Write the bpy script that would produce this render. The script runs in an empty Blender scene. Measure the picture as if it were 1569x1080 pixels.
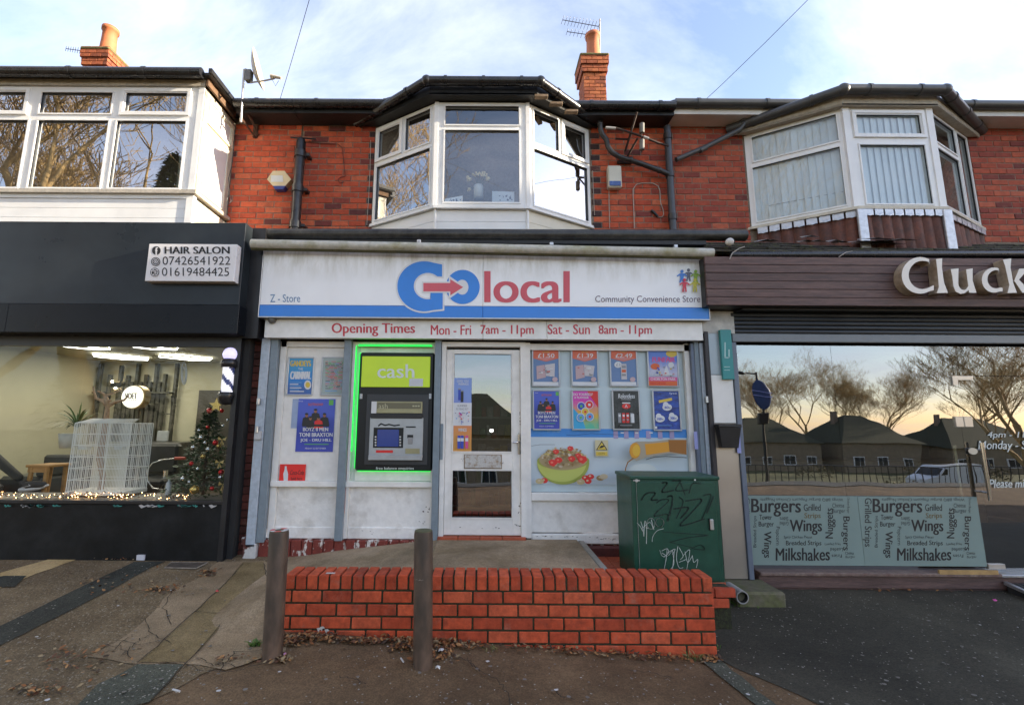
import bpy, bmesh, math, random
from mathutils import Vector, Matrix
from mathutils.geometry import tessellate_polygon
random.seed(7)
rad = math.radians
S = bpy.context.scene
C = S.collection

# ---------------------------------------------------------------- camera
FOC, CX, CY, PITCH, ROLL, EYE = 707.0, 740.0, 540.0, rad(8.8), .0065, 1.6
_f = Vector((0, math.cos(PITCH), math.sin(PITCH)))
_r0, _u0 = Vector((1, 0, 0)), Vector((0, -math.sin(PITCH), math.cos(PITCH)))
_r = _r0*math.cos(ROLL) + _u0*math.sin(ROLL)
_u = _u0*math.cos(ROLL) - _r0*math.sin(ROLL)
cam = bpy.data.cameras.new('camera')
camo = bpy.data.objects.new('camera', cam)
C.objects.link(camo)
S.camera = camo
cam.sensor_width = 36
cam.lens = 36*FOC/1569
cam.shift_x = (784.5-CX)/1569
cam.clip_start, cam.clip_end = .05, 3000
camo.matrix_world = Matrix(((_r.x, _u.x, -_f.x, 0), (_r.y, _u.y, -_f.y, 0), (_r.z, _u.z, -_f.z, EYE), (0, 0, 0, 1)))

# ---------------------------------------------------------------- light
SUN_AZ, SUN_EL = 8.0, 15.0          # degrees in front of the facade line, and above the ground
sd = Vector((math.cos(rad(SUN_AZ))*math.cos(rad(SUN_EL)), -math.sin(rad(SUN_AZ))*math.cos(rad(SUN_EL)), math.sin(rad(SUN_EL))))
sun = bpy.data.lights.new('sun', 'SUN')
sun.energy, sun.angle, sun.color = 4.6, rad(.5), (1, .86, .66)
so = bpy.data.objects.new('sun', sun)
C.objects.link(so)
so.rotation_euler = sd.to_track_quat('Z', 'Y').to_euler()
so.location = (20, -5, 20)

W = bpy.data.worlds.new('World')
S.world = W
W.use_nodes = True
nt = W.node_tree
nt.nodes.clear()
def N(nt, t, **kw):
    n = nt.nodes.new(t)
    for k, v in kw.items():
        if k.startswith('i_'):
            n.inputs[k[2:].replace('_', ' ')].default_value = v
        elif isinstance(k, str):
            setattr(n, k, v)
    return n
sky = N(nt, 'ShaderNodeTexSky', sky_type='NISHITA', sun_disc=False, sun_elevation=rad(SUN_EL), sun_rotation=math.atan2(sd.x, sd.y), altitude=50, air_density=1.0, dust_density=.45, ozone_density=1.6)
tc = N(nt, 'ShaderNodeTexCoord')
sep = N(nt, 'ShaderNodeSeparateXYZ')
nt.links.new(tc.outputs['Generated'], sep.inputs[0])
add = N(nt, 'ShaderNodeMath', operation='ADD')
nt.links.new(sep.outputs['Z'], add.inputs[0])
add.inputs[1].default_value = .22
mx = N(nt, 'ShaderNodeMath', operation='MAXIMUM')
nt.links.new(add.outputs[0], mx.inputs[0])
mx.inputs[1].default_value = .05
vd = N(nt, 'ShaderNodeVectorMath', operation='DIVIDE')
nt.links.new(tc.outputs['Generated'], vd.inputs[0])
nt.links.new(mx.outputs[0], vd.inputs[1])
no = N(nt, 'ShaderNodeTexNoise', noise_dimensions='3D', i_Scale=1.5, i_Detail=9, i_Roughness=.62, i_Distortion=.35)
mp = N(nt, 'ShaderNodeMapping')
mp.inputs['Location'].default_value = (3.1, .7, 0)
mp.inputs['Scale'].default_value = (.75, 1.5, 1)
mp.inputs['Rotation'].default_value = (0, 0, rad(25))
nt.links.new(vd.outputs[0], mp.inputs[0])
nt.links.new(mp.outputs[0], no.inputs['Vector'])
ra = N(nt, 'ShaderNodeValToRGB')
ra.color_ramp.elements[0].position, ra.color_ramp.elements[1].position = .41, .70
ra.color_ramp.elements[0].color, ra.color_ramp.elements[1].color = (.12,)*3+(1,), (.92,)*3+(1,)
nt.links.new(no.outputs[0], ra.inputs[0])
cl = N(nt, 'ShaderNodeMix', data_type='RGBA')
nt.links.new(ra.outputs[0], cl.inputs['Factor'])
nt.links.new(sky.outputs[0], cl.inputs['A'])
# thin cloud: takes the brightness of the sky around it plus its own white
cw = N(nt, 'ShaderNodeMix', data_type='RGBA')
cw.inputs['Factor'].default_value = .6
nt.links.new(sky.outputs[0], cw.inputs['A'])
cw.inputs['B'].default_value = (4.3, 4.75, 5.6, 1)
nt.links.new(cw.outputs['Result'], cl.inputs['B'])
bg = N(nt, 'ShaderNodeBackground')
bg.inputs['Strength'].default_value = .13
wo = N(nt, 'ShaderNodeOutputWorld')
wb = N(nt, 'ShaderNodeMix', data_type='RGBA', blend_type='MULTIPLY')
wb.inputs['Factor'].default_value = 1
wb.inputs['B'].default_value = (1.0, .925, .93, 1)
nt.links.new(cl.outputs['Result'], wb.inputs['A'])
nt.links.new(wb.outputs['Result'], bg.inputs['Color'])
nt.links.new(bg.outputs[0], wo.inputs[0])
S.view_settings.view_transform = 'Standard'
S.view_settings.look = 'None'
S.view_settings.gamma = 1
S.view_settings.use_curve_mapping = False
S.view_settings.exposure = 1.78
S.cycles.max_bounces = 8
S.cycles.transparent_max_bounces = 16
S.cycles.sample_clamp_indirect = 6
S.cycles.caustics_reflective = False

# ---------------------------------------------------------------- points
def P(px, py, D):                    # pixel of the photograph -> point on the upright plane y = D
    d = _f + _r*((px-CX)/FOC) + _u*((CY-py)/FOC)
    t = D/d.y
    return Vector((d.x*t, D, EYE+d.z*t))
def sm(t):
    t = min(1, max(0, t))
    return t*t*(3-2*t)
def gz(x, y):                        # height of the ground
    t = min(1, max(0, (x+1.4)/3.0))
    zl = .14*(y-3.5) if y > 3.5 else .03*(max(y, -3)-3.5)
    zr = -.12+.05*(y-3.77) if y > 3.77 else -.12
    z = zl*(1-t)+zr*t
    if y < -3:
        z -= 4.2*sm((-y-3)/24)
    return z
def G(px, py):                       # pixel -> point on the ground
    d = _f + _r*((px-CX)/FOC) + _u*((CY-py)/FOC)
    z = 0
    for _ in range(12):
        t = (z-EYE)/d.z
        z = gz(d.x*t, d.y*t)
    return Vector((d.x*t, d.y*t, z))

# ---------------------------------------------------------------- materials
def lin(c):
    return tuple((v/255/12.92 if v <= 10 else ((v/255+.055)/1.055)**2.4) for v in c)
_m = {}
def M(name, c, rough=.6, var=.12, sc=6, bump=.0, bsc=40, metal=0, emit=0, spec=.5, c2=None, lo=.35, hi=.65, stretch=None, coat=0, rnd=0, detail=5, ecol=None):
    """plain procedural paint / stone: colour c (linear) broken up by noise, c2 = second colour in patches"""
    if name in _m:
        return _m[name]
    m = bpy.data.materials.new(name)
    _m[name] = m
    m.use_nodes = True
    t = m.node_tree
    b = t.nodes['Principled BSDF']
    b.inputs['Roughness'].default_value = rough
    b.inputs['Metallic'].default_value = metal
    b.inputs['Specular IOR Level'].default_value = spec
    b.inputs['Coat Weight'].default_value = coat
    m.diffuse_color = (*c, 1)
    if var == 0 and not c2 and not bump:
        b.inputs['Base Color'].default_value = (*c, 1)
    else:
        co = N(t, 'ShaderNodeTexCoord')
        src = co.outputs['Object']
        if stretch or rnd:
            mpn = N(t, 'ShaderNodeMapping')
            if stretch:
                mpn.inputs['Scale'].default_value = stretch
            t.links.new(src, mpn.inputs[0])
            if rnd:
                oi = N(t, 'ShaderNodeObjectInfo')
                mu = N(t, 'ShaderNodeMath', operation='MULTIPLY')
                mu.inputs[1].default_value = 50
                t.links.new(oi.outputs['Random'], mu.inputs[0])
                t.links.new(mu.outputs[0], mpn.inputs['Location'])
            src = mpn.outputs[0]
        n1 = N(t, 'ShaderNodeTexNoise', i_Scale=sc, i_Detail=detail, i_Roughness=.6)
        t.links.new(src, n1.inputs['Vector'])
        rp = N(t, 'ShaderNodeValToRGB')
        rp.color_ramp.elements[0].position, rp.color_ramp.elements[1].position = lo, hi
        a = tuple(v*(1-var) for v in c)
        e = c2 if c2 else tuple(min(1, v*(1+var)) for v in c)
        rp.color_ramp.elements[0].color, rp.color_ramp.elements[1].color = (*a, 1), (*e, 1)
        t.links.new(n1.outputs[0], rp.inputs[0])
        out = rp.outputs[0]
        if c2 and var:
            n3 = N(t, 'ShaderNodeTexNoise', i_Scale=sc*4.3, i_Detail=4)
            t.links.new(src, n3.inputs['Vector'])
            hs = N(t, 'ShaderNodeHueSaturation')
            mr = N(t, 'ShaderNodeMapRange')
            mr.inputs[1].default_value, mr.inputs[2].default_value = .3, .7
            mr.inputs[3].default_value, mr.inputs[4].default_value = 1-var, 1+var
            t.links.new(n3.outputs[0], mr.inputs[0])
            t.links.new(mr.outputs[0], hs.inputs['Value'])
            t.links.new(out, hs.inputs['Color'])
            out = hs.outputs[0]
        if rnd:
            hs2 = N(t, 'ShaderNodeHueSaturation')
            mr2 = N(t, 'ShaderNodeMapRange')
            mr2.inputs[3].default_value, mr2.inputs[4].default_value = 1-rnd, 1+rnd
            t.links.new(oi.outputs['Random'], mr2.inputs[0])
            t.links.new(mr2.outputs[0], hs2.inputs['Value'])
            t.links.new(out, hs2.inputs['Color'])
            out = hs2.outputs[0]
        t.links.new(out, b.inputs['Base Color'])
        if rough > .15:
            mr3 = N(t, 'ShaderNodeMapRange')
            mr3.inputs[3].default_value, mr3.inputs[4].default_value = max(.02, rough-.12), min(1, rough+.12)
            t.links.new(n1.outputs[0], mr3.inputs[0])
            t.links.new(mr3.outputs[0], b.inputs['Roughness'])
        if bump:
            n2 = N(t, 'ShaderNodeTexNoise', i_Scale=bsc, i_Detail=6, i_Roughness=.65)
            t.links.new(src, n2.inputs['Vector'])
            bp = N(t, 'ShaderNodeBump')
            bp.inputs['Strength'].default_value = bump
            bp.inputs['Distance'].default_value = .01
            t.links.new(n2.outputs[0], bp.inputs['Height'])
            t.links.new(bp.outputs[0], b.inputs['Normal'])
    if emit:
        b.inputs['Emission Color'].default_value = (*(ecol or c), 1)
        b.inputs['Emission Strength'].default_value = emit
    return m
def glass(name, tint=(.9, .95, .97), refl=.16, boost=1.0, dirt=0.0):
    """window glass seen from outside: Fresnel mirror over a clear pane, slightly wavy"""
    m = bpy.data.materials.new(name)
    _m[name] = m
    m.use_nodes = True
    t = m.node_tree
    t.nodes.clear()
    o = N(t, 'ShaderNodeOutputMaterial')
    tr = N(t, 'ShaderNodeBsdfTransparent')
    tr.inputs[0].default_value = (*tint, 1)
    gl = N(t, 'ShaderNodeBsdfGlossy')
    gl.inputs['Roughness'].default_value = .0
    gl.inputs['Color'].default_value = (.97, .98, 1, 1)
    lw = N(t, 'ShaderNodeFresnel')
    lw.inputs['IOR'].default_value = 1.5
    mr = N(t, 'ShaderNodeMapRange')
    mr.inputs[1].default_value, mr.inputs[2].default_value = .04, .6
    mr.inputs[3].default_value, mr.inputs[4].default_value = refl, min(1, refl+.5)*boost
    t.links.new(lw.outputs[0], mr.inputs[0])
    mi = N(t, 'ShaderNodeMixShader')
    t.links.new(mr.outputs[0], mi.inputs[0])
    t.links.new(tr.outputs[0], mi.inputs[1])
    t.links.new(gl.outputs[0], mi.inputs[2])
    co = N(t, 'ShaderNodeTexCoord')
    nn = N(t, 'ShaderNodeTexNoise', i_Scale=1.6, i_Detail=1)
    t.links.new(co.outputs['Object'], nn.inputs['Vector'])
    bp = N(t, 'ShaderNodeBump')
    bp.inputs['Strength'].default_value = .10
    bp.inputs['Distance'].default_value = .02
    t.links.new(nn.outputs[0], bp.inputs['Height'])
    t.links.new(bp.outputs[0], gl.inputs['Normal'])
    last = mi
    if dirt:
        df = N(t, 'ShaderNodeBsdfDiffuse')
        df.inputs[0].default_value = (.5, .5, .48, 1)
        n2 = N(t, 'ShaderNodeTexNoise', i_Scale=5, i_Detail=6)
        t.links.new(co.outputs['Object'], n2.inputs['Vector'])
        r2 = N(t, 'ShaderNodeMapRange')
        r2.inputs[1].default_value, r2.inputs[2].default_value = .45, .8
        r2.inputs[3].default_value, r2.inputs[4].default_value = .0, dirt
        t.links.new(n2.outputs[0], r2.inputs[0])
        m2 = N(t, 'ShaderNodeMixShader')
        t.links.new(r2.outputs[0], m2.inputs[0])
        t.links.new(mi.outputs[0], m2.inputs[1])
        t.links.new(df.outputs[0], m2.inputs[2])
        last = m2
    t.links.new(last.outputs[0], o.inputs[0])
    return m
def brickmat(name, ramp, mottle=.25, bump=.35, bsc=60, wear=.45):
    """fired clay, a colour per brick from the object's own random number"""
    m = bpy.data.materials.new(name)
    _m[name] = m
    m.use_nodes = True
    t = m.node_tree
    b = t.nodes['Principled BSDF']
    b.inputs['Roughness'].default_value = .82
    b.inputs['Specular IOR Level'].default_value = .3
    oi = N(t, 'ShaderNodeObjectInfo')
    rp = N(t, 'ShaderNodeValToRGB')
    el = rp.color_ramp.elements
    el[0].position, el[0].color = ramp[0][0], (*ramp[0][1], 1)
    el[1].position, el[1].color = ramp[-1][0], (*ramp[-1][1], 1)
    for p_, c_ in ramp[1:-1]:
        e = el.new(p_)
        e.color = (*c_, 1)
    t.links.new(oi.outputs['Random'], rp.inputs[0])
    co = N(t, 'ShaderNodeTexCoord')
    mu = N(t, 'ShaderNodeMath', operation='MULTIPLY')
    mu.inputs[1].default_value = 90
    t.links.new(oi.outputs['Random'], mu.inputs[0])
    ad = N(t, 'ShaderNodeVectorMath', operation='ADD')
    t.links.new(co.outputs['Object'], ad.inputs[0])
    t.links.new(mu.outputs[0], ad.inputs[1])
    n1 = N(t, 'ShaderNodeTexNoise', i_Scale=14, i_Detail=6, i_Roughness=.7)
    t.links.new(ad.outputs[0], n1.inputs['Vector'])
    mr = N(t, 'ShaderNodeMapRange')
    mr.inputs[1].default_value, mr.inputs[2].default_value = .3, .7
    mr.inputs[3].default_value, mr.inputs[4].default_value = 1-mottle, 1+mottle
    t.links.new(n1.outputs[0], mr.inputs[0])
    hs = N(t, 'ShaderNodeHueSaturation')
    t.links.new(rp.outputs[0], hs.inputs['Color'])
    t.links.new(mr.outputs[0], hs.inputs['Value'])
    n3 = N(t, 'ShaderNodeTexNoise', i_Scale=9, i_Detail=9, i_Roughness=.75)
    t.links.new(ad.outputs[0], n3.inputs['Vector'])
    r3 = N(t, 'ShaderNodeMapRange')
    r3.inputs[1].default_value, r3.inputs[2].default_value = .56, .74
    r3.inputs[4].default_value = wear
    t.links.new(n3.outputs[0], r3.inputs[0])
    m3 = N(t, 'ShaderNodeMix', data_type='RGBA')
    t.links.new(r3.outputs[0], m3.inputs['Factor'])
    t.links.new(hs.outputs[0], m3.inputs['A'])
    m3.inputs['B'].default_value = (.30, .20, .15, 1)
    n4 = N(t, 'ShaderNodeTexNoise', i_Scale=6, i_Detail=8, i_Roughness=.7)
    a4 = N(t, 'ShaderNodeVectorMath', operation='ADD')
    a4.inputs[1].default_value = (7, 3, 5)
    t.links.new(ad.outputs[0], a4.inputs[0])
    t.links.new(a4.outputs[0], n4.inputs['Vector'])
    r4 = N(t, 'ShaderNodeMapRange')
    r4.inputs[1].default_value, r4.inputs[2].default_value = .55, .78
    r4.inputs[4].default_value = .75
    t.links.new(n4.outputs[0], r4.inputs[0])
    m4 = N(t, 'ShaderNodeMix', data_type='RGBA')
    t.links.new(r4.outputs[0], m4.inputs['Factor'])
    t.links.new(m3.outputs['Result'], m4.inputs['A'])
    m4.inputs['B'].default_value = (.09, .032, .024, 1)
    t.links.new(m4.outputs['Result'], b.inputs['Base Color'])
    n2 = N(t, 'ShaderNodeTexNoise', i_Scale=bsc, i_Detail=6, i_Roughness=.7)
    t.links.new(ad.outputs[0], n2.inputs['Vector'])
    bp = N(t, 'ShaderNodeBump')
    bp.inputs['Strength'].default_value = bump
    bp.inputs['Distance'].default_value = .006
    t.links.new(n2.outputs[0], bp.inputs['Height'])
    t.links.new(bp.outputs[0], b.inputs['Normal'])
    return m

# ---------------------------------------------------------------- mesh building
_txt = {}
def textgeo(body, bold=0, res=3):
    k = (body, bold, res)
    if k not in _txt:
        cu = bpy.data.curves.new('t', 'FONT')
        cu.body, cu.offset, cu.resolution_u = body, bold, res
        ob = bpy.data.objects.new('t', cu)
        me = bpy.data.meshes.new_from_object(ob)
        _txt[k] = ([v.co.copy() for v in me.vertices], [tuple(p.vertices) for p in me.polygons])
        bpy.data.objects.remove(ob)
        bpy.data.curves.remove(cu)
        bpy.data.meshes.remove(me)
    return _txt[k]
WL = {}                              # world location of every parent
def wloc(o):
    return WL.get(o.name, Vector((0, 0, 0)))
class MB:
    def __init__(s, m=None, D=5.0):
        s.v, s.f, s.fm, s.sm, s.mats = [], [], [], [], []
        s.m, s.D, s.step = m, D, .0007
        s.fr = None
    def mi(s, m):
        m = m or s.m
        if m not in s.mats:
            s.mats.append(m)
        return s.mats.index(m)
    def add(s, vs, fs, m=None, smooth=False):
        n = len(s.v)
        if s.fr:
            o, u, d = s.fr
            vs = [o+u*p[0]+d*p[1]+Vector((0, 0, p[2])) for p in vs]
        s.v += [Vector(p) for p in vs]
        k = s.mi(m)
        for f in fs:
            s.f.append(tuple(i+n for i in f))
            s.fm.append(k)
            s.sm.append(smooth)
        return s
    def box(s, x0, x1, y0, y1, z0, z1, m=None):
        vs = [(x, y, z) for z in (z0, z1) for y in (y0, y1) for x in (x0, x1)]
        return s.add(vs, [(0, 2, 3, 1), (4, 5, 7, 6), (0, 1, 5, 4), (2, 6, 7, 3), (0, 4, 6, 2), (1, 3, 7, 5)], m)
    def cbox(s, x0, x1, y0, y1, z0, z1, c=.006, m=None):   # box with chamfered upright front edges and top
        bm = bmesh.new()
        bmesh.ops.create_cube(bm, size=1)
        for v in bm.verts:
            v.co = Vector((x0+(v.co.x+.5)*(x1-x0), y0+(v.co.y+.5)*(y1-y0), z0+(v.co.z+.5)*(z1-z0)))
        bmesh.ops.bevel(bm, geom=bm.edges[:], offset=c, segments=1, affect='EDGES')
        bm.verts.index_update()
        s.add([v.co.copy() for v in bm.verts], [tuple(v.index for v in f.verts) for f in bm.faces], m)
        bm.free()
        return s
    def pbox(s, a, b, c, d, D, dep, m=None, ch=0):         # box whose front face fills the pixel rectangle a,b..c,d at distance D
        x0, x1 = P(a, (b+d)/2, D).x, P(c, (b+d)/2, D).x
        z1, z0 = P((a+c)/2, b, D).z, P((a+c)/2, d, D).z
        return s.cbox(x0, x1, D, D+dep, z0, z1, ch, m) if ch else s.box(x0, x1, D, D+dep, z0, z1, m)
    def poly(s, pts, m=None):
        return s.add(pts, [tuple(range(len(pts)))], m)
    def tess(s, pts, m=None, back=None):
        tr = tessellate_polygon([[Vector(p) for p in pts]])
        s.add(pts, [tuple(t) for t in tr], m)
        return s
    def prism(s, pts, off, m=None):                        # flat outline pushed along a vector
        n = len(pts)
        off = Vector(off)
        tr = [tuple(t) for t in tessellate_polygon([[Vector(p) for p in pts]])]
        vs = [Vector(p) for p in pts]+[Vector(p)+off for p in pts]
        fs = tr+[tuple(i+n for i in reversed(t)) for t in tr]+[(i, (i+1) % n, (i+1) % n+n, i+n) for i in range(n)]
        return s.add(vs, fs, m)
    def tube(s, pts, r, n=8, m=None, caps=True, smooth=True):
        pts = [Vector(p) for p in pts]
        rs = r if isinstance(r, (list, tuple)) else [r]*len(pts)
        vs, fs = [], []
        up = None
        for i, p in enumerate(pts):
            if i == 0:
                t = pts[1]-p
            elif i == len(pts)-1:
                t = p-pts[i-1]
            else:
                t = (pts[i+1]-p).normalized()+(p-pts[i-1]).normalized()
            t.normalize()
            if up is None:
                a = Vector((0, 0, 1)) if abs(t.z) < .9 else Vector((1, 0, 0))
                up = t.cross(a).normalized()
            up = (up-t*up.dot(t)).normalized()
            w = t.cross(up)
            for k in range(n):
                an = 2*math.pi*k/n
                vs.append(p+(up*math.cos(an)+w*math.sin(an))*rs[i])
        for i in range(len(pts)-1):
            for k in range(n):
                fs.append((i*n+k, i*n+(k+1) % n, (i+1)*n+(k+1) % n, (i+1)*n+k))
        s.add(vs, fs, m, smooth)
        if caps:
            s.add(vs[:n], [tuple(range(n))], m)
            s.add(vs[-n:], [tuple(range(n))], m)
        return s
    def lathe(s, cx, cy, prof, n=20, m=None, smooth=True):
        vs = [(cx+r*math.cos(2*math.pi*k/n), cy+r*math.sin(2*math.pi*k/n), z) for r, z in prof for k in range(n)]
        fs = [(i*n+k, i*n+(k+1) % n, (i+1)*n+(k+1) % n, (i+1)*n+k) for i in range(len(prof)-1) for k in range(n)]
        return s.add(vs, fs, m, smooth)
    def ball(s, c, r, n=10, m=None, sx=1, sy=1, sz=1):
        vs, fs = [], []
        for i in range(n//2+1):
            a = math.pi*i/(n//2)
            for k in range(n):
                b = 2*math.pi*k/n
                vs.append((c[0]+r*sx*math.sin(a)*math.cos(b), c[1]+r*sy*math.sin(a)*math.sin(b), c[2]+r*sz*math.cos(a)))
        for i in range(n//2):
            for k in range(n):
                fs.append((i*n+k, i*n+(k+1) % n, (i+1)*n+(k+1) % n, (i+1)*n+k))
        return s.add(vs, fs, m, True)
    # flat print on the upright plane y = D, in pixels of the photograph; each call lies a hair in front of the last
    def _l(s):
        s.D -= s.step
        return s.D
    def fp(s, pts, m=None):
        D = s._l()
        return s.tess([P(x, y, D) for x, y in pts], m)
    def fr_(s, a, b, c, d, m=None):
        D = s._l()
        x0, x1 = P(a, (b+d)/2, D).x, P(c, (b+d)/2, D).x
        z1, z0 = P((a+c)/2, b, D).z, P((a+c)/2, d, D).z
        return s.poly([(x0, D, z0), (x1, D, z0), (x1, D, z1), (x0, D, z1)], m)
    def fe(s, cx, cy, rx, ry, m=None, n=20, a0=0, a1=360):
        D = s._l()
        pts = [P(cx+rx*math.cos(rad(a0+(a1-a0)*k/n)), cy-ry*math.sin(rad(a0+(a1-a0)*k/n)), D) for k in range(n if a1-a0 == 360 else n+1)]
        return s.tess(pts, m)
    def fring(s, cx, cy, rx, ry, w, m=None, n=28, a0=0, a1=360):
        D = s._l()
        A = [(rad(a0+(a1-a0)*k/n)) for k in range(n+1)]
        vs = [P(cx+rx*math.cos(a), cy-ry*math.sin(a), D) for a in A]+[P(cx+(rx-w)*math.cos(a), cy-(ry-w)*math.sin(a), D) for a in A]
        return s.add(vs, [(k, k+1, k+1+n+1, k+n+1) for k in range(n)], m)
    def fs_(s, pts, w, m=None):                            # brush stroke
        D = s._l()
        for i in range(len(pts)-1):
            (x0, y0), (x1, y1) = pts[i], pts[i+1]
            L = math.hypot(x1-x0, y1-y0) or 1
            nx, ny = -(y1-y0)/L*w/2, (x1-x0)/L*w/2
            ex, ey = (x1-x0)/L*w*.3, (y1-y0)/L*w*.3
            s.add([P(x0+nx-ex, y0+ny-ey, D), P(x0-nx-ex, y0-ny-ey, D), P(x1-nx+ex, y1-ny+ey, D), P(x1+nx+ex, y1+ny+ey, D)], [(0, 1, 2, 3)], m)
            s.D -= .00002
        return s
    def ft(s, body, a, b, c, d, m=None, bold=0, rot=0, slant=0, thick=0, res=3, wob=0):   # lettering that fills the pixel box
        if bold:                                           # heavier strokes: the same outline laid again a little to each side
            k = bold*abs((d-b) if rot in (0, 180) else (c-a))*1.1
            n = max(1, min(3, int(k/.35)+1))
            ox = [k*i/n for i in range(-n, n+1)]
            for o in ox:
                if rot in (0, 180):
                    s.ft(body, a+k+o, b, c-k+o, d, m, 0, rot, slant, thick, res, wob)
                else:
                    s.ft(body, a, b+k+o, c, d-k+o, m, 0, rot, slant, thick, res, wob)
                s.D += s.step*.8
            return s
        D = s._l()
        V, Fc = textgeo(body, 0, res)
        if rot == 90:
            V = [Vector((-v.y, v.x, 0)) for v in V]
        elif rot == -90:
            V = [Vector((v.y, -v.x, 0)) for v in V]
        elif rot == 180:
            V = [Vector((-v.x, -v.y, 0)) for v in V]
        if slant:
            V = [Vector((v.x+v.y*slant, v.y, 0)) for v in V]
        X0, X1 = min(v.x for v in V), max(v.x for v in V)
        Y0, Y1 = min(v.y for v in V), max(v.y for v in V)
        pts = [P(a+(v.x-X0)/(X1-X0)*(c-a), d-(v.y-Y0)/(Y1-Y0)*(d-b)+(wob*math.sin(v.x*2.7)), D) for v in V]
        s.add(pts, Fc, m)
        return s
    def build(s, name, parent=None, label=None, cat=None, group=None, kind=None, loc=None):
        me = bpy.data.meshes.new(name)
        if parent:
            o = wloc(parent)
        elif loc is not None:
            o = Vector(loc)
        else:
            xs, ys, zs = [[p[i] for p in s.v] for i in range(3)]
            o = Vector(((min(xs)+max(xs))/2, (min(ys)+max(ys))/2, min(zs)))
        me.from_pydata([p-o for p in s.v], [], s.f)
        for m in s.mats:
            me.materials.append(m)
        me.polygons.foreach_set('material_index', s.fm)
        me.polygons.foreach_set('use_smooth', s.sm)
        me.update()
        ob = bpy.data.objects.new(name, me)
        C.objects.link(ob)
        if parent:
            ob.parent = parent
            WL[ob.name] = wloc(parent)
        else:
            ob.location = o
            WL[ob.name] = o
        tag(ob, label, cat, group, kind)
        return ob
def tag(o, label=None, cat=None, group=None, kind=None):
    for k, v in (('label', label), ('category', cat), ('group', group), ('kind', kind)):
        if v:
            o[k] = v
    return o
def thing(name, loc, label, cat, group=None):
    o = bpy.data.objects.new(name, None)
    o.empty_display_size = .2
    C.objects.link(o)
    o.location = Vector(loc)
    WL[o.name] = Vector(loc)
    return tag(o, label, cat, group)
def inst(src, name, parent, loc, scale=(1, 1, 1), rot=(0, 0, 0)):  # one more object on shared mesh data
    o = bpy.data.objects.new(name, src)
    C.objects.link(o)
    o.parent = parent
    o.location = Vector(loc)-(wloc(parent) if parent else Vector((0, 0, 0)))
    o.scale = scale
    o.rotation_euler = rot
    return o
# ================================================================ materials
white = M('white_upvc', (.78, .78, .77), .35, .05, 3)
cream = M('white_upvc_sun_warmed', (.66, .62, .50), .4, .08, 3)  # white upvc with warm sunlight on right-facing bay sides put into its colour
paint_w = M('old_white_paint', (.85, .83, .79), .55, .05, 3, bump=.15, bsc=12, c2=(.70, .68, .63))
paint_dirty = M('dirty_white_paint', (.83, .81, .77), .6, .06, 4, bump=.3, bsc=30, c2=(.50, .47, .42), lo=.52, hi=.80)
flake = M('bare_wood', (.05, .035, .03), .8, .3, 30)
greypaint = M('grey_metal_paint', (.18, .225, .26), .45, .10, 12, bump=.08)
blackp = M('black_paint', (.012, .012, .014), .4, .3, 8)
blackpl = M('black_plastic', (.015, .015, .017), .28, .4, 10)
dkgrey = M('dark_grey_panel', (.013, .018, .023), .30, .12, 1.5, c2=(.020, .025, .030), spec=.3)
salonblk = M('salon_black_band', (.004, .005, .008), .3, .2, 4, spec=.2)
mortar = M('pale_mortar', (.34, .27, .20), .95, .25, 30, bump=.5, bsc=90, c2=(.17, .12, .09))
mortar_d = M('black_mortar', (.022, .020, .014), .95, .3, 40, bump=.5, bsc=90, c2=(.045, .050, .018))
soffit = M('bitumen_black', (.010, .010, .010), .5, .4, 14, bump=.3)
slate = M('roof_tile_dark', (.035, .030, .026), .8, .3, 20, bump=.5, c2=(.06, .065, .02))
steel = M('brushed_steel', (.50, .44, .38), .33, .06, 1.5, metal=.75)
chrome = M('chrome', (.6, .6, .6), .12, 0, metal=1)
rust = M('rusty_steel', (.16, .055, .025), .8, .4, 40, bump=.4, c2=(.05, .03, .02))
alu = M('aluminium', (.5, .5, .5), .35, .1, 20, metal=.8)
brick_up = brickmat('old_red_brick', [(0, (.09, .028, .028)), (.07, (.22, .045, .034)), (.16, (.36, .060, .030)), (.5, (.45, .078, .034)), (.85, (.50, .095, .040)), (1, (.52, .13, .06))])
brick_r = brickmat('brown_red_brick', [(0, (.15, .038, .032)), (.12, (.27, .054, .036)), (.5, (.35, .070, .040)), (.85, (.40, .088, .045)), (1, (.43, .11, .06))])
brick_g = brickmat('orange_red_wall_brick', [(0, (.32, .052, .022)), (.3, (.40, .062, .024)), (.7, (.47, .078, .030)), (1, (.50, .10, .042))], mottle=.38, bump=.22)
brick_q = brickmat('burnt_blue_brick', [(0, (.03, .024, .026)), (.5, (.06, .032, .032)), (1, (.12, .045, .036))])
brick_c = brickmat('chimney_brick', [(0, (.18, .06, .035)), (.4, (.36, .10, .045)), (1, (.46, .15, .06))], mottle=.35)
g_house = glass('upstairs_glass', refl=.36)
g_bright = glass('bay_side_glass', refl=.62)
g_centre = glass('centre_bay_glass', refl=.19)
g_blind = glass('upstairs_glass_over_blinds', refl=.08)
g_salon = glass('salon_glass', refl=.022, boost=.6, tint=(.92, .95, .92), dirt=.03)
g_grill = glass('grill_glass', refl=.27, boost=.8, tint=(.7, .78, .74))
g_door = glass('door_glass', refl=.26, tint=(.30, .32, .32))
dark_in = M('dark_interior', (.02, .02, .02), .9, .2)
red_tile = M('red_quarry_tile', (.36, .075, .03), .6, .2, 20, bump=.2)

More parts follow.
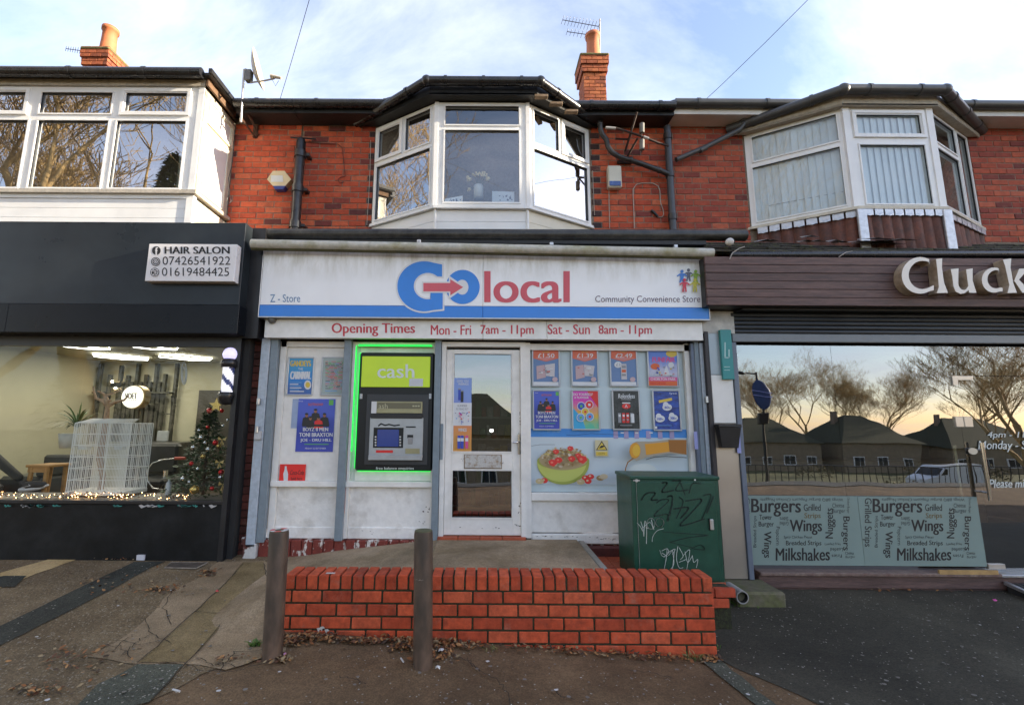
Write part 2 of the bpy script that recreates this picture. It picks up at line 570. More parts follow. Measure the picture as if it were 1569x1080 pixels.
# ================================================================ ground
def asphalt(name, c, c2, agg=.25, sc=1.3, chip=(.28, .26, .22), chips=.5):
    m = bpy.data.materials.new(name)
    m.use_nodes = True
    t = m.node_tree
    b = t.nodes['Principled BSDF']
    b.inputs['Roughness'].default_value = .82
    b.inputs['Specular IOR Level'].default_value = .35
    co = N(t, 'ShaderNodeTexCoord')
    n1 = N(t, 'ShaderNodeTexNoise', i_Scale=sc, i_Detail=8, i_Roughness=.65)
    t.links.new(co.outputs['Object'], n1.inputs['Vector'])
    rp = N(t, 'ShaderNodeValToRGB')
    rp.color_ramp.elements[0].position, rp.color_ramp.elements[1].position = .35, .68
    rp.color_ramp.elements[0].color, rp.color_ramp.elements[1].color = (*c, 1), (*c2, 1)
    t.links.new(n1.outputs[0], rp.inputs[0])
    vo = N(t, 'ShaderNodeTexVoronoi', i_Scale=110, feature='F1')
    t.links.new(co.outputs['Object'], vo.inputs['Vector'])
    hs = N(t, 'ShaderNodeHueSaturation')
    mr = N(t, 'ShaderNodeMapRange')
    sp = N(t, 'ShaderNodeSeparateColor')
    t.links.new(vo.outputs['Color'], sp.inputs[0])
    mr.inputs[3].default_value, mr.inputs[4].default_value = 1-agg*1.5, 1+agg*1.5
    t.links.new(sp.outputs[0], mr.inputs[0])
    t.links.new(mr.outputs[0], hs.inputs['Value'])
    t.links.new(rp.outputs[0], hs.inputs['Color'])
    nb = N(t, 'ShaderNodeTexNoise', i_Scale=.9, i_Detail=10, i_Roughness=.72, i_Distortion=.6)
    t.links.new(co.outputs['Object'], nb.inputs['Vector'])
    mb_ = N(t, 'ShaderNodeMapRange')
    mb_.inputs[1].default_value, mb_.inputs[2].default_value = .32, .68
    mb_.inputs[3].default_value, mb_.inputs[4].default_value = .66, 1.30
    t.links.new(nb.outputs[0], mb_.inputs[0])
    hb = N(t, 'ShaderNodeHueSaturation')
    t.links.new(mb_.outputs[0], hb.inputs['Value'])
    t.links.new(hs.outputs[0], hb.inputs['Color'])
    hs = hb
    lt = N(t, 'ShaderNodeMath', operation='GREATER_THAN')          # the few pale stones
    lt.inputs[1].default_value = 1-chips*.06
    t.links.new(sp.outputs[1], lt.inputs[0])
    mi = N(t, 'ShaderNodeMix', data_type='RGBA')
    t.links.new(lt.outputs[0], mi.inputs['Factor'])
    t.links.new(hs.outputs[0], mi.inputs['A'])
    mi.inputs['B'].default_value = (*chip, 1)
    t.links.new(mi.outputs['Result'], b.inputs['Base Color'])
    n2 = N(t, 'ShaderNodeTexNoise', i_Scale=45, i_Detail=5, i_Roughness=.7)
    t.links.new(co.outputs['Object'], n2.inputs['Vector'])
    ad = N(t, 'ShaderNodeMath', operation='MULTIPLY_ADD')
    ad.inputs[1].default_value = -.5
    t.links.new(vo.outputs['Distance'], ad.inputs[0])
    t.links.new(n2.outputs[0], ad.inputs[2])
    bp = N(t, 'ShaderNodeBump')
    bp.inputs['Strength'].default_value = .7
    bp.inputs['Distance'].default_value = .006
    t.links.new(ad.outputs[0], bp.inputs['Height'])
    t.links.new(bp.outputs[0], b.inputs['Normal'])
    return m
tar_l = asphalt('gritty_tarmac', (.115, .078, .040), (.20, .145, .080), .20, 1.1, chip=(.26, .22, .16), chips=.9)
tar_f = asphalt('brown_tarmac', (.105, .064, .032), (.175, .112, .058), .16, 2.2, chips=.15)
tar_r = asphalt('dark_new_asphalt', (.040, .036, .025), (.066, .060, .042), .2, .9, chips=.12)
tar_d = asphalt('trench_asphalt', (.028, .029, .022), (.044, .045, .034), .3, 3, chips=.1)
tar_g = asphalt('greenish_asphalt', (.055, .058, .042), (.09, .092, .066), .2, 2, chips=.6)
conc = asphalt('worn_concrete', (.20, .140, .078), (.33, .245, .15), .10, 1.6, chips=0)
conc_y = asphalt('yellow_concrete', (.38, .26, .10), (.50, .36, .18), .10, 3, chips=0)
conc_m = asphalt('mossy_concrete', (.15, .105, .044), (.24, .175, .085), .14, 2.5, chips=0)
conc_s = asphalt('doorstep_concrete', (.20, .14, .075), (.38, .29, .19), .12, 1.7, chips=0)
roadm = asphalt('road_tarmac', (.05, .05, .05), (.07, .07, .07), .2)
grassm = M('field_grass', (.06, .085, .02), .9, .3, 2, c2=(.12, .11, .04))

def axis(a, b, fine, keys):
    out = set(keys)
    x = a
    while x <= b+1e-6:
        out.add(round(x, 4))
        x += fine
    return sorted(out)
xs = [-300, -120, -60, -35, -22, -14]+axis(-10, 9, .16, [-1.4, 1.6])+[12, 16, 24, 40, 70, 130, 300]
ys = [-400, -200, -100, -60, -42]+axis(-36, -3.2, 1.6, [])+axis(-3, 2, .25, [])+axis(2.05, 5.6, .07, [3.5, 3.77])
mb = MB(tar_f)
vs = [(x, y, gz(x, y)) for y in ys for x in xs]
nx = len(xs)
mb.add(vs, [(j*nx+i, j*nx+i+1, (j+1)*nx+i+1, (j+1)*nx+i) for j in range(len(ys)-1) for i in range(nx-1)])
mb.build('pavement', kind='structure')
def sheet(name, pts, m, lift=.005, world=False, edge=.22, raw=.0, lab=None):
    """a ground sheet draped over the slope; pts in pixels of the photograph unless world"""
    w = [Vector((p[0], p[1], 0)) if world else G(*p) for p in pts]
    if raw:                                                        # ragged edge
        q = []
        for i, p in enumerate(w):
            n = w[(i+1) % len(w)]
            k = max(1, int((n-p).length/.09))
            for j in range(k):
                v = p.lerp(n, j/k)
                if 0 < j:
                    v += Vector((random.uniform(-raw, raw), random.uniform(-raw, raw), 0))
                q.append(v)
        w = q
    bm = bmesh.new()
    vv = [bm.verts.new((p.x, p.y, 0)) for p in w]
    for a, b, c in tessellate_polygon([[Vector((p.x, p.y, 0)) for p in w]]):
        try:
            bm.faces.new((vv[a], vv[b], vv[c]))
        except ValueError:
            pass
    for _ in range(6):
        le = [e for e in bm.edges if e.calc_length() > edge]
        if not le:
            break
        bmesh.ops.subdivide_edges(bm, edges=le, cuts=1)
        bmesh.ops.triangulate(bm, faces=bm.faces[:])
    bmesh.ops.recalc_face_normals(bm, faces=bm.faces[:])
    for v in bm.verts:
        v.co.z = gz(v.co.x, v.co.y)+lift
    me = bpy.data.meshes.new(name)
    bm.to_mesh(me)
    bm.free()
    me.materials.append(m)
    o = bpy.data.objects.new(name, me)
    C.objects.link(o)
    return tag(o, kind='structure')
sheet('road', [(-60, -10.5), (60, -10.5), (60, -3.6), (-60, -3.6)], roadm, .012, True, 1.4)
sheet('grass_field', [(-90, -140), (90, -140), (90, -11.2), (-90, -11.2)], grassm, .03, True, 6)
sheet('forecourt_tarmac', [(-9, 5.45), (-9, 3.6), (-3.6, 2.35), (-2.05, 2.75), (-1.66, 3.5), (-2.3, 5.45)], tar_l, .005, True, .2, .015)
sheet('forecourt_asphalt', [(1.80, 5.5), (1.79, 3.7), (2.10, 3.2), (2.75, 1.4), (12, 1.4), (12, 5.5)], tar_r, .005, True, .2, .012)
sheet('concrete_path', [(336, 861), (404, 860), (440, 900), (437, 1000), (345, 1028), (282, 1019), (207, 1019), (132, 1008), (178, 985), (222, 951), (262, 908), (300, 889)], conc, .010, False, .2, .018)
sheet('path_strip', [(372, 863), (404, 862), (408, 886), (285, 1017), (212, 1017), (345, 896)], conc_m, .014, False, .2, .006)
sheet('concrete_slab', [(0, 879), (84, 855), (121, 857), (55, 880), (-30, 914), (-60, 900)], conc_y, .010, False, .2, .01)
sheet('asphalt_trench', [(-30, 975), (205, 862), (254, 861), (232, 870), (170, 905), (-30, 1005)], tar_d, .011, False, .2, .006)
sheet('asphalt_patch', [(210, 1020), (281, 1020), (262, 1044), (228, 1078), (170, 1092), (110, 1092), (150, 1050)], tar_g, .012, False, .2, .012)
sheet('asphalt_strip', [(1072, 1012), (1098, 1008), (1150, 1050), (1200, 1090), (1170, 1090)], tar_g, .010, False, .2, .01)
sheet('dark_patch', [(5, 884), (40, 884), (22, 901), (-30, 902), (-30, 892)], tar_d, .014, False, .2, .006)
# cracks: thin open joints, drawn as narrow sunken-dark ribbons
crackm = M('crack_dirt', (.030, .022, .014), .95, .3)
joint_dirt = M('path_joint_dirt', (.060, .050, .036), .95, .4, 9)
mb = MB(crackm)
def crack(pts, w=.007, jit=.018, sub=5, lift=.019):
    q = []
    W_ = [G(*p) for p in pts]
    for i in range(len(W_)-1):
        for j in range(sub):
            v = W_[i].lerp(W_[i+1], j/sub)
            if i+j:
                v += Vector((random.uniform(-jit, jit), random.uniform(-jit, jit), 0))
            q.append(v)
    q.append(W_[-1])
    for i in range(len(q)-1):
        a, b = q[i], q[i+1]
        d = (b-a)
        n = Vector((-d.y, d.x, 0)).normalized()*w*random.uniform(.3, .65)
        a, b = a-d*.1, b+d*.1
        z0, z1 = gz(a.x, a.y)+lift, gz(b.x, b.y)+lift
        l2 = random.uniform(0, .0012)
        mb.add([(a.x-n.x, a.y-n.y, z0+l2), (a.x+n.x, a.y+n.y, z0+l2), (b.x+n.x, b.y+n.y, z1+l2), (b.x-n.x, b.y-n.y, z1+l2)], [(0, 1, 2, 3)])
for c_ in ([(222, 951), (232, 975), (262, 990)], [(160, 990), (185, 995), (200, 1012)], [(178, 985), (215, 992), (243, 985)], [(150, 1005), (175, 1000), (190, 985), (205, 975)],
           [(232, 975), (214, 983), (196, 1000), (185, 1008)], [(262, 908), (250, 935), (262, 960)], [(345, 1020), (360, 1003), (400, 1000), (415, 990)],
           [(300, 1012), (330, 1022), (372, 1024)], [(282, 1020), (310, 1032), (355, 1034), (400, 1022), (437, 1005)], [(335, 1035), (345, 1010), (372, 1006)],
           [(716, 1012), (735, 1032), (760, 1045), (775, 1062), (782, 1090)], [(700, 1010), (720, 1016), (735, 1032)], [(520, 1040), (545, 1044), (560, 1052)],
           [(850, 1062), (862, 1072), (880, 1076)], [(960, 1030), (1000, 1034), (1030, 1043)]):
    crack(c_, .0052, .014)
for c_ in ([(404, 866), (408, 886), (345, 950), (285, 1019)], [(372, 866), (345, 897), (278, 958), (211, 1018)], [(285, 1019), (232, 1076)]):
    crack(c_, .006, .006)
for c_ in ([(298, 940), (345, 943)], ):
    crack(c_, .005, .004)
mb.build('pavement_cracks', kind='stuff', label='thin dark cracks and joints running across the worn pavement')

# ================================================================ buildings
STORE = thing('shop_building', (0, 5.1, .2), 'red brick shop building with grey posts and white door under the blue and white sign', 'shop')
SALON = thing('shop_building', (-5.5, 5.0, .2), 'shop building with dark grey fascia and wide display window with christmas tree', 'shop')
GRILL = thing('shop_building', (5.5, 5.1, -.1), 'shop building with brown timber fascia and full height glass below a brown tiled bay', 'shop')

# ---- brick pieces
def brick_mesh(l, h, d, m, seed=0, c=.004):
    bm = bmesh.new()
    bmesh.ops.create_cube(bm, size=1)
    for v in bm.verts:
        v.co = Vector((v.co.x*l, v.co.y*d, v.co.z*h))
    bmesh.ops.bevel(bm, geom=bm.edges[:], offset=c, segments=1, affect='EDGES')
    r = random.Random(seed)
    for v in bm.verts:
        v.co += Vector((r.uniform(-1, 1), r.uniform(-1, 1), r.uniform(-1, 1)))*.0012
    me = bpy.data.meshes.new('brick')
    bm.to_mesh(me)
    bm.free()
    me.materials.append(m)
    return me
def lay(parent, regs, y, meshes, z0, L=.225, H=.081, joint=.010, off=0, label=None, proud=.004, quoin=None, count=None):
    """bricks of a stretcher-bond wall face; regs = (x0, x1, za, zb) rectangles, one object per brick"""
    n = 0
    for (x0, x1, za, zb) in regs:
        k = int((za-z0)/H)
        while z0+k*H < zb-.02:
            z = z0+k*H+(H-joint)/2
            x = math.floor(x0/L)*L-((k+off) % 2)*L/2
            while x < x1:
                a, b = max(x+joint/2, x0), min(x+L-joint/2, x1)
                if b-a > .03:
                    me = random.choice(meshes)
                    if quoin and (b-a) < .16 and any(abs(a-q_) < .03 or abs(b-q_) < .03 for q_ in quoin[0]):
                        me = quoin[1]
                    o = inst(me, 'brick', parent, ((a+b)/2, y+random.uniform(-proud, proud), z), ((b-a)/(L-joint), 1, 1), (0, random.uniform(-.004, .004), 0))
                    n += 1
                x += L
            k += 1
    return n
def meshset(m, L=.225, H=.081, D=.05, joint=.010):
    return [brick_mesh(L-joint, H-joint, D, m, i) for i in range(4)]
up, upr, gwall = meshset(brick_up), meshset(brick_r), None
qb = brick_mesh(.215, .071, .05, brick_q, 9)
ZT = 5.66
# walls: mortar bed behind, bricks proud of it
def wallbed(parent, x0, x1, z0=3.4, z1=5.75):
    return MB(mortar).box(x0, x1, 5.811, 6.05, z0, z1).build('wall', parent)
sw = wallbed(STORE, -2.5, 2.5)
lay(sw, [(-2.49, -1.50, 3.70, ZT), (1.45, 2.49, 3.70, ZT)], 5.83, up, 3.70, quoin=((1.45, -1.50), qb))
# pairs of dark bricks down the left reveal
aw = wallbed(SALON, -8.6, -2.51)
lay(aw, [(-3.42, -2.515, 3.70, ZT)], 5.83, up, 3.72)
gw = wallbed(GRILL, 2.51, 8.6)
lay(gw, [(2.515, 3.54, 3.70, ZT+.1), (6.64, 7.6, 4.1, ZT+.1)], 5.83, upr, 3.70, off=1)
sb = MB(brick_r)
for k in range(19):
    x = 7.6-(.11 if k % 2 else 0)
    while x < 8.55:
        sb.box(max(x, 7.605), min(x+.215, 8.59), 5.806, 5.84, 4.19+k*.081, 4.261+k*.081)
        x += .225
tag(sb.build('brick', gw), kind='stuff')

# ---- window facets of the bays
def frame(mb, A, B):
    A, B = Vector((*A, 0)), Vector((*B, 0))
    u = (B-A).normalized()
    mb.fr = (A, u, Vector((u.y, -u.x, 0)))       # d points outwards (towards -y)
    return (B-A).length
def facet(A, B, z0, z1, cells, fmat, gmat, parent, sashes=(), fw=.055, depth=.03, zt=None):
    """cells: (u0, u1, za, zb) glass openings as fractions of the length; everything else is frame"""
    mb = MB(fmat)
    L = frame(mb, A, B)
    # frame = full slab minus openings, assembled from bars on a grid
    us = sorted({0, 1, *[c[0] for c in cells], *[c[1] for c in cells]})
    zs_ = sorted({z0, z1, *[c[2] for c in cells], *[c[3] for c in cells]})
    for i in range(len(us)-1):
        for j in range(len(zs_)-1):
            um, zm = (us[i]+us[i+1])/2, (zs_[j]+zs_[j+1])/2
            if not any(c[0] < um < c[1] and c[2] < zm < c[3] for c in cells):
                mb.box(us[i]*L, us[i+1]*L, -.06, .0, zs_[j], zs_[j+1])
    # rounded glazing bead round each opening
    for c in cells:
        a, b = c[0]*L, c[1]*L
        for bx in ((a-.012, b+.012, c[3]-.003, c[3]+.014), (a-.012, b+.012, c[2]-.014, c[2]+.003), (a-.012, a+.004, c[2], c[3]), (b-.004, b+.012, c[2], c[3])):
            mb.box(bx[0], bx[1], .0, .012, bx[2], bx[3])
    for c in sashes:
        a, b = c[0]*L, c[1]*L
        for bx in ((a-.05, b+.05, c[3]+.012, c[3]+.05), (a-.05, b+.05, c[2]-.05, c[2]-.012), (a-.05, a-.012, c[2]-.012, c[3]+.012), (b+.012, b+.05, c[2]-.012, c[3]+.012)):
            mb.box(bx[0], bx[1], .0, .022, bx[2], bx[3])
    fr = mb.fr
    w = mb.build('window_frame', parent)
    for c in cells:
        g = MB(gmat)
        g.fr = fr
        a, b = c[0]*L, c[1]*L
        g.add([(a, -.02, c[2]), (b, -.02, c[2]), (b, -.02, c[3]), (a, -.02, c[3])], [(0, 1, 2, 3)])
        g.build('pane', w)
        gk = MB(blackp)                                      # black rubber gasket
        gk.fr = fr
        for bx in ((a, b, c[3]-.007, c[3]), (a, b, c[2], c[2]+.004), (a, a+.004, c[2], c[3]), (b-.004, b, c[2], c[3])):
            gk.box(bx[0], bx[1], -.018, -.001, bx[2], bx[3])
        gk.build('gasket', w)
    return w
def boards(A, B, z0, z1, n, m, parent, flare=0):
    h = (z1-z0)/n
    for i in range(n):
        mb = MB(m)
        L = frame(mb, A, B)
        mb.box(0, L, -.03, -.004, z0+i*h+.004, z0+(i+1)*h)
        mb.build('cladding_board', parent)
    mb = MB(M('groove_shadow_grey', (.35, .35, .35), .6, .05))
    L = frame(mb, A, B)
    mb.box(0, L, -.035, -.012, z0, z1)
    mb.build('backing_board', parent)
def zpx(py, D, px=740):
    return P(px, py, D).z
# ---- centre bay
WLx, WRx, FLx, FRx, FY, SY, WY = -1.49, 1.43, -.59, .53, 5.27, 5.27, 5.80
z0, z1 = 4.20, 5.60
bay = MB(white)
L = frame(bay, (FLx, FY), (FRx, FY))
bay.box(-.035, .012, -.05, .012, 4.17, 5.60)
cbay = bay.build('bay_window', STORE)
bay = MB(white)
frame(bay, (FLx, FY), (FRx, FY))
bay.box(L-.012, L+.035, -.05, .012, 4.17, 5.60)
bay.build('corner_post', cbay)
zt0, zt1 = zpx(200, 5.27), zpx(192, 5.27)
sideL = lambda: None
def side_cells(flip):
    a = [(.07, .43, 5.07+.06, 5.60-.08), (.53, .93, 5.07+.02, 5.60-.05), (.05, .94, z0+.05, 5.07-.06)]
    if flip:
        a = [(1-c[1], 1-c[0], c[2], c[3]) for c in a]
    return a
c1 = side_cells(False)
facet((WLx, WY), (FLx-.03, FY+.015), z0, 5.60, c1, white, g_house, cbay, sashes=[c1[0]])
c2_ = side_cells(True)
facet((FRx+.03, FY+.015), (WRx, WY), z0, 5.60, c2_, white, g_bright, cbay, sashes=[c2_[2] if False else c2_[0]])
facet((FLx, FY), (FRx, FY), z0, 5.60, [(.085, .915, z0+.06, zt0), (.085, .915, zt1, 5.60-.05)], white, g_centre, cbay)
pts = [(WLx-.04, WY+.01), (WLx-.02, WY-.03), (FLx-.02, FY-.05), (FRx+.02, FY-.05), (WRx+.02, WY-.03), (WRx+.04, WY+.01)]
mb = MB(white)
mb.prism([(x, y, 4.165) for x, y in pts], (0, 0, .035))
mb.build('window_sill', cbay)
boards((WLx-.0, WY), (FLx-.012, FY), 3.72, 4.16, 3, white, cbay)
boards((FLx+.01, FY), (FRx-.01, FY), 3.72, 4.16, 3, white, cbay)
boards((FRx+.012, FY), (WRx, WY), 3.72, 4.16, 3, cream, cbay)
mb = MB(white)
for x in (FLx, FRx):
    mb.tube([(x, FY-.005, 3.72), (x, FY-.005, 4.165)], .018, 8)
mb.build('corner_trim', cbay)
# roof of the bay: black overhang, gutter with brackets
def bayroof(parent, wl, wr, fl, fr, fy, zb, oh, fm, gm, bm_, gr=.055, sag=.12, fh=.13):
    """wl/wr: where the eave runs into the wall; eave line outside the bay by oh"""
    pl = [(wl, 5.78), (fl, fy-oh), (fr, fy-oh), (wr, 5.78)]
    f = MB(fm)
    f.prism([(x, y, zb) for x, y in pl], (0, 0, .02))
    f.build('soffit', parent)
    f = MB(fm)
    for i in range(3):
        L = frame(f, pl[i], pl[i+1])
        f.box(0 if i != 1 else .0, L, -.02, .0, zb-.005, zb+fh)
    f.fr = None
    f.build('fascia_board', parent)
    f = MB(bm_)
    vs = [Vector((x, y, zb+fh-.015)) for x, y in pl]
    top = [Vector((wl+.2, 5.81, zb+fh+.28)), Vector((wr-.2, 5.81, zb+fh+.28))]
    f.add(vs+top, [(0, 1, 4), (1, 2, 5, 4), (2, 3, 5)])
    f.build('bay_roof', parent)
    f = MB(gm)
    out = .075
    gp = [(wl-.05, 5.80, zb+fh-.06-sag*.1), (fl-.03, fy-oh-out, zb+fh-.01), (fr+.03, fy-oh-out, zb+fh-.01), (wr+.06, 5.80, zb+fh-.06)]
    for i in range(3):
        f.tube([gp[i], gp[i+1]], gr, 12)
    g = f.build('gutter', parent)
    for i in range(3):
        a, b = Vector(gp[i]), Vector(gp[i+1])
        n = max(2, int((b-a).length/.45))
        for k in range(1, n+1):
            p = a.lerp(b, (k-.5)/n)
            t = (b-a).normalized()
            MB(gm).tube([p-t*.018, p+t*.018], gr+.009, 12).build('gutter_bracket', g)
    for p in gp[1:3]:
        MB(gm).ball(p, gr+.012, 12).build('gutter_corner', g)
bayroof(cbay, -1.72, 1.55, -.68, .65, FY, 5.615, .13, soffit, blackpl, soffit)
# rotten rafter ends seen under the right eave
for t_ in (.12, .36, .62):
    a = Vector((.53, 5.17, 5.60)).lerp(Vector((1.38, 5.72, 5.60)), t_)
    MB(M('weathered_rafter_end', (.20, .14, .09), .8, .3, 20)).cbox(a.x-.015, a.x+.15, a.y-.10, a.y-.04, 5.59, 5.625, .004).build('rafter_end', cbay)

# ---- right bay, hung with brown tiles
RW0, RW1, RF0, RF1, RFY = 3.56, 6.62, 4.50, 5.52, 5.22
z0r, z1r = 4.20, 5.52
bay = MB(white)
L = frame(bay, (RF0, RFY), (RF1, RFY))
bay.box(-.05, .03, -.05, .014, 4.17, z1r)
rbay = bay.build('bay_window', GRILL)
bay = MB(white)
frame(bay, (RF0, RFY), (RF1, RFY))
bay.box(L-.03, L+.05, -.05, .014, 4.17, z1r)
bay.build('corner_post', rbay)
zt = 5.08
facet((RW0, 5.80), (RF0-.04, RFY+.02), z0r, z1r, [(.08, .95, zt+.03, z1r-.05), (.06, .95, z0r+.06, zt-.05)], white, g_blind, rbay)
facet((RF0, RFY), (RF1, RFY), z0r, z1r, [(.11, .90, z0r+.05, zt-.055), (.11, .89, zt+.09, z1r-.09)], white, g_blind, rbay, sashes=[(.11, .89, zt+.09, z1r-.09)])
facet((RF1+.04, RFY+.02), (RW1, 5.80), z0r, z1r, [(.05, .60, zt+.03, z1r-.05), (.05, .60, z0r+.06, zt-.05), (.66, .93, z0r+.06, z1r-.05)], white, g_blind, rbay)
pts = [(RW0-.05, 5.81), (RW0-.02, 5.77), (RF0-.03, RFY-.05), (RF1+.03, RFY-.05), (RW1+.02, 5.77), (RW1+.05, 5.81)]
MB(M('old_cream_sill', (.55, .50, .40), .5, .15, 8)).prism([(x, y, 4.165) for x, y in pts], (0, 0, .035)).build('window_sill', rbay)
creamf = M('cream_fascia', (.50, .45, .36), .6, .14, 5, c2=(.38, .32, .24))
gutg = M('grey_gutter', (.055, .055, .055), .38, .15, 5)
bayroof(rbay, 3.38, 6.78, 4.42, 5.60, RFY, z1r+.0, .06, creamf, gutg, slate, gr=.062, fh=.16)
lead = M('silver_lead', (.50, .51, .54), .35, .15, 20, metal=.5, bump=.3)
htile = M('hanging_clay_tile', (.17, .050, .026), .65, .25, 9, bump=.3, c2=(.075, .03, .022), rnd=.3)
def hung(A, B, n, slope):
    mb = MB(htile)
    L = frame(mb, A, B)
    w = L/n
    fr = mb.fr
    for i in range(n):
        a, b = i*w, (i+1)*w
        k = MB(htile)
        k.fr = fr
        vs, N_ = [], 6
        for z_ in (3.62, 4.12):
            for j in range(N_+1):
                t = j/N_
                vs.append((a+(b-a)*t, .004+.030*math.sin(math.pi*t)+(.012 if z_ < 4 else 0), z_))
        k.add(vs, [(j, j+1, j+N_+2, j+N_+1) for j in range(N_)], smooth=True)
        k.build('hanging_tile', rbay)
        k = MB(lead)
        k.fr = fr
        k.prism([(a+.012, .045, 4.15), (b-.012, .045, 4.15), (b-.012, .05, 4.09), ((a+b)/2, .055, 4.075), (a+.012, .05, 4.09)], (0, 0, .016))
        k.box(a+.01, b-.01, .036, .05, 4.085, 4.16)
        k.build('lead_flashing', rbay)
    mb.box(0, L, -.03, .0, 3.62, 4.16)
    mb.build('tile_batten', rbay)
hung((RW0+.05, 5.78), (RF0+.01, RFY+.02), 8, 0)
hung((RF0+.03, RFY), (RF1-.03, RFY), 8, 0)
hung((RF1-.01, RFY+.02), (RW1-.05, 5.78), 8, 0)
for x in (RF0, RF1):
    MB(lead).cbox(x-.055, x+.055, RFY-.06, RFY-.03, 3.60, 4.16, .006).build('corner_flashing', rbay)

# ---- salon upstairs window, flat front
SX, SYF = -3.43, 5.11
zs0, zs1 = 4.30, 5.66
mb = MB(white)
L = frame(mb, (-8.6, SYF), (SX, SYF))
mb.box(L-.07, L+.0, -.69, .012, zs0-.04, zs1)
sbay = mb.build('bay_window', SALON)
def ufr(px, py):
    return (P(px, py, SYF).x+8.6)/(SX+8.6)
zT0, zT1 = zpx(188, 5.11), zpx(181, 5.11)
def X_(px, py):
    return P(px, py, SYF).x
cl_ = []
for a, b in ((-65, 35), (50, 160), (172, 280)):
    cl_.append((ufr(a, 240), ufr(b, 240), zs0+.03, zT0-.01))
for a, b in ((-60, 38), (62, 172), (192, 286)):
    cl_.append((ufr(a, 160), ufr(b, 160), zT1+.05 if a != 62 else zT1+.02, zs1-.08))
xx = [X_(-75, 240)]
for k in range(3):
    a = ufr(-75, 240)-(k+1)*.19
    cl_.append((max(.01, a), a+.165, zs0+.03, zT0-.01)) if a > 0 else None
facet((-8.6, SYF), (SX, SYF), zs0, zs1, cl_, white, g_house, sbay, sashes=[cl_[3], cl_[5]])
facet((SX, SYF+.01), (SX+.0, 5.80), zs0, zs1, [(.20, .86, zT1+.02, zs1-.13), (.16, .84, zs0+.05, zT0-.04)], cream, g_blind, sbay, sashes=[(.20, .86, zT1+.02, zs1-.13)])
sillm = M('weathered_sill', (.55, .50, .42), .55, .15, 7, c2=(.4, .36, .3))
MB(sillm).box(-8.6, SX+.05, SYF-.05, 5.80, zs0-.05, zs0-.005).build('window_sill', sbay)
boards((-8.6, SYF), (SX-.07, SYF), 3.6, zs0-.10, 5, white, sbay)
boards((SX, SYF+.04), (SX, 5.80), 3.6, zs0-.08, 4, cream, sbay)
mb = MB(white)
mb.box(SX-.075, SX+.006, SYF-.012, SYF+.05, 3.6, zs0-.05)
mb.box(-8.6, SX-.075, SYF-.010, SYF, zs0-.10, zs0-.05)
mb.build('corner_trim', sbay)
f = MB(sillm)
f.box(-8.6, SX+.01, SYF-.03, SYF-.005, zs1, zs1+.08)
f.build('fascia_board', sbay)
f = MB(M('rotten_fascia', (.22, .12, .06), .8, .3, 12, c2=(.10, .06, .035), bump=.4))
f.box(SX+.03, SX+.055, SYF-.04, 5.70, zs1-.0, zs1+.13)
f.build('side_fascia_board', sbay)
f = MB(soffit)
f.box(-8.6, SX+.12, SYF-.10, 5.85, zs1+.09, zs1+.12)
f.box(SX+.10, SX+.14, SYF-.13, 5.75, zs1+.10, zs1+.155)
f.build('flat_roof', sbay)
g = MB(blackpl).tube([(-8.6, SYF-.12, zs1+.10), (SX+.02, SYF-.12, zs1+.10)], .06, 14).build('gutter', sbay)
for x in (-6.8, -5.9, -5.0, -4.1):
    MB(blackpl).tube([(x-.02, SYF-.12, zs1+.10), (x+.02, SYF-.12, zs1+.10)], .068, 14).build('gutter_bracket', g)

# ---- eaves and roofs
def eave(parent, x0, x1, fasc, gz_, gm, fb=5.64):
    MB(fasc).box(x0, x1, 5.56, 5.80, fb, fb+.02).build('soffit', parent)
    MB(fasc).box(x0, x1, 5.535, 5.56, fb-.005, fb+.14).build('fascia_board', parent)
    g = MB(gm).tube([(x0, 5.49, gz_), (x1, 5.49, gz_)], .058, 14).build('gutter', parent)
    x = x0+.3
    while x < x1:
        MB(gm).tube([(x-.02, 5.49, gz_), (x+.02, 5.49, gz_)], .066, 14).build('gutter_bracket', g)
        x += .9
    r = MB(slate)
    r.add([(x0, 5.50, gz_+.06), (x1, 5.50, gz_+.06), (x1, 9.0, 8.0), (x0, 9.0, 8.0), (x0, 12.5, 5.8), (x1, 12.5, 5.8)], [(0, 1, 2, 3), (3, 2, 5, 4)])
    rf = r.build('roof', parent)
    return rf
rs_ = eave(STORE, -2.5, 2.5, soffit, 5.74, blackpl)
ra_ = eave(SALON, SX+.15, -2.505, soffit, 5.74, blackpl)
MB(slate).add([(-8.6, 5.85, 5.80), (SX+.15, 5.85, 5.80), (SX+.15, 9, 8.0), (-8.6, 9, 8.0), (-8.6, 12.5, 5.8), (SX+.15, 12.5, 5.8)], [(0, 1, 2, 3), (3, 2, 5, 4)]).build('roof', SALON)
rg_ = eave(GRILL, 2.505, 8.6, M('white_fascia', (.66, .64, .60), .4, .08, 3), 5.78, gutg, fb=5.66)
# side and back walls so the terrace is solid
for nm, par, a, b in (('store', STORE, -2.5, 2.5), ('salon', SALON, -8.6, -2.51), ('grill', GRILL, 2.51, 8.6)):
    w = MB(brick_r)
    w.box(a, b, 12.0, 12.2, 0, 5.8)
    w.box(a, a+.03, 6.05, 12, 0, 5.8)
    w.box(b-.03, b, 6.05, 12, 0, 5.8)
    w.build('back_wall', par)
    MB(paint_w).box(a+.03, b-.03, 5.3, 12, 3.30, 3.36).build('ceiling_slab', par)
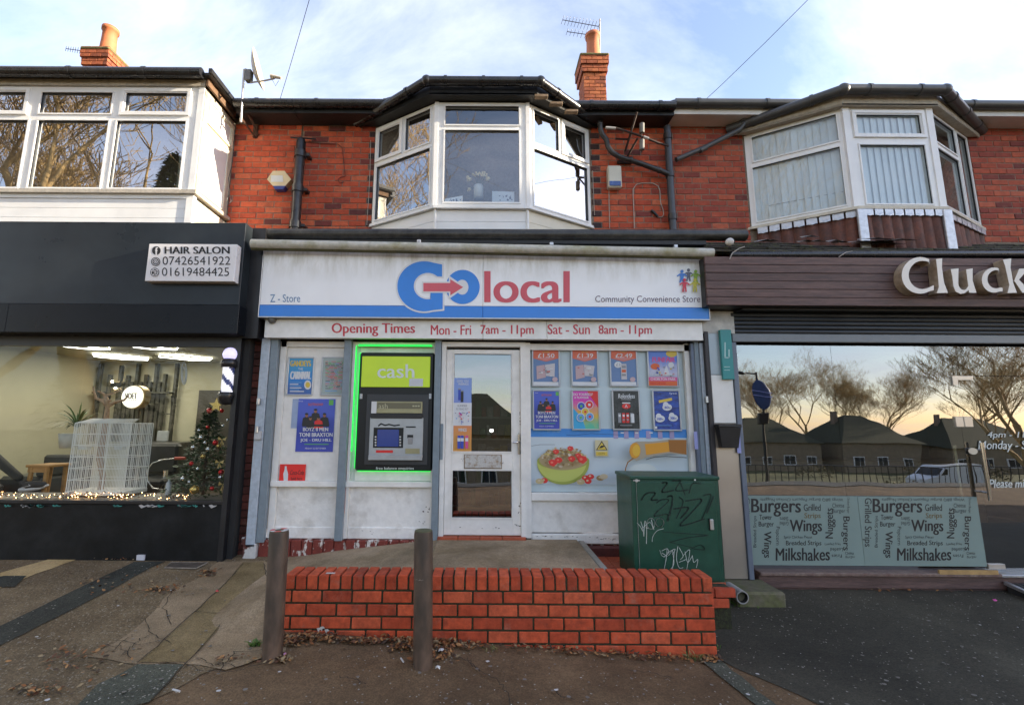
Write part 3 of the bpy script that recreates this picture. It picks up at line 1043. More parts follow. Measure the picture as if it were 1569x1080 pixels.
# chimneys
def chimney(parent, x0, x1, y0, y1, zb, zt_, potx, poty):
    c = MB(mortar_d).box(x0+.012, x1-.012, y0+.012, y1-.012, zb, zt_-.40).box(x0-.02, x1+.02, y0-.02, y1+.02, zt_-.42, zt_-.03).build('chimney', parent)
    L, H, j = .225, .082, .010
    ms = meshset(brick_c, L, H, .06, j)
    k = 0
    z = zb+.55
    while z < zt_-.07:
        o = .0
        if z > zt_-.44:
            o = .035
        if z > zt_-.34:
            o = .06
        for (ax, a, b, fixed) in (('x', x0-o, x1+o, y0-o), ('y', y0-o, y1+o, x0-o), ('y', y0-o, y1+o, x1+o)):
            t = a-(k % 2)*L/2
            while t < b-.01:
                p, q = max(a, t+j/2), min(b, t+L-j/2)
                if q-p > .03:
                    sc = (q-p)/(L-j)
                    if ax == 'x':
                        inst(random.choice(ms), 'brick', c, ((p+q)/2, fixed+.03, z+H/2), (sc, 1, 1))
                    else:
                        inst(random.choice(ms), 'brick', c, (fixed+(.03 if fixed < (x0+x1)/2 else -.03), (p+q)/2, z+H/2), (sc, 1, 1), (0, 0, math.pi/2))
                t += L
        z += H
        k += 1
    cap = M('mossy_mortar_cap', (.20, .16, .09), .95, .3, 12, bump=.6, c2=(.16, .17, .06))
    MB(cap).cbox(x0-.075, x1+.075, y0-.075, y1+.075, zt_-.10, zt_-.02, .03).build('mortar_cap', c)
    pot = M('terracotta_pot', (.48, .15, .06), .7, .12, 6, bump=.15)
    MB(pot).lathe(potx, poty, [(.155, zt_-.05), (.15, zt_+.0), (.135, zt_+.3), (.13, zt_+.52), (.155, zt_+.53), (.155, zt_+.60), (.12, zt_+.60), (.11, zt_+.3)], 20).build('chimney_pot', c)
chimney(rs_, 2.03, 2.49, 8.5, 8.98, 7.3, 9.19, 2.29, 8.68)
chimney(ra_, -8.27, -7.80, 8.5, 8.92, 7.3, 9.26, -7.98, 8.68)
# ================================================================ store front (plane y = 5.10)
FD = 5.10
pierb = brick_mesh(.215, .071, .05, brickmat('grimy_pier_brick', [(0, (.05, .018, .014)), (.6, (.10, .028, .020)), (1, (.14, .04, .028))]), 3)
# brick pier between salon and store, seen as a dark strip
pw = MB(mortar_d).box(-2.60, -2.42, 5.15, 5.4, .1, 3.6).build('brick_pier', STORE)
k = 0
while .2+k*.081 < 2.6:
    z = .2+k*.081+.036
    inst(pierb, 'brick', pw, (-2.515, 5.135, z), (.84 if k % 2 else .80, 1, 1))
    k += 1
MB(blackp).box(-2.62, -2.44, 4.90, 5.14, 2.5, 3.75).build('pier_cladding', STORE)
MB(dark_in).box(-2.66, -2.56, 5.0, 5.3, .1, 2.6).build('gap_filler', STORE)
# timber frame members
fm_ = MB(paint_w)
Zs, Zb, Zt = .955, .40, 2.50
fm_.box(-2.26, -1.52, 5.10, 5.16, Zt-.06, Zt)
fm_.box(-2.265, -2.20, 5.10, 5.17, Zb, Zt)
fm_.box(-1.46, -.53, 5.11, 5.16, Zt-.05, Zt)
fm_.box(-1.455, -1.425, 5.10, 5.17, Zb, Zt)
fm_.box(-.555, -.525, 5.10, 5.17, Zb, Zt)
fm_.box(.48, 2.30, 5.09, 5.15, Zt-.08, Zt-.01)
fm_.box(.475, .525, 5.08, 5.17, Zb+.02, Zt)
fm_.box(2.25, 2.30, 5.09, 5.17, Zb-.1, Zt)
fm_.build('timber_frame', STORE)
hd = MB(dark_in).box(-2.4, 2.42, 5.12, 5.3, Zt, 3.3)
hd.build('shutter_recess', STORE)
def panel(x0, x1, za, zb, y=5.13, m=paint_w, nm='panel'):
    return MB(m).cbox(x0, x1, y, y+.04, za, zb, .004).build(nm, STORE)
panel(-2.20, -1.525, Zs+.03, Zt-.06)
panel(-1.425, -.555, Zs+.03, Zt-.05, 5.15)
MB(paint_w).cbox(-2.26, -1.525, 5.07, 5.15, Zs-.03, Zs+.03, .006).cbox(-1.46, -.53, 5.08, 5.15, Zs-.03, Zs+.03, .006).build('sill_rail', STORE)
for a, b in ((-2.20, -1.525), (-1.425, -.555)):
    panel(a, b, Zb+.10, Zs-.03, 5.14, paint_dirty, 'lower_panel')
    MB(paint_dirty).cbox(a, b, 5.125, 5.16, Zb-.01, Zb+.11, .008).build('bottom_rail', STORE)
panel(.525, 2.25, .88, Zt-.08, 5.15, M('pale_blue_board', (.50, .60, .63), .35, .05, 3), 'window_board')
MB(paint_w).cbox(.525, 2.25, 5.07, 5.15, .80, .88, .006).build('sill_rail', STORE)
panel(.525, 2.25, .47, .80, 5.12, paint_dirty, 'lower_panel')
MB(paint_dirty).cbox(.525, 2.25, 5.10, 5.16, .36, .46, .008).build('bottom_rail', STORE)
# steel posts and shutter guides
def post(x0, x1, za, zb, m, y=5.03, d=.06):
    MB(m).cbox(x0, x1, y, y+d, za, zb, .004).build('steel_post', STORE)
post(-2.345, -2.265, .37, Zt+.02, greypaint)
post(-1.535, -1.455, .39, Zt+.02, greypaint)
post(-.53, -.46, .39, Zt+.02, greypaint)
post(2.335, 2.385, .3, Zt+.02, greypaint)
gu = M('pale_shutter_guide', (.44, .50, .57), .45, .12, 7, c2=(.36, .42, .48))
MB(gu).cbox(-2.445, -2.35, 5.02, 5.09, .33, Zt+.02, .004).build('shutter_guide', STORE)
MB(gu).cbox(2.39, 2.45, 5.02, 5.09, .3, Zt, .004).build('shutter_guide', STORE)
MB(M('worn_blue_post', (.10, .13, .19), .4, .1)).cbox(2.30, 2.335, 5.04, 5.09, .3, Zt, .003).build('steel_post', STORE)
for x, z in ((2.42, 1.9), (-2.40, 1.55), (-2.41, 1.85)):
    MB(alu).tube([(x, 5.02, z), (x, 4.985, z)], .014, 8).cbox(x-.018, x+.012, 4.975, 5.02, z-.06, z+.01, .004).build('shutter_bolt', STORE)
MB(M('grey_lock_box', (.45, .45, .45), .5, .1)).cbox(-2.43, -2.36, 4.985, 5.02, 1.42, 1.51, .005).build('lock_box', STORE)
# plinths: brick painted red and flaking white; as separate rendered bricks
pl_red = M('flaking_red_plinth', (.22, .035, .022), .75, .2, 9, c2=(.62, .58, .52), lo=.54, hi=.60, bump=.5, bsc=30, stretch=(1.6, 1, .9))
pl_w = M('flaking_white_plinth', (.60, .59, .56), .75, .1, 7, c2=(.10, .03, .022), lo=.52, hi=.56, bump=.5, bsc=30)
P0 = MB(pl_red).box(-2.33, -.50, 5.13, 5.2, -.1, Zb-.02).box(.55, 1.5, 5.14, 5.2, .1, Zb-.04).build('plinth', STORE)
x = -2.33
i = 0
while x < -.55:
    me = MB(pl_red)
    me.cbox(x, min(x+.105, -.52), 5.065, 5.14, .12, Zb-.012, .006)
    me.build('plinth_brick', STORE)
    x += .113
MB(pl_w).cbox(-2.47, -2.335, 5.02, 5.12, .16, .36, .008).build('plinth_end', STORE)
MB(pl_w).cbox(-2.50, -2.43, 5.04, 5.10, .34, .42, .008).build('paint_chip', STORE)
MB(M('dark_oxide_plinth', (.085, .022, .018), .7, .3, 20, bump=.4)).cbox(1.02, 1.5, 5.07, 5.14, .12, .345, .02).build('plinth', STORE)
# door
d = MB(paint_w)
DX0, DX1 = -.455, .465
d.box(DX0, DX0+.05, 5.06, 5.17, Zb+.03, Zt)
d.box(DX1-.05, DX1+.01, 5.06, 5.17, Zb+.03, Zt)
d.box(DX0+.05, DX1-.05, 5.06, 5.17, Zt-.05, Zt)
dfr = d.build('door_frame', STORE)
d = MB(paint_w)
L_, R_ = DX0+.052, DX1-.052
gx0, gx1 = P(694, 600, 5.1).x, P(785, 600, 5.1).x
zz = [zpx(y, 5.1) for y in (536, 541, 693, 719, 794, 817)]   # top, glass top, glass bottom, lower glass top, its bottom, foot
d.cbox(L_, gx0, 5.09, 5.135, .445, zz[0], .003)
d.cbox(gx1, R_, 5.09, 5.135, .445, zz[0], .003)
d.cbox(gx0, gx1, 5.09, 5.135, zz[1], zz[0], .003)
d.cbox(gx0, gx1, 5.09, 5.135, zz[3], zz[2], .003)
d.cbox(gx0, gx1, 5.09, 5.135, .445, zz[4], .003)
door = d.build('door', STORE, label='white painted shop door with two panes and peeling paint round the lock')
for a, b in ((zz[2], zz[1]), (zz[4], zz[3])):
    MB(g_door).add([(gx0, 5.115, a), (gx1, 5.115, a), (gx1, 5.115, b), (gx0, 5.115, b)], [(0, 1, 2, 3)]).build('pane', door)
    MB(paint_w).box(gx0, gx0+.012, 5.082, 5.09, a, b).box(gx1-.012, gx1, 5.082, 5.09, a, b).box(gx0+.012, gx1-.012, 5.082, 5.09, a, a+.012).box(gx0+.012, gx1-.012, 5.082, 5.09, b-.012, b).build('glazing_bead', door)
lb = MB(M('old_letterbox', (.56, .55, .52), .5, .15, 20, c2=(.28, .20, .12), lo=.5, hi=.7, bump=.3))
lb.pbox(712, 697, 768, 717, 5.078, .015, ch=.004).build('letterbox', door)
MB(M('brown_rust_edge', (.20, .14, .08), .8, .3)).pbox(711, 696, 769, 718, 5.084, .006).build('letterbox_frame', door)
MB(chrome).cbox(.385, .41, 5.065, 5.09, 1.28, 1.50, .006).tube([(.395, 5.065, 1.41), (.395, 5.03, 1.41), (.33, 5.03, 1.41)], .009, 8).build('door_handle', door)
MB(greypaint).box(DX0+.0, DX0+.03, 5.052, 5.062, 1.22, 1.6).build('frame_plate', STORE)
# chipped paint as small raised dark flecks where bare wood shows
def chips(parent, pxs, D, m=flake, name='bare_wood_patch', n=6, r=2.4):
    mb = MB(m, D)
    for (cx, cy, sx, sy) in pxs:
        for _ in range(n):
            x, y = cx+random.uniform(-sx, sx), cy+random.uniform(-sy, sy)
            k = random.randint(5, 8)
            rr = random.uniform(.4, 1)*r
            mb.D = D-random.uniform(0, .001)
            mb.step = 0
            mb.fp([(x+rr*random.uniform(.4, 1.2)*math.cos(2*math.pi*j/k)*min(1.6, max(.6, sx/4)), y+rr*random.uniform(.3, .9)*math.sin(2*math.pi*j/k)*min(2, max(.5, sy/6))) for j in range(k)])
    mb.build(name, parent)
chips(door, [(797, 645, 2.2, 14), (797, 670, 2.2, 8), (796, 775, 2.5, 12), (793, 805, 5, 5), (740, 808, 35, 1.5), (715, 703, 8, 3), (765, 708, 8, 3)], 5.0885, r=1.6)
chips(STORE, [(655, 775, 8, 10), (560, 815, 15, 3), (648, 800, 6, 2)], 5.1175, n=5, r=1.5)
chips(STORE, [(870, 822, 60, 1.2), (930, 826, 14, 1.5)], 5.0985, n=14, r=1.5)
MB(red_tile).cbox(-.46, -.25, 5.02, 5.12, .36, .438, .004).cbox(-.245, -.02, 5.02, 5.12, .36, .438, .004).cbox(-.015, .21, 5.02, 5.12, .36, .438, .004).cbox(.215, .46, 5.02, 5.12, .36, .438, .004).build('threshold_tiles', STORE)
# dim shop seen through the door
r = MB(M('shop_inside', (.10, .095, .085), .9, .2, 2))
r.box(-.9, 1.0, 7.6, 7.65, .4, 3.0).box(-.95, -.9, 5.2, 7.6, .4, 3.0).box(1.0, 1.05, 5.2, 7.6, .4, 3.0).box(-.95, 1.05, 5.2, 7.6, 2.95, 3.0).box(-.95, 1.05, 5.17, 7.6, .36, .43)
r.build('room', STORE)
shelf = thing('shelf_unit', (0, 6.6, .43), 'dim shelf unit stocked with small packets behind the white shop door', 'shelf')
MB(M('shelf_metal', (.12, .12, .12), .5, .1)).box(-.85, .95, 6.9, 6.93, .43, 2.3).build('back_panel', shelf)
pk = [M('packet_%s' % n_, tuple(v*.45 for v in c_), .5, .2, 30, rnd=.3) for n_, c_ in (('red', (.4, .05, .03)), ('yellow', (.5, .4, .06)), ('white', (.5, .5, .48)), ('green', (.06, .25, .08)), ('blue', (.05, .12, .4)), ('brown', (.2, .11, .05)))]
for i in range(6):
    z = .5+i*.3
    MB(M('shelf_board', (.25, .25, .24), .5, .1)).box(-.85, .95, 6.55, 6.9, z-.02, z).build('shelf', shelf)
    mb = MB(pk[0])
    x = -.83
    while x < .9:
        w_ = random.uniform(.06, .12)
        mb.cbox(x, x+w_-.01, 6.56, 6.75, z+.002, z+random.uniform(.12, .24), .006, random.choice(pk))
        x += w_
    mb.build('stock_row', shelf)
MB(M('shop_inside_lamp', (1, .98, .9), .5, 0, emit=14)).box(.10, .14, 6.2, 6.24, 1.50, 1.53).build('counter_lamp', shelf)

# ---- opening times board and main sign
redt = M('sign_red', (.52, .035, .05), .4, .05)
ob_ = MB(M('band_grey_white', (.84, .84, .82), .45, .05, 3, c2=(.72, .72, .68)))
xa, xb, zo0, zo1 = P(405, 505, 4.95).x, P(1077, 505, 4.95).x, 2.515, 2.72
OB = thing('opening_times_board', (0, 4.95, zo0), 'long narrow white board with red opening times lettering below the main shop sign', 'sign')
cuts = [xa, P(740, 505, 4.95).x, P(838, 505, 4.95).x, xb]
for i in range(3):
    MB(ob_.m).cbox(cuts[i]+.002, cuts[i+1]-.002, 4.95, 5.02, zo0, zo1, .003).build('board', OB)
def words(parent, D, m, items, nm='lettering'):
    for it in items:
        k = MB(m, D)
        k.ft(*it[:5], bold=it[5] if len(it) > 5 else 0)
        k.build(nm, parent)
words(OB, 4.949, redt, [('Opening Times', 508, 495, 636, 515, .022), ('Mon - Fri', 660, 498, 722, 513, .018), ('7am - 11pm', 736, 498, 818, 516, .018),
                        ('Sat - Sun', 839, 497, 904, 512, .018), ('8am - 11pm', 917, 498, 999, 516, .018)])
MB(M('dirty_board_edge', (.22, .21, .17), .7, .3, 9)).box(xa, xb, 4.90, 5.02, zo1+.0, zo1+.012).build('board_top_edge', OB)
# dome camera under the left end
mb = MB(M('grey_dome', (.10, .10, .09), .4, .2))
dc = P(417, 490, 4.93)
cctv = thing('dome_camera', dc, 'small dark dome security camera under the left end of the main sign', 'security camera')
mb.ball(dc, .045, 12).build('dome', cctv)
MB(alu).tube([dc+Vector((0, 0, .03)), dc+Vector((0, 0, .055))], .05, 14).build('mount', cctv)
# main sign
signw = M('sign_white_face', (.86, .87, .88), .38, .03, 2)
def streaks(m):
    """rain-washed dirt running down from the top of the sign"""
    t = m.node_tree
    b = t.nodes['Principled BSDF']
    co = N(t, 'ShaderNodeTexCoord')
    mp_ = N(t, 'ShaderNodeMapping')
    mp_.inputs['Scale'].default_value = (3.2, 1, .8)
    t.links.new(co.outputs['Object'], mp_.inputs[0])
    n = N(t, 'ShaderNodeTexNoise', i_Scale=2.2, i_Detail=8, i_Roughness=.7)
    t.links.new(mp_.outputs[0], n.inputs['Vector'])
    sp = N(t, 'ShaderNodeSeparateXYZ')
    t.links.new(co.outputs['Object'], sp.inputs[0])
    r1 = N(t, 'ShaderNodeMapRange')
    r1.inputs[1].default_value, r1.inputs[2].default_value = .38, .74
    t.links.new(sp.outputs['Z'], r1.inputs[0])
    r2 = N(t, 'ShaderNodeMapRange')
    r2.inputs[1].default_value, r2.inputs[2].default_value = .42, .70
    t.links.new(n.outputs[0], r2.inputs[0])
    mu = N(t, 'ShaderNodeMath', operation='MULTIPLY')
    t.links.new(r1.outputs[0], mu.inputs[0])
    t.links.new(r2.outputs[0], mu.inputs[1])
    mi = N(t, 'ShaderNodeMix', data_type='RGBA')
    t.links.new(mu.outputs[0], mi.inputs['Factor'])
    src = b.inputs['Base Color'].links[0].from_socket if b.inputs['Base Color'].links else None
    if src:
        t.links.new(src, mi.inputs['A'])
    mi.inputs['B'].default_value = (.42, .40, .31, 1)
    t.links.new(mi.outputs['Result'], b.inputs['Base Color'])
streaks(signw)
xs0, xs1 = -2.43, 2.45
SB = thing('shop_sign', (0, 4.88, 2.73), 'large white and blue box sign with big blue and red lettering over the door', 'sign')
mids = P(740, 430, 4.88).x
for a, b in ((xs0, mids-.0015), (mids+.0015, xs1)):
    MB(signw).cbox(a, b, 4.88, 5.04, 2.865, 3.525, .003).build('face_panel', SB)
    MB(M('sign_blue', (.035, .22, .68), .35, .03)).cbox(a, b, 4.879, 5.04, 2.735, 2.862, .003).build('blue_band', SB)
blue = M('logo_blue', (.032, .225, .70), .35, .03)
outw = M('logo_outline_white', (.68, .69, .70), .4, 0)
redl = M('logo_red', (.62, .10, .13), .4, .05)
lg = MB(blue, 4.8775)
def zc(x, y):                                      # crop pixels of the logo -> photograph pixels
    return (600+x/5.23, 390+y/5.23)
def gshape(grow):
    out = []
    for k in range(33):                            # outer arc, upper right terminal to lower right
        a = rad(70+(287-70)*k/32)
        out.append((262+(216+grow)*math.cos(a)*1.0, 255-(201+grow)*math.sin(a)))
    out.insert(0, (405+grow, 80-grow))
    out.append((410+grow, 437+grow))
    out.append((410+grow, 305-grow*.5))
    out.append((312-grow*.3, 305-grow*.5))
    out.append((312-grow*.3, 357))
    inn = []
    for k in range(25):
        a = rad(290-(290-48)*k/24)
        inn.append((290+(112-grow)*math.cos(a), 253-(105-grow)*math.sin(a)))
    out += [p for p in inn if p[0] < 404]
    out.append((405+grow, 178+grow))
    return [zc(*p) for p in out]
lg.fp(gshape(13), outw)
lg.fp(gshape(0), blue)
lg.fe(*zc(570, 260), 136/5.23, 137/5.23, blue, 40)
lg.fe(*zc(566, 262), 50/5.23, 60/5.23, outw, 30)
lg.fp([zc(*p) for p in ((243, 215), (458, 215), (458, 168), (592, 262), (458, 358), (458, 307), (243, 307))], outw)
lg.fp([zc(*p) for p in ((254, 228), (470, 228), (470, 198), (574, 262), (470, 328), (470, 296), (254, 296))], redl)
lg.build('logo', SB)
t = MB(M('sign_red_fading', (.60, .085, .11), .4, .05), 4.8775)
t.ft('local', *zc(742, 133), *zc(1428, 385), bold=.030, res=6)
t.build('lettering', SB)
t = MB(M('sign_blue_grey', (.12, .24, .42), .4, .05), 4.8775)
words(SB, 4.8775, t.m, [('Z - Store', 414, 451, 460, 463)])
words(SB, 4.8775, M('sign_brown_grey', (.14, .09, .13), .4, .05), [('Community Convenience Store', 912, 453, 1073, 466)])
e = MB(redt, 4.8775)
cols = [M('emblem_'+n_, c_, .4, .05) for n_, c_ in (('blue', (.05, .2, .6)), ('grey', (.10, .11, .16)), ('green', (.25, .42, .05)), ('red', (.6, .03, .06)), ('yellow', (.55, .5, .05)))]
for (cx, cy, m, h) in ((1055, 414, 1, 20), (1045, 416, 0, 20), (1066, 416, 2, 20), (1049, 429, 3, 22), (1065, 429, 4, 22)):
    e.fe(cx, cy, 2.5, 2.6, cols[m])
    e.fp([(cx-3.5, cy+3), (cx+3.5, cy+3), (cx+2.4, cy+11), (cx-2.4, cy+11)], cols[m])
    e.fs_([(cx-3, cy+4), (cx-7, cy+7)], 2, cols[m])
    e.fs_([(cx+3, cy+4), (cx+7, cy+7)], 2, cols[m])
    e.fs_([(cx-1.2, cy+10), (cx-2.6, cy+h*.8)], 2.4, cols[m])
    e.fs_([(cx+1.2, cy+10), (cx+2.2, cy+h*.8)], 2.4, cols[m])
e.build('emblem', SB)
MB(alu).cbox(xs0-.006, xs1+.006, 4.872, 5.04, 2.722, 2.735, .002).cbox(xs0-.008, xs0-.001, 4.872, 5.04, 2.735, 3.53, .002).cbox(xs1+.001, xs1+.008, 4.872, 5.04, 2.735, 3.53, .002).build('sign_trim', SB)
# white canopy blind cassette over the sign, green with algae underneath
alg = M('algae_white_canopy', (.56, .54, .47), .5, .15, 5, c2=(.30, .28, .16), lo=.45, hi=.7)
HC = thing('blind_housing', (0, 4.78, 3.6), 'long white rounded awning housing with green algae above the blue and white sign', 'awning housing')
p0, p1 = P(386, 374, 4.78), P(1092, 388, 4.78)
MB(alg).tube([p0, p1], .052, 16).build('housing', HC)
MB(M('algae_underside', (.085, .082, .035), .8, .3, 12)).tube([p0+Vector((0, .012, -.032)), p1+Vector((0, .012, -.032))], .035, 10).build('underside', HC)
for px in (642, 845, 1035):
    q = P(px, 366+(px-386)*.02, 4.78)
    MB(alu).cbox(q.x-.02, q.x+.02, 4.76, 4.80, q.z-.01, q.z+.025, .005).build('clip', HC)
# black gutter and flat roof edge over the shop
f = MB(soffit)
f.box(-2.5, 2.52, 4.97, 5.9, 3.62, 3.68)
f.box(-2.5, 2.52, 5.05, 5.12, 3.50, 3.62)
f.build('flat_roof', STORE)
MB(M('old_black_gutter', (.020, .020, .019), .35, .25, 9, c2=(.05, .047, .04))).tube([P(388, 359, 4.98), P(1142, 361, 4.98)], .065, 14).build('gutter', STORE)

# ================================================================ salon front
SF = thing('salon_fascia', (-5.6, 4.75, 2.8), 'plain dark grey fascia panel with a black shutter box below it on the salon', 'fascia')
zf0, zf1, zf2 = zpx(467, 4.75, 300), zpx(341, 4.75, 300), zpx(513, 4.82, 300)
xe = P(372, 400, 4.75).x
MB(dkgrey).cbox(-8.6, xe, 4.75, 5.1, zf0, zf1, .004).build('panel', SF)
for a, b in ((-8.6, P(10, 490, 4.74).x), (P(10, 490, 4.74).x+.004, xe+.015)):
    MB(salonblk).cbox(a, b, 4.735, 5.05, zf2, zf0-.002, .004).build('shutter_box', SF)
w = MB(blackp)
zsill, zwt = zpx(766, 4.97, 200), zpx(531, 4.97, 200)
xr = P(354, 650, 4.97).x
w.box(-8.6, xr, 4.95, 5.02, zwt, zf2+.02)
w.box(xr, -2.62, 4.93, 5.03, .18, zf2+.02)
w.cbox(-8.6, xr, 4.93, 5.05, zsill-.035, zsill, .006)
w.build('window_frame', SALON)
MB(M('salon_stallriser', (.005, .006, .007), .5, .3, 3, spec=.25, c2=(.011, .012, .013), bump=.1)).cbox(-8.6, xr+.04, 4.955, 5.1, .05, zsill-.035, .005).build('stallriser', SALON)
gx = P(118, 640, 4.975).x
for a, b in ((-8.6, gx-.002), (gx+.002, xr)):
    MB(g_salon).add([(a, 4.985, zsill), (b, 4.985, zsill), (b, 4.985, zwt), (a, 4.985, zwt)], [(0, 1, 2, 3)]).build('pane', SALON)
MB(M('flaked_teal_paint', (.02, .16, .14), .6, .3), 4.9275)
tq = MB(M('flaked_teal_paint', (.02, .20, .17), .6, .3), 4.9285)
tw = M('flaked_pale_paint', (.35, .34, .33), .7, .2)
for _ in range(26):
    a = random.uniform(0, 335)
    wv = random.uniform(2, 16)
    tq.D = 4.9285
    tq.fp([(a, 774), (a+wv*.3, 772.5), (a+wv*.6, 774.5), (a+wv, 774), (a+wv*.8, 776), (a+wv*.3, 775.5+random.uniform(0, 3))], tw if random.random() < .5 else None)
tq.build('flaked_paint', SALON)
# sign box on the fascia
HS = thing('salon_sign', P(295, 430, 4.66), 'white light box reading hair salon with two phone numbers on the dark grey fascia', 'sign')
MB(M('lightbox_white', (.72, .70, .70), .3, .03)).pbox(225, 374, 361, 431, 4.66, .09, ch=.004).build('box', HS)
blk = M('sign_black', (.012, .010, .010), .4, 0)
t = MB(blk, 4.6585)
words(HS, 4.6585, blk, [('HAIR SALON', 252, 378, 352, 389, .05), ('07426541922', 249, 393, 353, 406), ('01619484425', 248, 410, 351, 423)])
wt_ = M('sign_icon_white', (.72, .70, .70), .4, 0)
t.fe(239.5, 384, 6.6, 6.6, blk, 28)
t.ft('f', 237.5, 379, 242, 391, wt_, bold=.05)
t.fe(238.5, 401, 7, 6.8, blk, 28)
t.fring(238.5, 401, 5.6, 5.4, .7, wt_)
t.fring(238.5, 401, 3.2, 3.1, .9, wt_)
t.fe(238.5, 401, 1.2, 1.2, wt_)
t.fe(237, 417, 6.9, 6.7, blk, 28)
t.fring(237, 417, 5.8, 5.6, 1, wt_)
t.fs_([(231.5, 415), (236, 416), (242, 413)], .9, wt_)
t.fs_([(234, 422), (238, 417), (242.5, 418)], .9, wt_)
t.fs_([(234, 412), (238, 417), (239.5, 422)], .9, wt_)
t.build('icons', HS)

# ================================================================ grill front
tb = M('brown_stained_board', (.085, .048, .042), .62, .2, 5, bump=.35, bsc=14, stretch=(.7, 1, 7), c2=(.13, .075, .065), rnd=.15)
GFs = thing('grill_fascia', (5.5, 4.75, 2.85), 'fascia of brown stained timber boards carrying the big cream letters', 'fascia')
zz0, zz1 = zpx(469, 4.75, 1300), zpx(394.5, 4.75, 1300)
n = 6
h = (zz1-zz0)/n
for i in range(n):
    brk = 5.6 if i % 2 else 8.7
    for a, b in ((P(1082, 430, 4.75).x, brk), (brk+.003, 8.7)):
        if b-a > .1:
            MB(tb).cbox(a, b, 4.75+random.uniform(-.003, .003), 4.78, zz0+i*h+.003, zz0+(i+1)*h-.001, .003).build('board', GFs)
MB(blackp).box(P(1082, 430, 4.75).x, 8.7, 4.785, 4.95, zz0, zz1).build('backing', GFs)
# letters, each a solid
def solidtext(ch, a, b, c, d, D, dep, bold, name, parent, m, mside, slim=0):
    V, Fc = textgeo(ch, bold, 5)
    X0, X1 = min(v.x for v in V), max(v.x for v in V)
    Y0, Y1 = min(v.y for v in V), max(v.y for v in V)
    mb = MB(m)
    F_ = [P(a+(v.x-X0)/(X1-X0)*(c-a), d-(v.y-Y0)/(Y1-Y0)*(d-b), D) for v in V]
    n = len(V)
    mb.add(F_, Fc, m)
    ec = {}
    for f in Fc:
        for i in range(len(f)):
            e_ = (f[i], f[(i+1) % len(f)])
            ec[tuple(sorted(e_))] = ec.get(tuple(sorted(e_)), 0)+1
    bd = [e_ for e_, c_ in ec.items() if c_ == 1]
    mb.add(F_+[p+Vector((0, dep, 0)) for p in F_], [(i, j, j+n, i+n) for i, j in bd], mside)
    mb.add([p+Vector((0, dep, 0)) for p in F_], Fc, mside)
    return mb.build(name, parent)
lw_ = M('cream_letter_face', (.74, .69, .62), .4, .04, 3)
ls_ = M('letter_return_dirty', (.55, .46, .36), .45, .2, 6, c2=(.28, .21, .14))
GL = thing('grill_sign', (5.6, 4.64, 2.95), 'big raised cream letters of the grill name on brown boards', 'sign')
def letter(pts, nm='letter'):
    mb = MB(lw_)
    F_ = [P(1370+x/6, 360+y/6, 4.645) for x, y in pts]
    tr = [tuple(t) for t in tessellate_polygon([F_])]
    mb.add(F_, tr, lw_)
    n = len(F_)
    B_ = [p+Vector((0, .10, 0)) for p in F_]
    mb.add(F_+B_, [(i, (i+1) % n, (i+1) % n+n, i+n) for i in range(n)], ls_)
    mb.add(B_, tr, ls_)
    mb.build(nm, GL)
def arc(cx, cy, rx, ry, a0, a1, n=18):
    return [(cx+rx*math.cos(rad(a0+(a1-a0)*k/n)), cy-ry*math.sin(rad(a0+(a1-a0)*k/n))) for k in range(n+1)]
letter([(322, 222)]+arc(240, 372, 170, 168, 62, 300, 26)+[(365, 508), (366, 462)]+arc(262, 368, 128, 130, 320-25, 60, 24)+[(322, 278)])
letter([(385, 222), (442, 215), (440, 300), (460, 440), (495, 532), (392, 535), (412, 480), (395, 300)])
letter([(520, 315), (592, 308), (590, 440)]+arc(642, 440, 52, 66, 180, 290, 8)+[(682, 470), (662, 318), (722, 308), (722, 420), (757, 532), (690, 532), (685, 508)]+[(650, 535), (610, 542), (565, 520), (545, 470), (535, 380)])
letter([(962, 312)]+arc(920, 415, 113, 116, 70, 295, 22)+[(998, 520), (998, 488)]+arc(938, 408, 80, 84, 298, 70, 20)+[(962, 356)])
letter([(1000, 228), (1078, 215), (1070, 300), (1095, 440), (1130, 532), (1042, 535), (1060, 460), (1022, 290)])
letter([(1104, 420), (1150, 312), (1240, 306), (1148, 412), (1270, 532), (1180, 532)])
# the rest of the name, just outside the frame
for ch, a, b in (('i', 1590, 1604), ('n', 1616, 1660), ('g', 1668, 1712)):
    solidtext(ch, a, 400 if ch == 'i' else 414, b, 449 if ch != 'g' else 462, 4.645, .10, .02, 'letter', GL, lw_, ls_)
MB(blackpl).tube([P(1120, 391, 4.80), P(1700, 389, 4.80)], .036, 14).build('gutter', GRILL, label='black plastic gutter above the brown boards')
# mossy pent roof, row by row of tiles
tile = MB(slate)
tm = M('mossy_roof_tile', (.045, .038, .030), .85, .3, 15, bump=.6, c2=(.085, .095, .03), lo=.5, hi=.7, rnd=.3)
tm2 = brick_mesh(.205, .022, .26, tm, 4, .006)
roofp = MB(slate).add([(2.52, 4.83, 3.46), (8.7, 4.83, 3.46), (8.7, 5.80, 3.97), (2.52, 5.80, 3.97)], [(0, 1, 2, 3)]).build('pent_roof', GRILL)
sl = math.atan2(.51, .97)
for r_ in range(4):
    x = 2.62+(r_ % 2)*.105
    while x < 7.2:
        yy = 4.93+r_*.235
        inst(tm2, 'roof_tile', roofp, (x+random.uniform(-.006, .006), yy, 3.46+(yy-4.83)*.526+.022+random.uniform(0, .006)), (1, 1, 1), (sl-.06, random.uniform(-.03, .03), random.uniform(-.02, .02)))
        x += .213
tile = None
mb = MB(M('torn_felt_flashing', (.42, .42, .42), .5, .3, 9, c2=(.2, .19, .18), bump=.5))
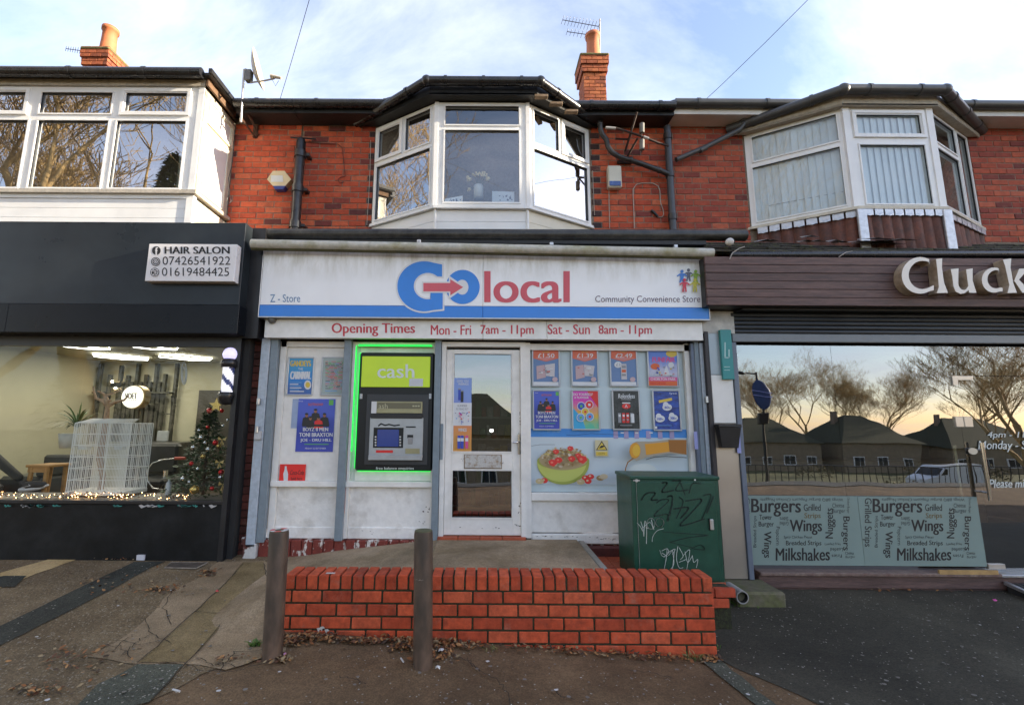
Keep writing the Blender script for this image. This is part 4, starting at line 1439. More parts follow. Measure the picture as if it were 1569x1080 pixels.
for cx, wv in ((1180, 26), (1245, 24), (1345, 60), (1375, 50), (1300, 18)):
    q = P(cx, 375, 5.0)
    for _ in range(3):
        o = q+Vector((random.uniform(-.08, .08), random.uniform(0, .15), random.uniform(.04, .09)))
        k = wv*.004
        mb.poly([o+Vector((-k, 0, 0)), o+Vector((-k*.2, -.05, .01)), o+Vector((k, -.02, .0)), o+Vector((k*.7, .1, .05)), o+Vector((-k*.7, .08, .045))])
mb.build('torn_flashing', GRILL)
# roller shutter half wound under the fascia
zs_a, zs_b, zs_c = zpx(472, 4.9, 1300), zpx(512, 5.0, 1300), zpx(525, 5.0, 1300)
slm = M('shutter_slat_dark', (.030, .033, .037), .35, .15, 3, metal=.5)
rsh = MB(blackp).box(2.80, 8.7, 4.86, 5.05, zz0-.02, zz0+.02).box(2.80, 8.7, 5.03, 5.06, zs_b-.05, zz0).build('shutter_box', GRILL)
z = zs_b
i = 0
while z < zz0-.03 and i < 8:
    o = 5.01-i*.006
    s_ = MB(slm)
    prof = [(0, 0), (-.008, .006), (-.012, .022), (-.010, .038), (0, .044), (.006, .022)]
    s_.prism([(2.74, o+a, z+b) for a, b in prof], (5.96, 0, 0))
    s_.build('shutter_slat', rsh)
    z += .046
    i += 1
MB(M('grey_bottom_bar', (.17, .19, .21), .4, .08)).cbox(2.74, 8.7, 4.985, 5.03, zs_c, zs_b-.003, .006).build('shutter_bottom_bar', rsh)
# glass wall
gz0, gz1 = zpx(872, 5.1, 1300), zs_c
gxs = [2.77, P(1284, 640, 5.1).x, P(1455, 560, 5.1).x+.03, 5.30, 6.2, 8.6]
for i in range(len(gxs)-1):
    if i == 3:
        continue
    a, b = gxs[i]+.0015, gxs[i+1]-.0015
    MB(g_grill).add([(a, 5.10, gz0), (b, 5.10, gz0), (b, 5.10, gz1), (a, 5.10, gz1)], [(0, 1, 2, 3)]).build('glass_panel', GRILL)
gd = MB(g_grill).add([(5.302, 5.104, .10), (6.198, 5.104, .10), (6.198, 5.104, 2.16), (5.302, 5.104, 2.16)], [(0, 1, 2, 3)]).build('glass_door', GRILL)
MB(g_grill).add([(5.302, 5.10, 2.165), (6.198, 5.10, 2.165), (6.198, 5.10, gz1), (5.302, 5.10, gz1)], [(0, 1, 2, 3)]).build('glass_panel', GRILL)
hst = M('satin_patch_fitting', (.55, .50, .44), .35, .05, metal=.6)
x0h = P(1470, 600, 5.08).x
mb = MB(hst).prism([P(1459, 576, 5.085), P(1491, 576, 5.085), P(1491, 582, 5.085), P(1468, 582, 5.085), P(1468, 590, 5.085), P(1461, 590, 5.085)], (0, .03, 0))
mb.build('patch_fitting', gd)
MB(hst).pbox(1465, 638, 1477, 654, 5.08, .035, ch=.003).build('hinge_plate', gd)
MB(hst).pbox(1478, 638, 1491, 654, 5.08, .035, ch=.003).build('lock_plate', gd)
MB(hst).pbox(1515, 864, 1541, 872, 5.08, .035, ch=.003).build('patch_fitting', gd)
h0, h1 = P(1503, 678, 5.02), P(1519, 767, 5.02)
hx = (h0.x+h1.x)/2
MB(chrome).tube([(hx, 5.02, h1.z), (hx, 5.02, h0.z)], .018, 12).tube([(hx, 5.02, h0.z-.08), (hx, 5.10, h0.z-.08)], .01, 8).tube([(hx, 5.02, h1.z+.08), (hx, 5.10, h1.z+.08)], .01, 8).build('pull_handle', gd)
h0, h1 = P(1490, 682, 5.17), P(1503, 767, 5.17)
MB(chrome).tube([(hx-.15, 5.17, h1.z), (hx-.15, 5.17, h0.z)], .018, 12).build('pull_handle', gd)
MB(hst).tube([P(1491, 691, 5.06), P(1491, 691, 5.10)], .035, 14).build('lock_disc', gd)
vin = M('white_vinyl_lettering', (.62, .66, .64), .5, 0)
t = MB(vin, 5.095)
t.ft('4pm - 11pm', 1513, 661, 1592, 673, bold=.01, slant=.12, wob=.3)
t.ft('Monday - Sunday', 1499, 675, 1612, 692, bold=.01, slant=.12, wob=.3)
t.ft('Please mind', 1516, 734, 1584, 747, bold=.01, slant=.12, wob=.3)
t.ft('the step', 1600, 734, 1650, 747, bold=.01, slant=.12)
t.build('door_lettering', gd)
# menu boards behind the foot of the glass
mbm = M('sage_menu_panel', (.20, .27, .245), .5, .04, 3)
inkm = M('menu_ink', (.014, .012, .014), .5, 0)
ink2 = M('menu_ink_ochre', (.13, .085, .02), .5, 0)
x0m, x1m, x2m = 2.775, P(1319, 815, 5.085).x, P(1503, 815, 5.085).x
zm0, zm1 = zpx(866, 5.085, 1320), zpx(760, 5.085, 1320)
for k, (xa_, xb_, dx) in enumerate(((x0m, x1m-.004, 0), (x1m, x2m, 186))):
    mt = thing('menu_panel', ((xa_+xb_)/2, 5.085, zm0), 'sage green panel of handwritten menu words %s' % ('beside the steel pillar' if k == 0 else 'beside the glass door'), 'menu board', 'sage green menu panels')
    MB(mbm).box(xa_, xb_, 5.075, 5.09, zm0, zm1).build('board', mt)
    def w_(s_, a, b, c, d, rot=0, m=None, bold=.012):
        # crop pixels (1569/410 = 3.827 per pixel) of the left panel
        f_ = lambda x, y: (1130+x/3.827+dx, 730+y/3.827)
        p_, q_ = f_(a, b), f_(c, d)
        sh = (p_[1]+q_[1])/2
        k_ = MB(m or inkm, 5.0745)
        k_.ft(s_, p_[0], p_[1], q_[0], q_[1], m or inkm, bold=bold, rot=rot, slant=.0, wob=.35)
        k_.build('lettering', mt)
    w_('Burgers', 80, 128, 372, 235, bold=.02)
    w_('Grilled', 388, 160, 488, 200)
    w_('Strips', 392, 212, 488, 252, m=ink2)
    w_('Cheese', 556, 155, 626, 180, bold=0)
    w_('Burger', 556, 188, 632, 218, bold=0)
    w_('Tower', 128, 222, 202, 252)
    w_('Burger', 124, 262, 214, 300)
    w_('Sliders', 248, 236, 298, 258, bold=0, rot=180)
    w_('Grilled', 248, 264, 300, 286, bold=0, rot=180)
    w_('Wings', 306, 252, 496, 342, bold=.02)
    w_('Nuggets', 515, 185, 575, 362, rot=90, bold=.015)
    w_('Burgers', 608, 232, 658, 432, rot=-90, bold=.015)
    w_('Wings', 142, 320, 198, 475, rot=-90, bold=.02)
    w_('Popcorn', 220, 292, 248, 400, rot=-90, bold=0)
    w_('Breaded Strips', 92, 230, 116, 415, rot=90, bold=0)
    w_('Grilled Strips', 50 if k == 0 else 22, 124, 72 if k == 0 else 75, 410, rot=-90, bold=.01)
    w_('Spicy Chicken Pieces', 272, 345, 438, 366, bold=0)
    w_('Breaded Strips', 284, 374, 492, 410)
    w_('Loaded Fries', 512, 386, 605, 400, bold=0)
    w_('Milkshakes', 224, 418, 542, 492, bold=.02)
    w_('Loaded', 545, 418, 618, 438, bold=0, rot=180)
    w_('Fries', 552, 455, 612, 474, bold=0, rot=180)
    w_('Cheese', 632, 438, 682, 456, bold=0)
    w_('Burger', 634, 462, 690, 480, bold=0)
    w_('Wings BBQ Burger Popcorn Chicken Nuggets', 134, 122, 620, 144, bold=0, rot=180)
    w_('Chicken Burger', 640, 120, 658, 214, rot=-90, bold=0)
# timber kick boards and floor inside
for i, (za, zb) in enumerate(((-.20, -.04), (-.035, gz0-.035))):
    MB(tb).cbox(2.84, 8.6, 5.02-(.0 if i else -.02), 5.12, za, zb, .006).build('kick_board', GRILL)
MB(M('worn_brown_sill', (.16, .09, .075), .55, .2, 9, c2=(.22, .16, .13))).cbox(2.84, 5.30, 4.98, 5.14, gz0-.035, gz0, .006).build('sill', GRILL)
MB(M('split_raw_timber', (.42, .26, .10), .7, .2, 9)).pbox(1440, 873.5, 1530, 880, 4.978, .02).build('split_sill_edge', GRILL)
MB(alu).cbox(5.30, 6.6, 4.98, 5.14, gz0-.036, gz0-.012, .004).build('threshold', GRILL)
rm = MB(M('grill_inside', (.045, .035, .03), .8, .2))
rm.box(2.7, 8.6, 9.0, 9.05, -.1, 3.0).box(2.65, 2.7, 5.2, 9.0, -.1, 3.0).box(8.55, 8.6, 5.2, 9.0, -.1, 3.0).box(2.7, 8.6, 5.2, 9.0, 2.95, 3.0)
rm.build('room', GRILL)
MB(M('grill_floor', (.08, .06, .05), .4, .2)).box(2.7, 8.6, 5.14, 9.0, -.1, gz0-.01).build('floor', GRILL)
# steel clad pillar between the shops
PL = thing('steel_pillar', (2.65, 5.0, .1), 'brushed steel clad pillar with white upper panel between the store and the glass grill front', 'pillar')
MB(steel).cbox(2.472, 2.712, 4.98, 5.3, .06, 1.62, .004).build('steel_cladding', PL)
MB(M('pillar_white_panel', (.70, .69, .66), .3, .03)).cbox(2.472, 2.707, 4.975, 5.3, 1.625, 2.14, .004).build('white_panel', PL)
MB(M('pillar_glassy_panel', (.36, .42, .46), .15, .05)).cbox(2.472, 2.707, 4.98, 5.3, 2.145, 2.60, .004).build('upper_panel', PL)
MB(M('blue_grey_edge', (.13, .155, .20), .4, .08)).cbox(2.714, 2.765, 4.96, 5.3, .06, 2.50, .004).build('edge_post', PL)
MB(M('black_rubber_post', (.022, .018, .02), .5, .2)).cbox(2.425, 2.470, 4.97, 5.3, .2, 2.62, .004).build('black_post', PL)
MB(M('dirty_white_soffit', (.42, .41, .38), .6, .3, 7)).box(2.42, 2.77, 4.98, 5.2, 2.60, 2.85).build('head_panel', PL)
bn = thing('cigarette_bin', (2.66, 4.95, 1.38), 'small black tapered bin fixed to the steel pillar', 'bin')
a0, a1 = 1.37, 1.58
MB(blackp).add([(2.50, 4.90, a0), (2.67, 4.90, a0), (2.67, 4.974, a0), (2.50, 4.974, a0), (2.475, 4.88, a1), (2.70, 4.88, a1), (2.70, 4.974, a1), (2.475, 4.974, a1)], [(0, 1, 2, 3), (4, 5, 6, 7), (0, 1, 5, 4), (1, 2, 6, 5), (2, 3, 7, 6), (3, 0, 4, 7)]).build('body', bn)
MB(blackp).cbox(2.468, 2.708, 4.872, 4.974, a1+.002, a1+.035, .006).build('lid', bn)
ts = thing('projecting_sign', P(1112, 545, 4.9), 'small teal sign at the head of the steel pillar', 'sign')
MB(M('teal_sign', (.02, .22, .22), .35, .04)).pbox(1106, 505, 1123, 581, 4.93, .04, ch=.003).build('board', ts)
t = MB(M('teal_sign_print', (.35, .55, .53), .4, 0), 4.9285)
t.fs_([(1111, 525), (1111, 548), (1117, 548), (1117, 536)], 2)
t.fs_([(1110, 562), (1118, 562)], 1)
t.fs_([(1110, 567), (1118, 567)], 1)
t.build('lettering', ts)
for nm, a, b, c, d, D, lab in (('long_sticker', 1064, 661, 1069, 688, 5.035, 'narrow lilac sticker on the grey post right of the window posters'), ('long_sticker', 1129, 667, 1135, 694, 4.955, 'narrow lilac sticker on the edge of the steel pillar')):
    tag(MB(M('lilac_sticker', (.30, .32, .62), .4, .1)).pbox(a, b, c, d, D, .004).build(nm), lab, 'sticker')
# salon/grill doorstep grid at far right
GR = thing('doorstep_ramp', P(1560, 925, 4.7), 'low dark rubber mat ramp with metal edge at the glass door', 'ramp')
MB(M('ramp_rubber', (.03, .03, .032), .6, .3)).prism([Vector((5.35, 5.0, .03)), Vector((6.6, 5.0, .03)), Vector((6.6, 4.45, -.06)), Vector((5.35, 4.45, -.06))], (0, 0, -.08)).build('base', GR)
mb = MB(M('ramp_rib', (.06, .06, .06), .5, .3))
for i in range(24):
    x = 5.40+i*.05
    mb.prism([Vector((x, 4.97, .036)), Vector((x+.02, 4.97, .036)), Vector((x+.02, 4.48, -.048)), Vector((x, 4.48, -.048))], (0, 0, .008))
mb.build('ribs', GR)
MB(alu).prism([Vector((5.32, 5.0, .05)), Vector((5.36, 5.0, .05)), Vector((5.36, 4.42, -.045)), Vector((5.32, 4.42, -.045))], (0, 0, -.03)).build('metal_edge', GR)
# ================================================================ cash machine
AT = thing('cash_machine', P(603, 720, 5.08), 'wall mounted cash machine with bright green backlit edge and lime cash sign above it', 'cash machine')
ax0, ax1 = P(547, 640, 5.08).x, P(664, 640, 5.08).x
az0, az1 = zpx(722, 5.08), zpx(541, 5.08)
an = M('atm_anthracite', (.010, .012, .014), .35, .1, 5, spec=.3)
an2 = M('atm_grey_surround', (.028, .031, .035), .45, .1, 5)
lime = M('atm_lime', (.33, .46, .015), .35, .10, 1.4, emit=.10, ecol=(.4, .55, .02))
satin = M('atm_satin', (.36, .38, .40), .35, .08, 9, metal=.4)
gold = M('atm_brass_strip', (.30, .28, .16), .35, .1, metal=.3)
MB(an).cbox(ax0, ax1, 5.075, 5.15, az0, az1, .018).build('housing', AT)
led = M('green_led_strip', (.01, .75, .07), .5, 0, emit=.42)
gl_ = MB(led)
gl_.box(ax0-.012, ax0-.003, 5.115, 5.145, az0+.02, az1+.0)
gl_.box(ax1+.003, ax1+.010, 5.115, 5.145, az0+.02, az1+.0)
gl_.box(ax0+.02, ax1-.02, 5.12, 5.145, az0-.010, az0-.003)
gl_.build('light_strip', AT)
MB(led).box(P(550, 530, 5.09).x, P(662, 530, 5.09).x, 5.075, 5.085, zpx(531.5, 5.08), zpx(529, 5.08)).build('light_strip', AT)
MB(led).box(-1.424, -1.419, 5.10, 5.13, az0+.2, zpx(530, 5.1)).build('light_strip', AT)
b = MB(lime, 5.073)
b.pbox(554, 546, 659, 593, 5.060, .016, ch=.004)
b.build('top_sign', AT)
t = MB(M('atm_white_print', (.62, .68, .66), .4, 0), 5.0585)
t.ft('cash', 578, 558, 635, 579, bold=.02)
t.fr_(627, 580, 648, 592, M('atm_sticker', (.50, .52, .56), .4, 0))
t.build('lettering', AT)
MB(an2).pbox(560, 604, 656, 712, 5.062, .014, ch=.003).build('surround', AT)
MB(gold).pbox(569, 615, 647, 633, 5.05, .014, ch=.003).build('header_plate', AT)
t = MB(M('atm_dark_print', (.13, .12, .07), .4, 0), 5.0485)
t.fr_(578, 617, 645, 626)
t.ft('ash', 580, 618, 594, 626, M('atm_gold_text', (.42, .40, .25), .4, 0))
for i in range(3):
    t.fr_(632+i*4, 621, 635+i*4, 623, M('atm_gold_text', (.42, .40, .25)))
t.fr_(569, 615, 577, 633, M('atm_label_white', (.6, .6, .6), .4, 0))
t.build('header_print', AT)
fa = MB(satin)
fa.pbox(566, 640, 648, 697, 5.055, .02, ch=.002)
fa.build('keypad_face', AT)
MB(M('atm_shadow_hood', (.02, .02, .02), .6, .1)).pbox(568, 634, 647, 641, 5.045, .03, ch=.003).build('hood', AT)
MB(satin).pbox(564, 697, 647, 705, 5.02, .05, ch=.004).build('shelf', AT)
t = MB(an, 5.0545)
t.fr_(572, 655, 618, 686)
t.build('screen_bezel', AT)
t = MB(M('atm_screen_blue', (.010, .028, .16), .2, 0, emit=.10), 5.053)
t.fr_(578, 658, 611, 684)
t.build('screen', AT)
for side in (574.2, 612):
    for i in range(4):
        t = MB(M('atm_key', (.5, .5, .5), .4, 0), 5.0525)
        t.fr_(side, 668+i*4.2, side+2.4, 670.4+i*4.2)
        t.build('key', AT)
t = MB(M('atm_red_label', (.62, .02, .02), .4, 0), 5.0535)
t.fr_(576, 689.5, 602, 693.5)
t.build('red_label', AT)
t = MB(an, 5.054)
t.fs_([(580, 652), (584, 649), (590, 651.5), (596, 650), (604, 652), (612, 651)], 2.2)
t.fr_(622, 653, 637, 655)
t.fr_(624, 666, 633, 671)
t.fr_(621, 687, 643, 695, gold)
t.build('slots', AT)
MB(M('atm_slot_grey', (.25, .25, .25), .4, 0)).pbox(625, 670, 632, 680, 5.045, .01, ch=.002).build('card_slot', AT)
t = MB(M('atm_white_print', (.6, .6, .6)), 5.073)
t.ft('free balance enquiries', 576, 715, 634, 720.5, bold=.01)
t.build('lettering', AT)
for x in (553, 659):
    MB(satin).pbox(x-2, 603, x+2, 611, 5.065, .01, ch=.002).build('lock', AT)
MB(M('atm_back_edge', (.55, .6, .55), .6, .1)).box(-1.424, ax0-.013, 5.145, 5.149, Zs+.03, Zt-.05).box(ax1+.012, -.556, 5.145, 5.149, Zs+.03, Zt-.05).build('reveal_panel', STORE)

# ================================================================ posters
def poster(a, b, c, d, lab, D=5.125, framed=True, cat='poster', group=None, nm='poster', fw=2.2):
    """snap frame and printed sheet, a..d = outer pixels"""
    o = P((a+c)/2, d, D)
    t = thing(nm, o, lab, cat, group)
    if framed:
        x0, x1 = P(a, (b+d)/2, D).x, P(c, (b+d)/2, D).x
        z1, z0 = P((a+c)/2, b, D).z, P((a+c)/2, d, D).z
        w = fw/140
        k = MB(M('snap_frame_aluminium', (.42, .44, .47), .35, .06, 4, metal=.35))
        k.cbox(x0, x1, D-.012, D+.003, z1-w, z1, .003).cbox(x0, x1, D-.012, D+.003, z0, z0+w, .003).cbox(x0, x0+w, D-.012, D+.003, z0+w, z1-w, .003).cbox(x1-w, x1, D-.012, D+.003, z0+w, z1-w, .003)
        k.build('frame', t)
        a, b, c, d = a+fw, b+fw, c-fw, d-fw
    mb = MB(None, D-.0035 if framed else D)
    mb.bb = (a, b, c, d)
    mb.U = lambda u, v: (a+(c-a)*u, b+(d-b)*v)
    def R(u0, v0, u1, v1, m):
        mb.fr_(*mb.U(u0, v0), *mb.U(u1, v1), m)
    def E(u, v, ru, rv, m):
        mb.fe(*mb.U(u, v), ru*(c-a), rv*(d-b), m, 16)
    def T(s_, u0, v0, u1, v1, m, bold=.01, **k_):
        mb.ft(s_, *mb.U(u0, v0), *mb.U(u1, v1), m, bold=bold, **k_)
    def F(pts, m):
        mb.fp([mb.U(*p) for p in pts], m)
    mb.R, mb.E, mb.T, mb.F = R, E, T, F
    mb.t = t
    return mb
def col(n, c, rough=.45):
    return M('print_'+n, c, rough, 0)
cw_, cbk, cr_, cbl, cor, cye, cgr, cpk, clb, cgy, csk = (col(n, c) for n, c in (('white', (.62, .64, .66)), ('black', (.02, .02, .022)), ('red', (.62, .03, .025)), ('blue', (.035, .07, .42)), ('orange', (.62, .12, .03)),
    ('yellow', (.62, .45, .06)), ('green', (.12, .42, .08)), ('pink', (.62, .08, .25)), ('light_blue', (.12, .30, .60)), ('grey', (.25, .26, .28)), ('skin', (.30, .13, .07))))
def gradsheet(n, c1, c2, c3=None, axis='Z'):
    m = bpy.data.materials.new(n)
    m.use_nodes = True
    t = m.node_tree
    b = t.nodes['Principled BSDF']
    b.inputs['Roughness'].default_value = .4
    co = N(t, 'ShaderNodeTexCoord')
    sp = N(t, 'ShaderNodeSeparateXYZ')
    t.links.new(co.outputs['Generated'], sp.inputs[0])
    no_ = N(t, 'ShaderNodeTexNoise', i_Scale=4, i_Detail=3)
    t.links.new(co.outputs['Generated'], no_.inputs['Vector'])
    ma = N(t, 'ShaderNodeMath', operation='MULTIPLY_ADD')
    ma.inputs[1].default_value = .5
    t.links.new(no_.outputs[0], ma.inputs[0])
    t.links.new(sp.outputs[axis], ma.inputs[2])
    rp = N(t, 'ShaderNodeValToRGB')
    e = rp.color_ramp.elements
    e[0].position, e[0].color = .3, (*c1, 1)
    e[1].position, e[1].color = 1.1 if False else 1.0, (*c2, 1)
    if c3:
        k = e.new(.65)
        k.color = (*c3, 1)
    t.links.new(ma.outputs[0], rp.inputs[0])
    t.links.new(rp.outputs[0], b.inputs['Base Color'])
    return m
def offer(a, b, c, d, lab, kind):
    p = poster(a, b, c, d, lab, group='orange and blue offer posters')
    p.R(0, 0, 1, 1, M('print_faded_blue', (.12, .21, .40), .4, 0))
    p.F([(0, 0), (1, 0), (1, .24), (.5, .33), (0, .24)], col('faded_orange', (.62, .13, .06)))
    p.F([(.07, .22), (.93, .22), (.5, .31)], col('faded_pink', (.58, .22, .2)))
    p.T('OFFER' if kind == 0 else 'ANY TWO' if kind == 1 else 'ONLY', .36, .04, .64, .075, cye)
    p.T('£1.50' if kind == 0 else '£1.39' if kind == 1 else '£2.49', .18, .10, .84, .22, cw_, bold=.03)
    p.R(0, .91, 1, 1, cw_)
    pa = col('faded_packet', (.50, .36, .38))
    if kind < 2:
        p.F([(.12, .46), (.44, .42), (.50, .78), (.14, .84)], pa)
        p.F([(.46, .42), (.86, .38) if kind == 0 else (.90, .46), (.84, .76), (.50, .74)], col('faded_packet_white', (.52, .50, .52)))
        for _ in range(14):
            p.R(*(lambda u, v: (u, v, u+random.uniform(.04, .16), v+random.uniform(.015, .05)))(random.uniform(.16, .7), random.uniform(.46, .74)), random.choice([cgy, col('faded_red', (.5, .16, .14)), pa, cw_]))
    else:
        p.E(.28, .42, .15, .09, cw_)
        p.T('£1', .2, .38, .36, .46, cgy)
        p.R(.40, .40, .62, .84, col('faded_packet_white', (.52, .50, .52)))
        p.R(.43, .44, .59, .52, cgy)
        p.R(.43, .56, .59, .64, cor)
        p.R(.43, .68, .59, .74, cgy)
    p.E(.86, .84, .11, .07, pa)
    p.build('print', p.t)
offer(815, 534, 858, 592, 'faded orange and blue offer poster nearest the door, two bags below its price', 0)
offer(875, 534, 917, 592, 'faded orange and blue offer poster, second from the door, two tilted packets', 1)
offer(934, 534, 977, 592, 'faded orange and blue offer poster with a round badge and one upright tube', 2)
p = poster(992, 534, 1040, 593, 'pink and blue funfair poster at the upper right of the window')
p.R(0, 0, 1, 1, gradsheet('print_funfair_sky', (.35, .45, .6), (.10, .2, .6), (.5, .5, .62)))
p.E(.8, .1, .2, .1, cye)
p.T('FUNFAIR', .12, .20, .92, .34, cpk, bold=.05)
p.E(.22, .46, .16, .09, cor)
p.F([(.5, .7), (.62, .42), (.74, .7)], cw_)
p.E(.78, .42, .1, .08, cw_)
for _ in range(16):
    p.R(*(lambda u, v: (u, v, u+.06, v+.04))(random.uniform(.05, .85), random.uniform(.46, .72)), random.choice([cw_, cbl, cr_, cye, cgy]))
p.T('10 JULY - 8 DEC', .06, .66, .92, .74, cw_, bold=.03)
p.R(0, .76, 1, .87, cpk)
p.T('CHORLTON PARK', .06, .78, .94, .85, cw_, bold=.03)
p.R(0, .87, 1, 1, cor)
p.T('MANCHESTER', .05, .89, .60, .97, cr_, bold=.02)
p.build('print', p.t)
def concert(a, b, c, d, lab, framed, D):
    p = poster(a, b, c, d, lab, framed=framed, D=D)
    p.R(0, 0, 1, 1, gradsheet('print_concert_blue', (.05, .07, .42), (.07, .11, .50), (.03, .05, .32)))
    p.R(.86, .02, .98, .12, cgr)
    p.T('live', .05, .03, .16, .055, cw_, bold=0)
    p.T('NOTTINGHAM', .3, .08, .7, .13, cor)
    for (u, v, s_, cc) in ((.26, .34, 1, cbk), (.74, .34, 1, cbk), (.50, .26, 1, cbk), (.36, .40, .9, cbk), (.58, .40, 1, cr_)):
        p.F([(u-.13*s_, v+.16), (u-.10*s_, v+.02), (u, v-.01), (u+.10*s_, v+.02), (u+.13*s_, v+.16)], cc)
        p.E(u, v-.03, .042*s_, .038*s_, csk)
        p.E(u, v-.055, .045*s_, .022*s_, cbk)
    p.R(.14, .48, .86, .52, cbk)
    p.T('BOYZ II MEN', .16, .54, .84, .61, cw_, bold=.035)
    p.T('TONI BRAXTON', .06, .64, .96, .715, cw_, bold=.035)
    p.T('JOE - DRU HILL', .09, .75, .93, .82, cw_, bold=.035)
    p.R(.2, .85, .85, .865, cgr)
    p.T('FRIDAY 22 SEPTEMBER', .22, .92, .78, .95, cw_, bold=0)
    return p
p = concert(816, 597, 859, 659, 'blue concert poster in a silver frame nearest the door in the lower row', True, 5.125)
p.build('print', p.t)
p = poster(876, 597, 919, 659, 'rainbow coloured drinks poster with five round bubbles in the lower row')
p.R(0, 0, 1, 1, gradsheet('print_rainbow', (.10, .45, .30), (.60, .04, .40), (.62, .40, .04)))
p.F([(0, .45), (.35, .7), (.5, 1), (0, 1)], col('cyan', (.04, .35, .62)))
p.F([(.55, 0), (1, 0), (1, .45)], cr_)
p.T('DO YOURSELF', .0, .05, .78, .12, cw_, bold=.03)
p.T('A FLAVOUR', .04, .14, .62, .20, cw_, bold=.03)
for u, v, m in ((.32, .40, cbl), (.64, .36, cr_), (.48, .55, cye), (.30, .70, clb), (.66, .68, clb)):
    p.E(u, v, .165, .115, cw_)
    p.E(u, v, .14, .098, m)
    p.R(u-.04, v-.03, u+.05, v+.03, random.choice([cr_, cw_, cgr]))
p.build('print', p.t)
p = poster(938, 597, 981, 659, 'black energy drink poster with white script and red badge in the lower row')
p.R(0, 0, 1, 1, M('print_crumpled_black', (.02, .022, .024), .3, .4, 9, bump=.4, bsc=8, c2=(.045, .05, .05)))
p.T('Relentless', .18, .07, .84, .19, cw_, bold=.02, slant=.1)
p.R(.3, .215, .7, .225, cw_)
p.R(.34, .30, .66, .33, cw_)
p.E(.5, .40, .17, .07, cr_)
p.T('A', .44, .36, .56, .44, cw_)
for u in (.24, .40, .56, .72):
    p.R(u-.06, .58, u+.06, .84, cr_ if u in (.40, .56) else cgy)
    p.R(u-.04, .62, u+.04, .68, cw_)
    p.E(u, .76, .04, .03, cgy)
p.R(.70, .60, .82, .84, cw_)
p.R(.26, .90, .74, .92, cgy)
p.build('print', p.t)
p = poster(1000, 597, 1043, 660, 'dark blue mobile data poster with three white clouds in the lower row')
p.R(0, 0, 1, 1, M('print_wave_blue', (.02, .035, .22), .35, .4, 6, c2=(.03, .09, .42), stretch=(1, 1, 5)))
p.T('lyca', .62, .03, .9, .09, cw_)
p.F([(.18, .24), (.70, .17), (.72, .24), (.20, .31)], cye)
for u, v, s_ in ((.52, .42, '40'), (.24, .72, '100'), (.76, .70, '200')):
    p.E(u, v, .19, .09, cw_)
    p.E(u-.06, v-.07, .11, .07, cw_)
    p.T(s_, u-.12, v-.03, u+.06, v+.04, cbl, bold=.03)
    p.R(u+.07, v, u+.13, v+.03, cgy)
p.R(.1, .89, .7, .905, clb)
p.R(.03, .92, .12, .98, cw_)
p.build('print', p.t)
p = poster(440, 547, 481, 606, 'blue carnival poster in a silver frame at the far left of the shop front')
p.R(0, 0, 1, 1, gradsheet('print_carnival', (.05, .12, .36), (.05, .30, .55), (.02, .2, .55)))
p.T('GANDEYS', .06, .06, .94, .22, cye, bold=.05)
p.T('CARNIVAL', .06, .36, .94, .58, cw_, bold=.06, slant=.2)
p.T('THE', .4, .26, .6, .33, cw_)
for i in range(6):
    p.R(.05, .66+i*.05, random.uniform(.4, .66), .685+i*.05, cw_ if i % 2 else clb)
p.E(.8, .74, .15, .13, cw_)
p.E(.8, .74, .10, .08, cye)
p.build('print', p.t)
p = poster(492, 547, 533, 606, 'silver framed sheet of fine multicoloured lines beside the carnival poster', D=5.125)
p.R(0, 0, 1, 1, col('pale_green_grey', (.36, .44, .42)))
for i in range(22):
    v = .08+i*.036
    u = .12
    while u < .85:
        w2 = random.uniform(.04, .22)
        p.R(u, v, min(u+w2, .88), v+.014, random.choice([cr_, cbk, cgr, clb, cpk, cgy, cgy, cor]))
        u += w2+.03
p.R(.1, .9, .6, .92, clb)
p.build('print', p.t)
# taped concert poster, tilted, with an older faded sheet behind
p = poster(447, 611, 470, 656, 'faded pale blue sheet showing behind the taped concert poster', framed=False, D=5.1285, nm='faded_sheet', cat='poster')
p.R(0, 0, 1, 1, M('print_faded_sheet', (.30, .38, .55), .5, .1, 4))
p.build('print', p.t)
p = concert(455, 611, 512, 692, 'large unframed blue concert poster taped over the left hand white panel', False, 5.1235)
p.build('print', p.t)
p = poster(428, 711, 468, 741, 'red rectangular drinks sticker with a white bottle at the foot of the left panel', framed=False, D=5.119, nm='drinks_sticker', cat='sticker')
p.R(0, 0, 1, 1, col('drink_red', (.72, .025, .02)))
p.F([(.17, .92), (.15, .5), (.20, .28), (.21, .1), (.28, .1), (.29, .28), (.34, .5), (.32, .92)], cw_)
p.T('Coca-Cola', .42, .30, .94, .54, cbk, bold=.0, slant=.35)
p.R(.5, .6, .85, .63, cr_)
p.T('Sold here', .44, .66, .88, .80, cbk, bold=.01)
p.build('print', p.t)
# strip of drinks adverts on the door glass
ST = thing('advert_strip', P(708, 693, 5.09), 'tall strip of three energy drink adverts stuck to the glass of the shop door', 'poster')
mb = MB(None, 5.0895)
mb.fr_(694.5, 579, 722.5, 617, gradsheet('print_door_blue', (.05, .14, .60), (.20, .30, .62), (.25, .2, .55)))
mb.fr_(694.5, 617, 722.5, 652, cw_)
mb.fr_(694.5, 652, 722.5, 692, gradsheet('print_door_orange', (.62, .30, .06), (.62, .12, .04), (.60, .22, .08)))
mb.ft('GIVES YOU', 700, 582, 718, 585.5, cw_, bold=.02)
mb.ft('WIIINGS', 702, 586.5, 718, 590, cw_, bold=.02)
mb.ft('SUMMER', 701, 620, 716, 623, cgy, bold=.01)
mb.ft('FLYING KIT', 699, 625, 718, 628, cgy, bold=.01)
mb.ft('WINGS', 702, 656, 715, 661, cw_, bold=.03)
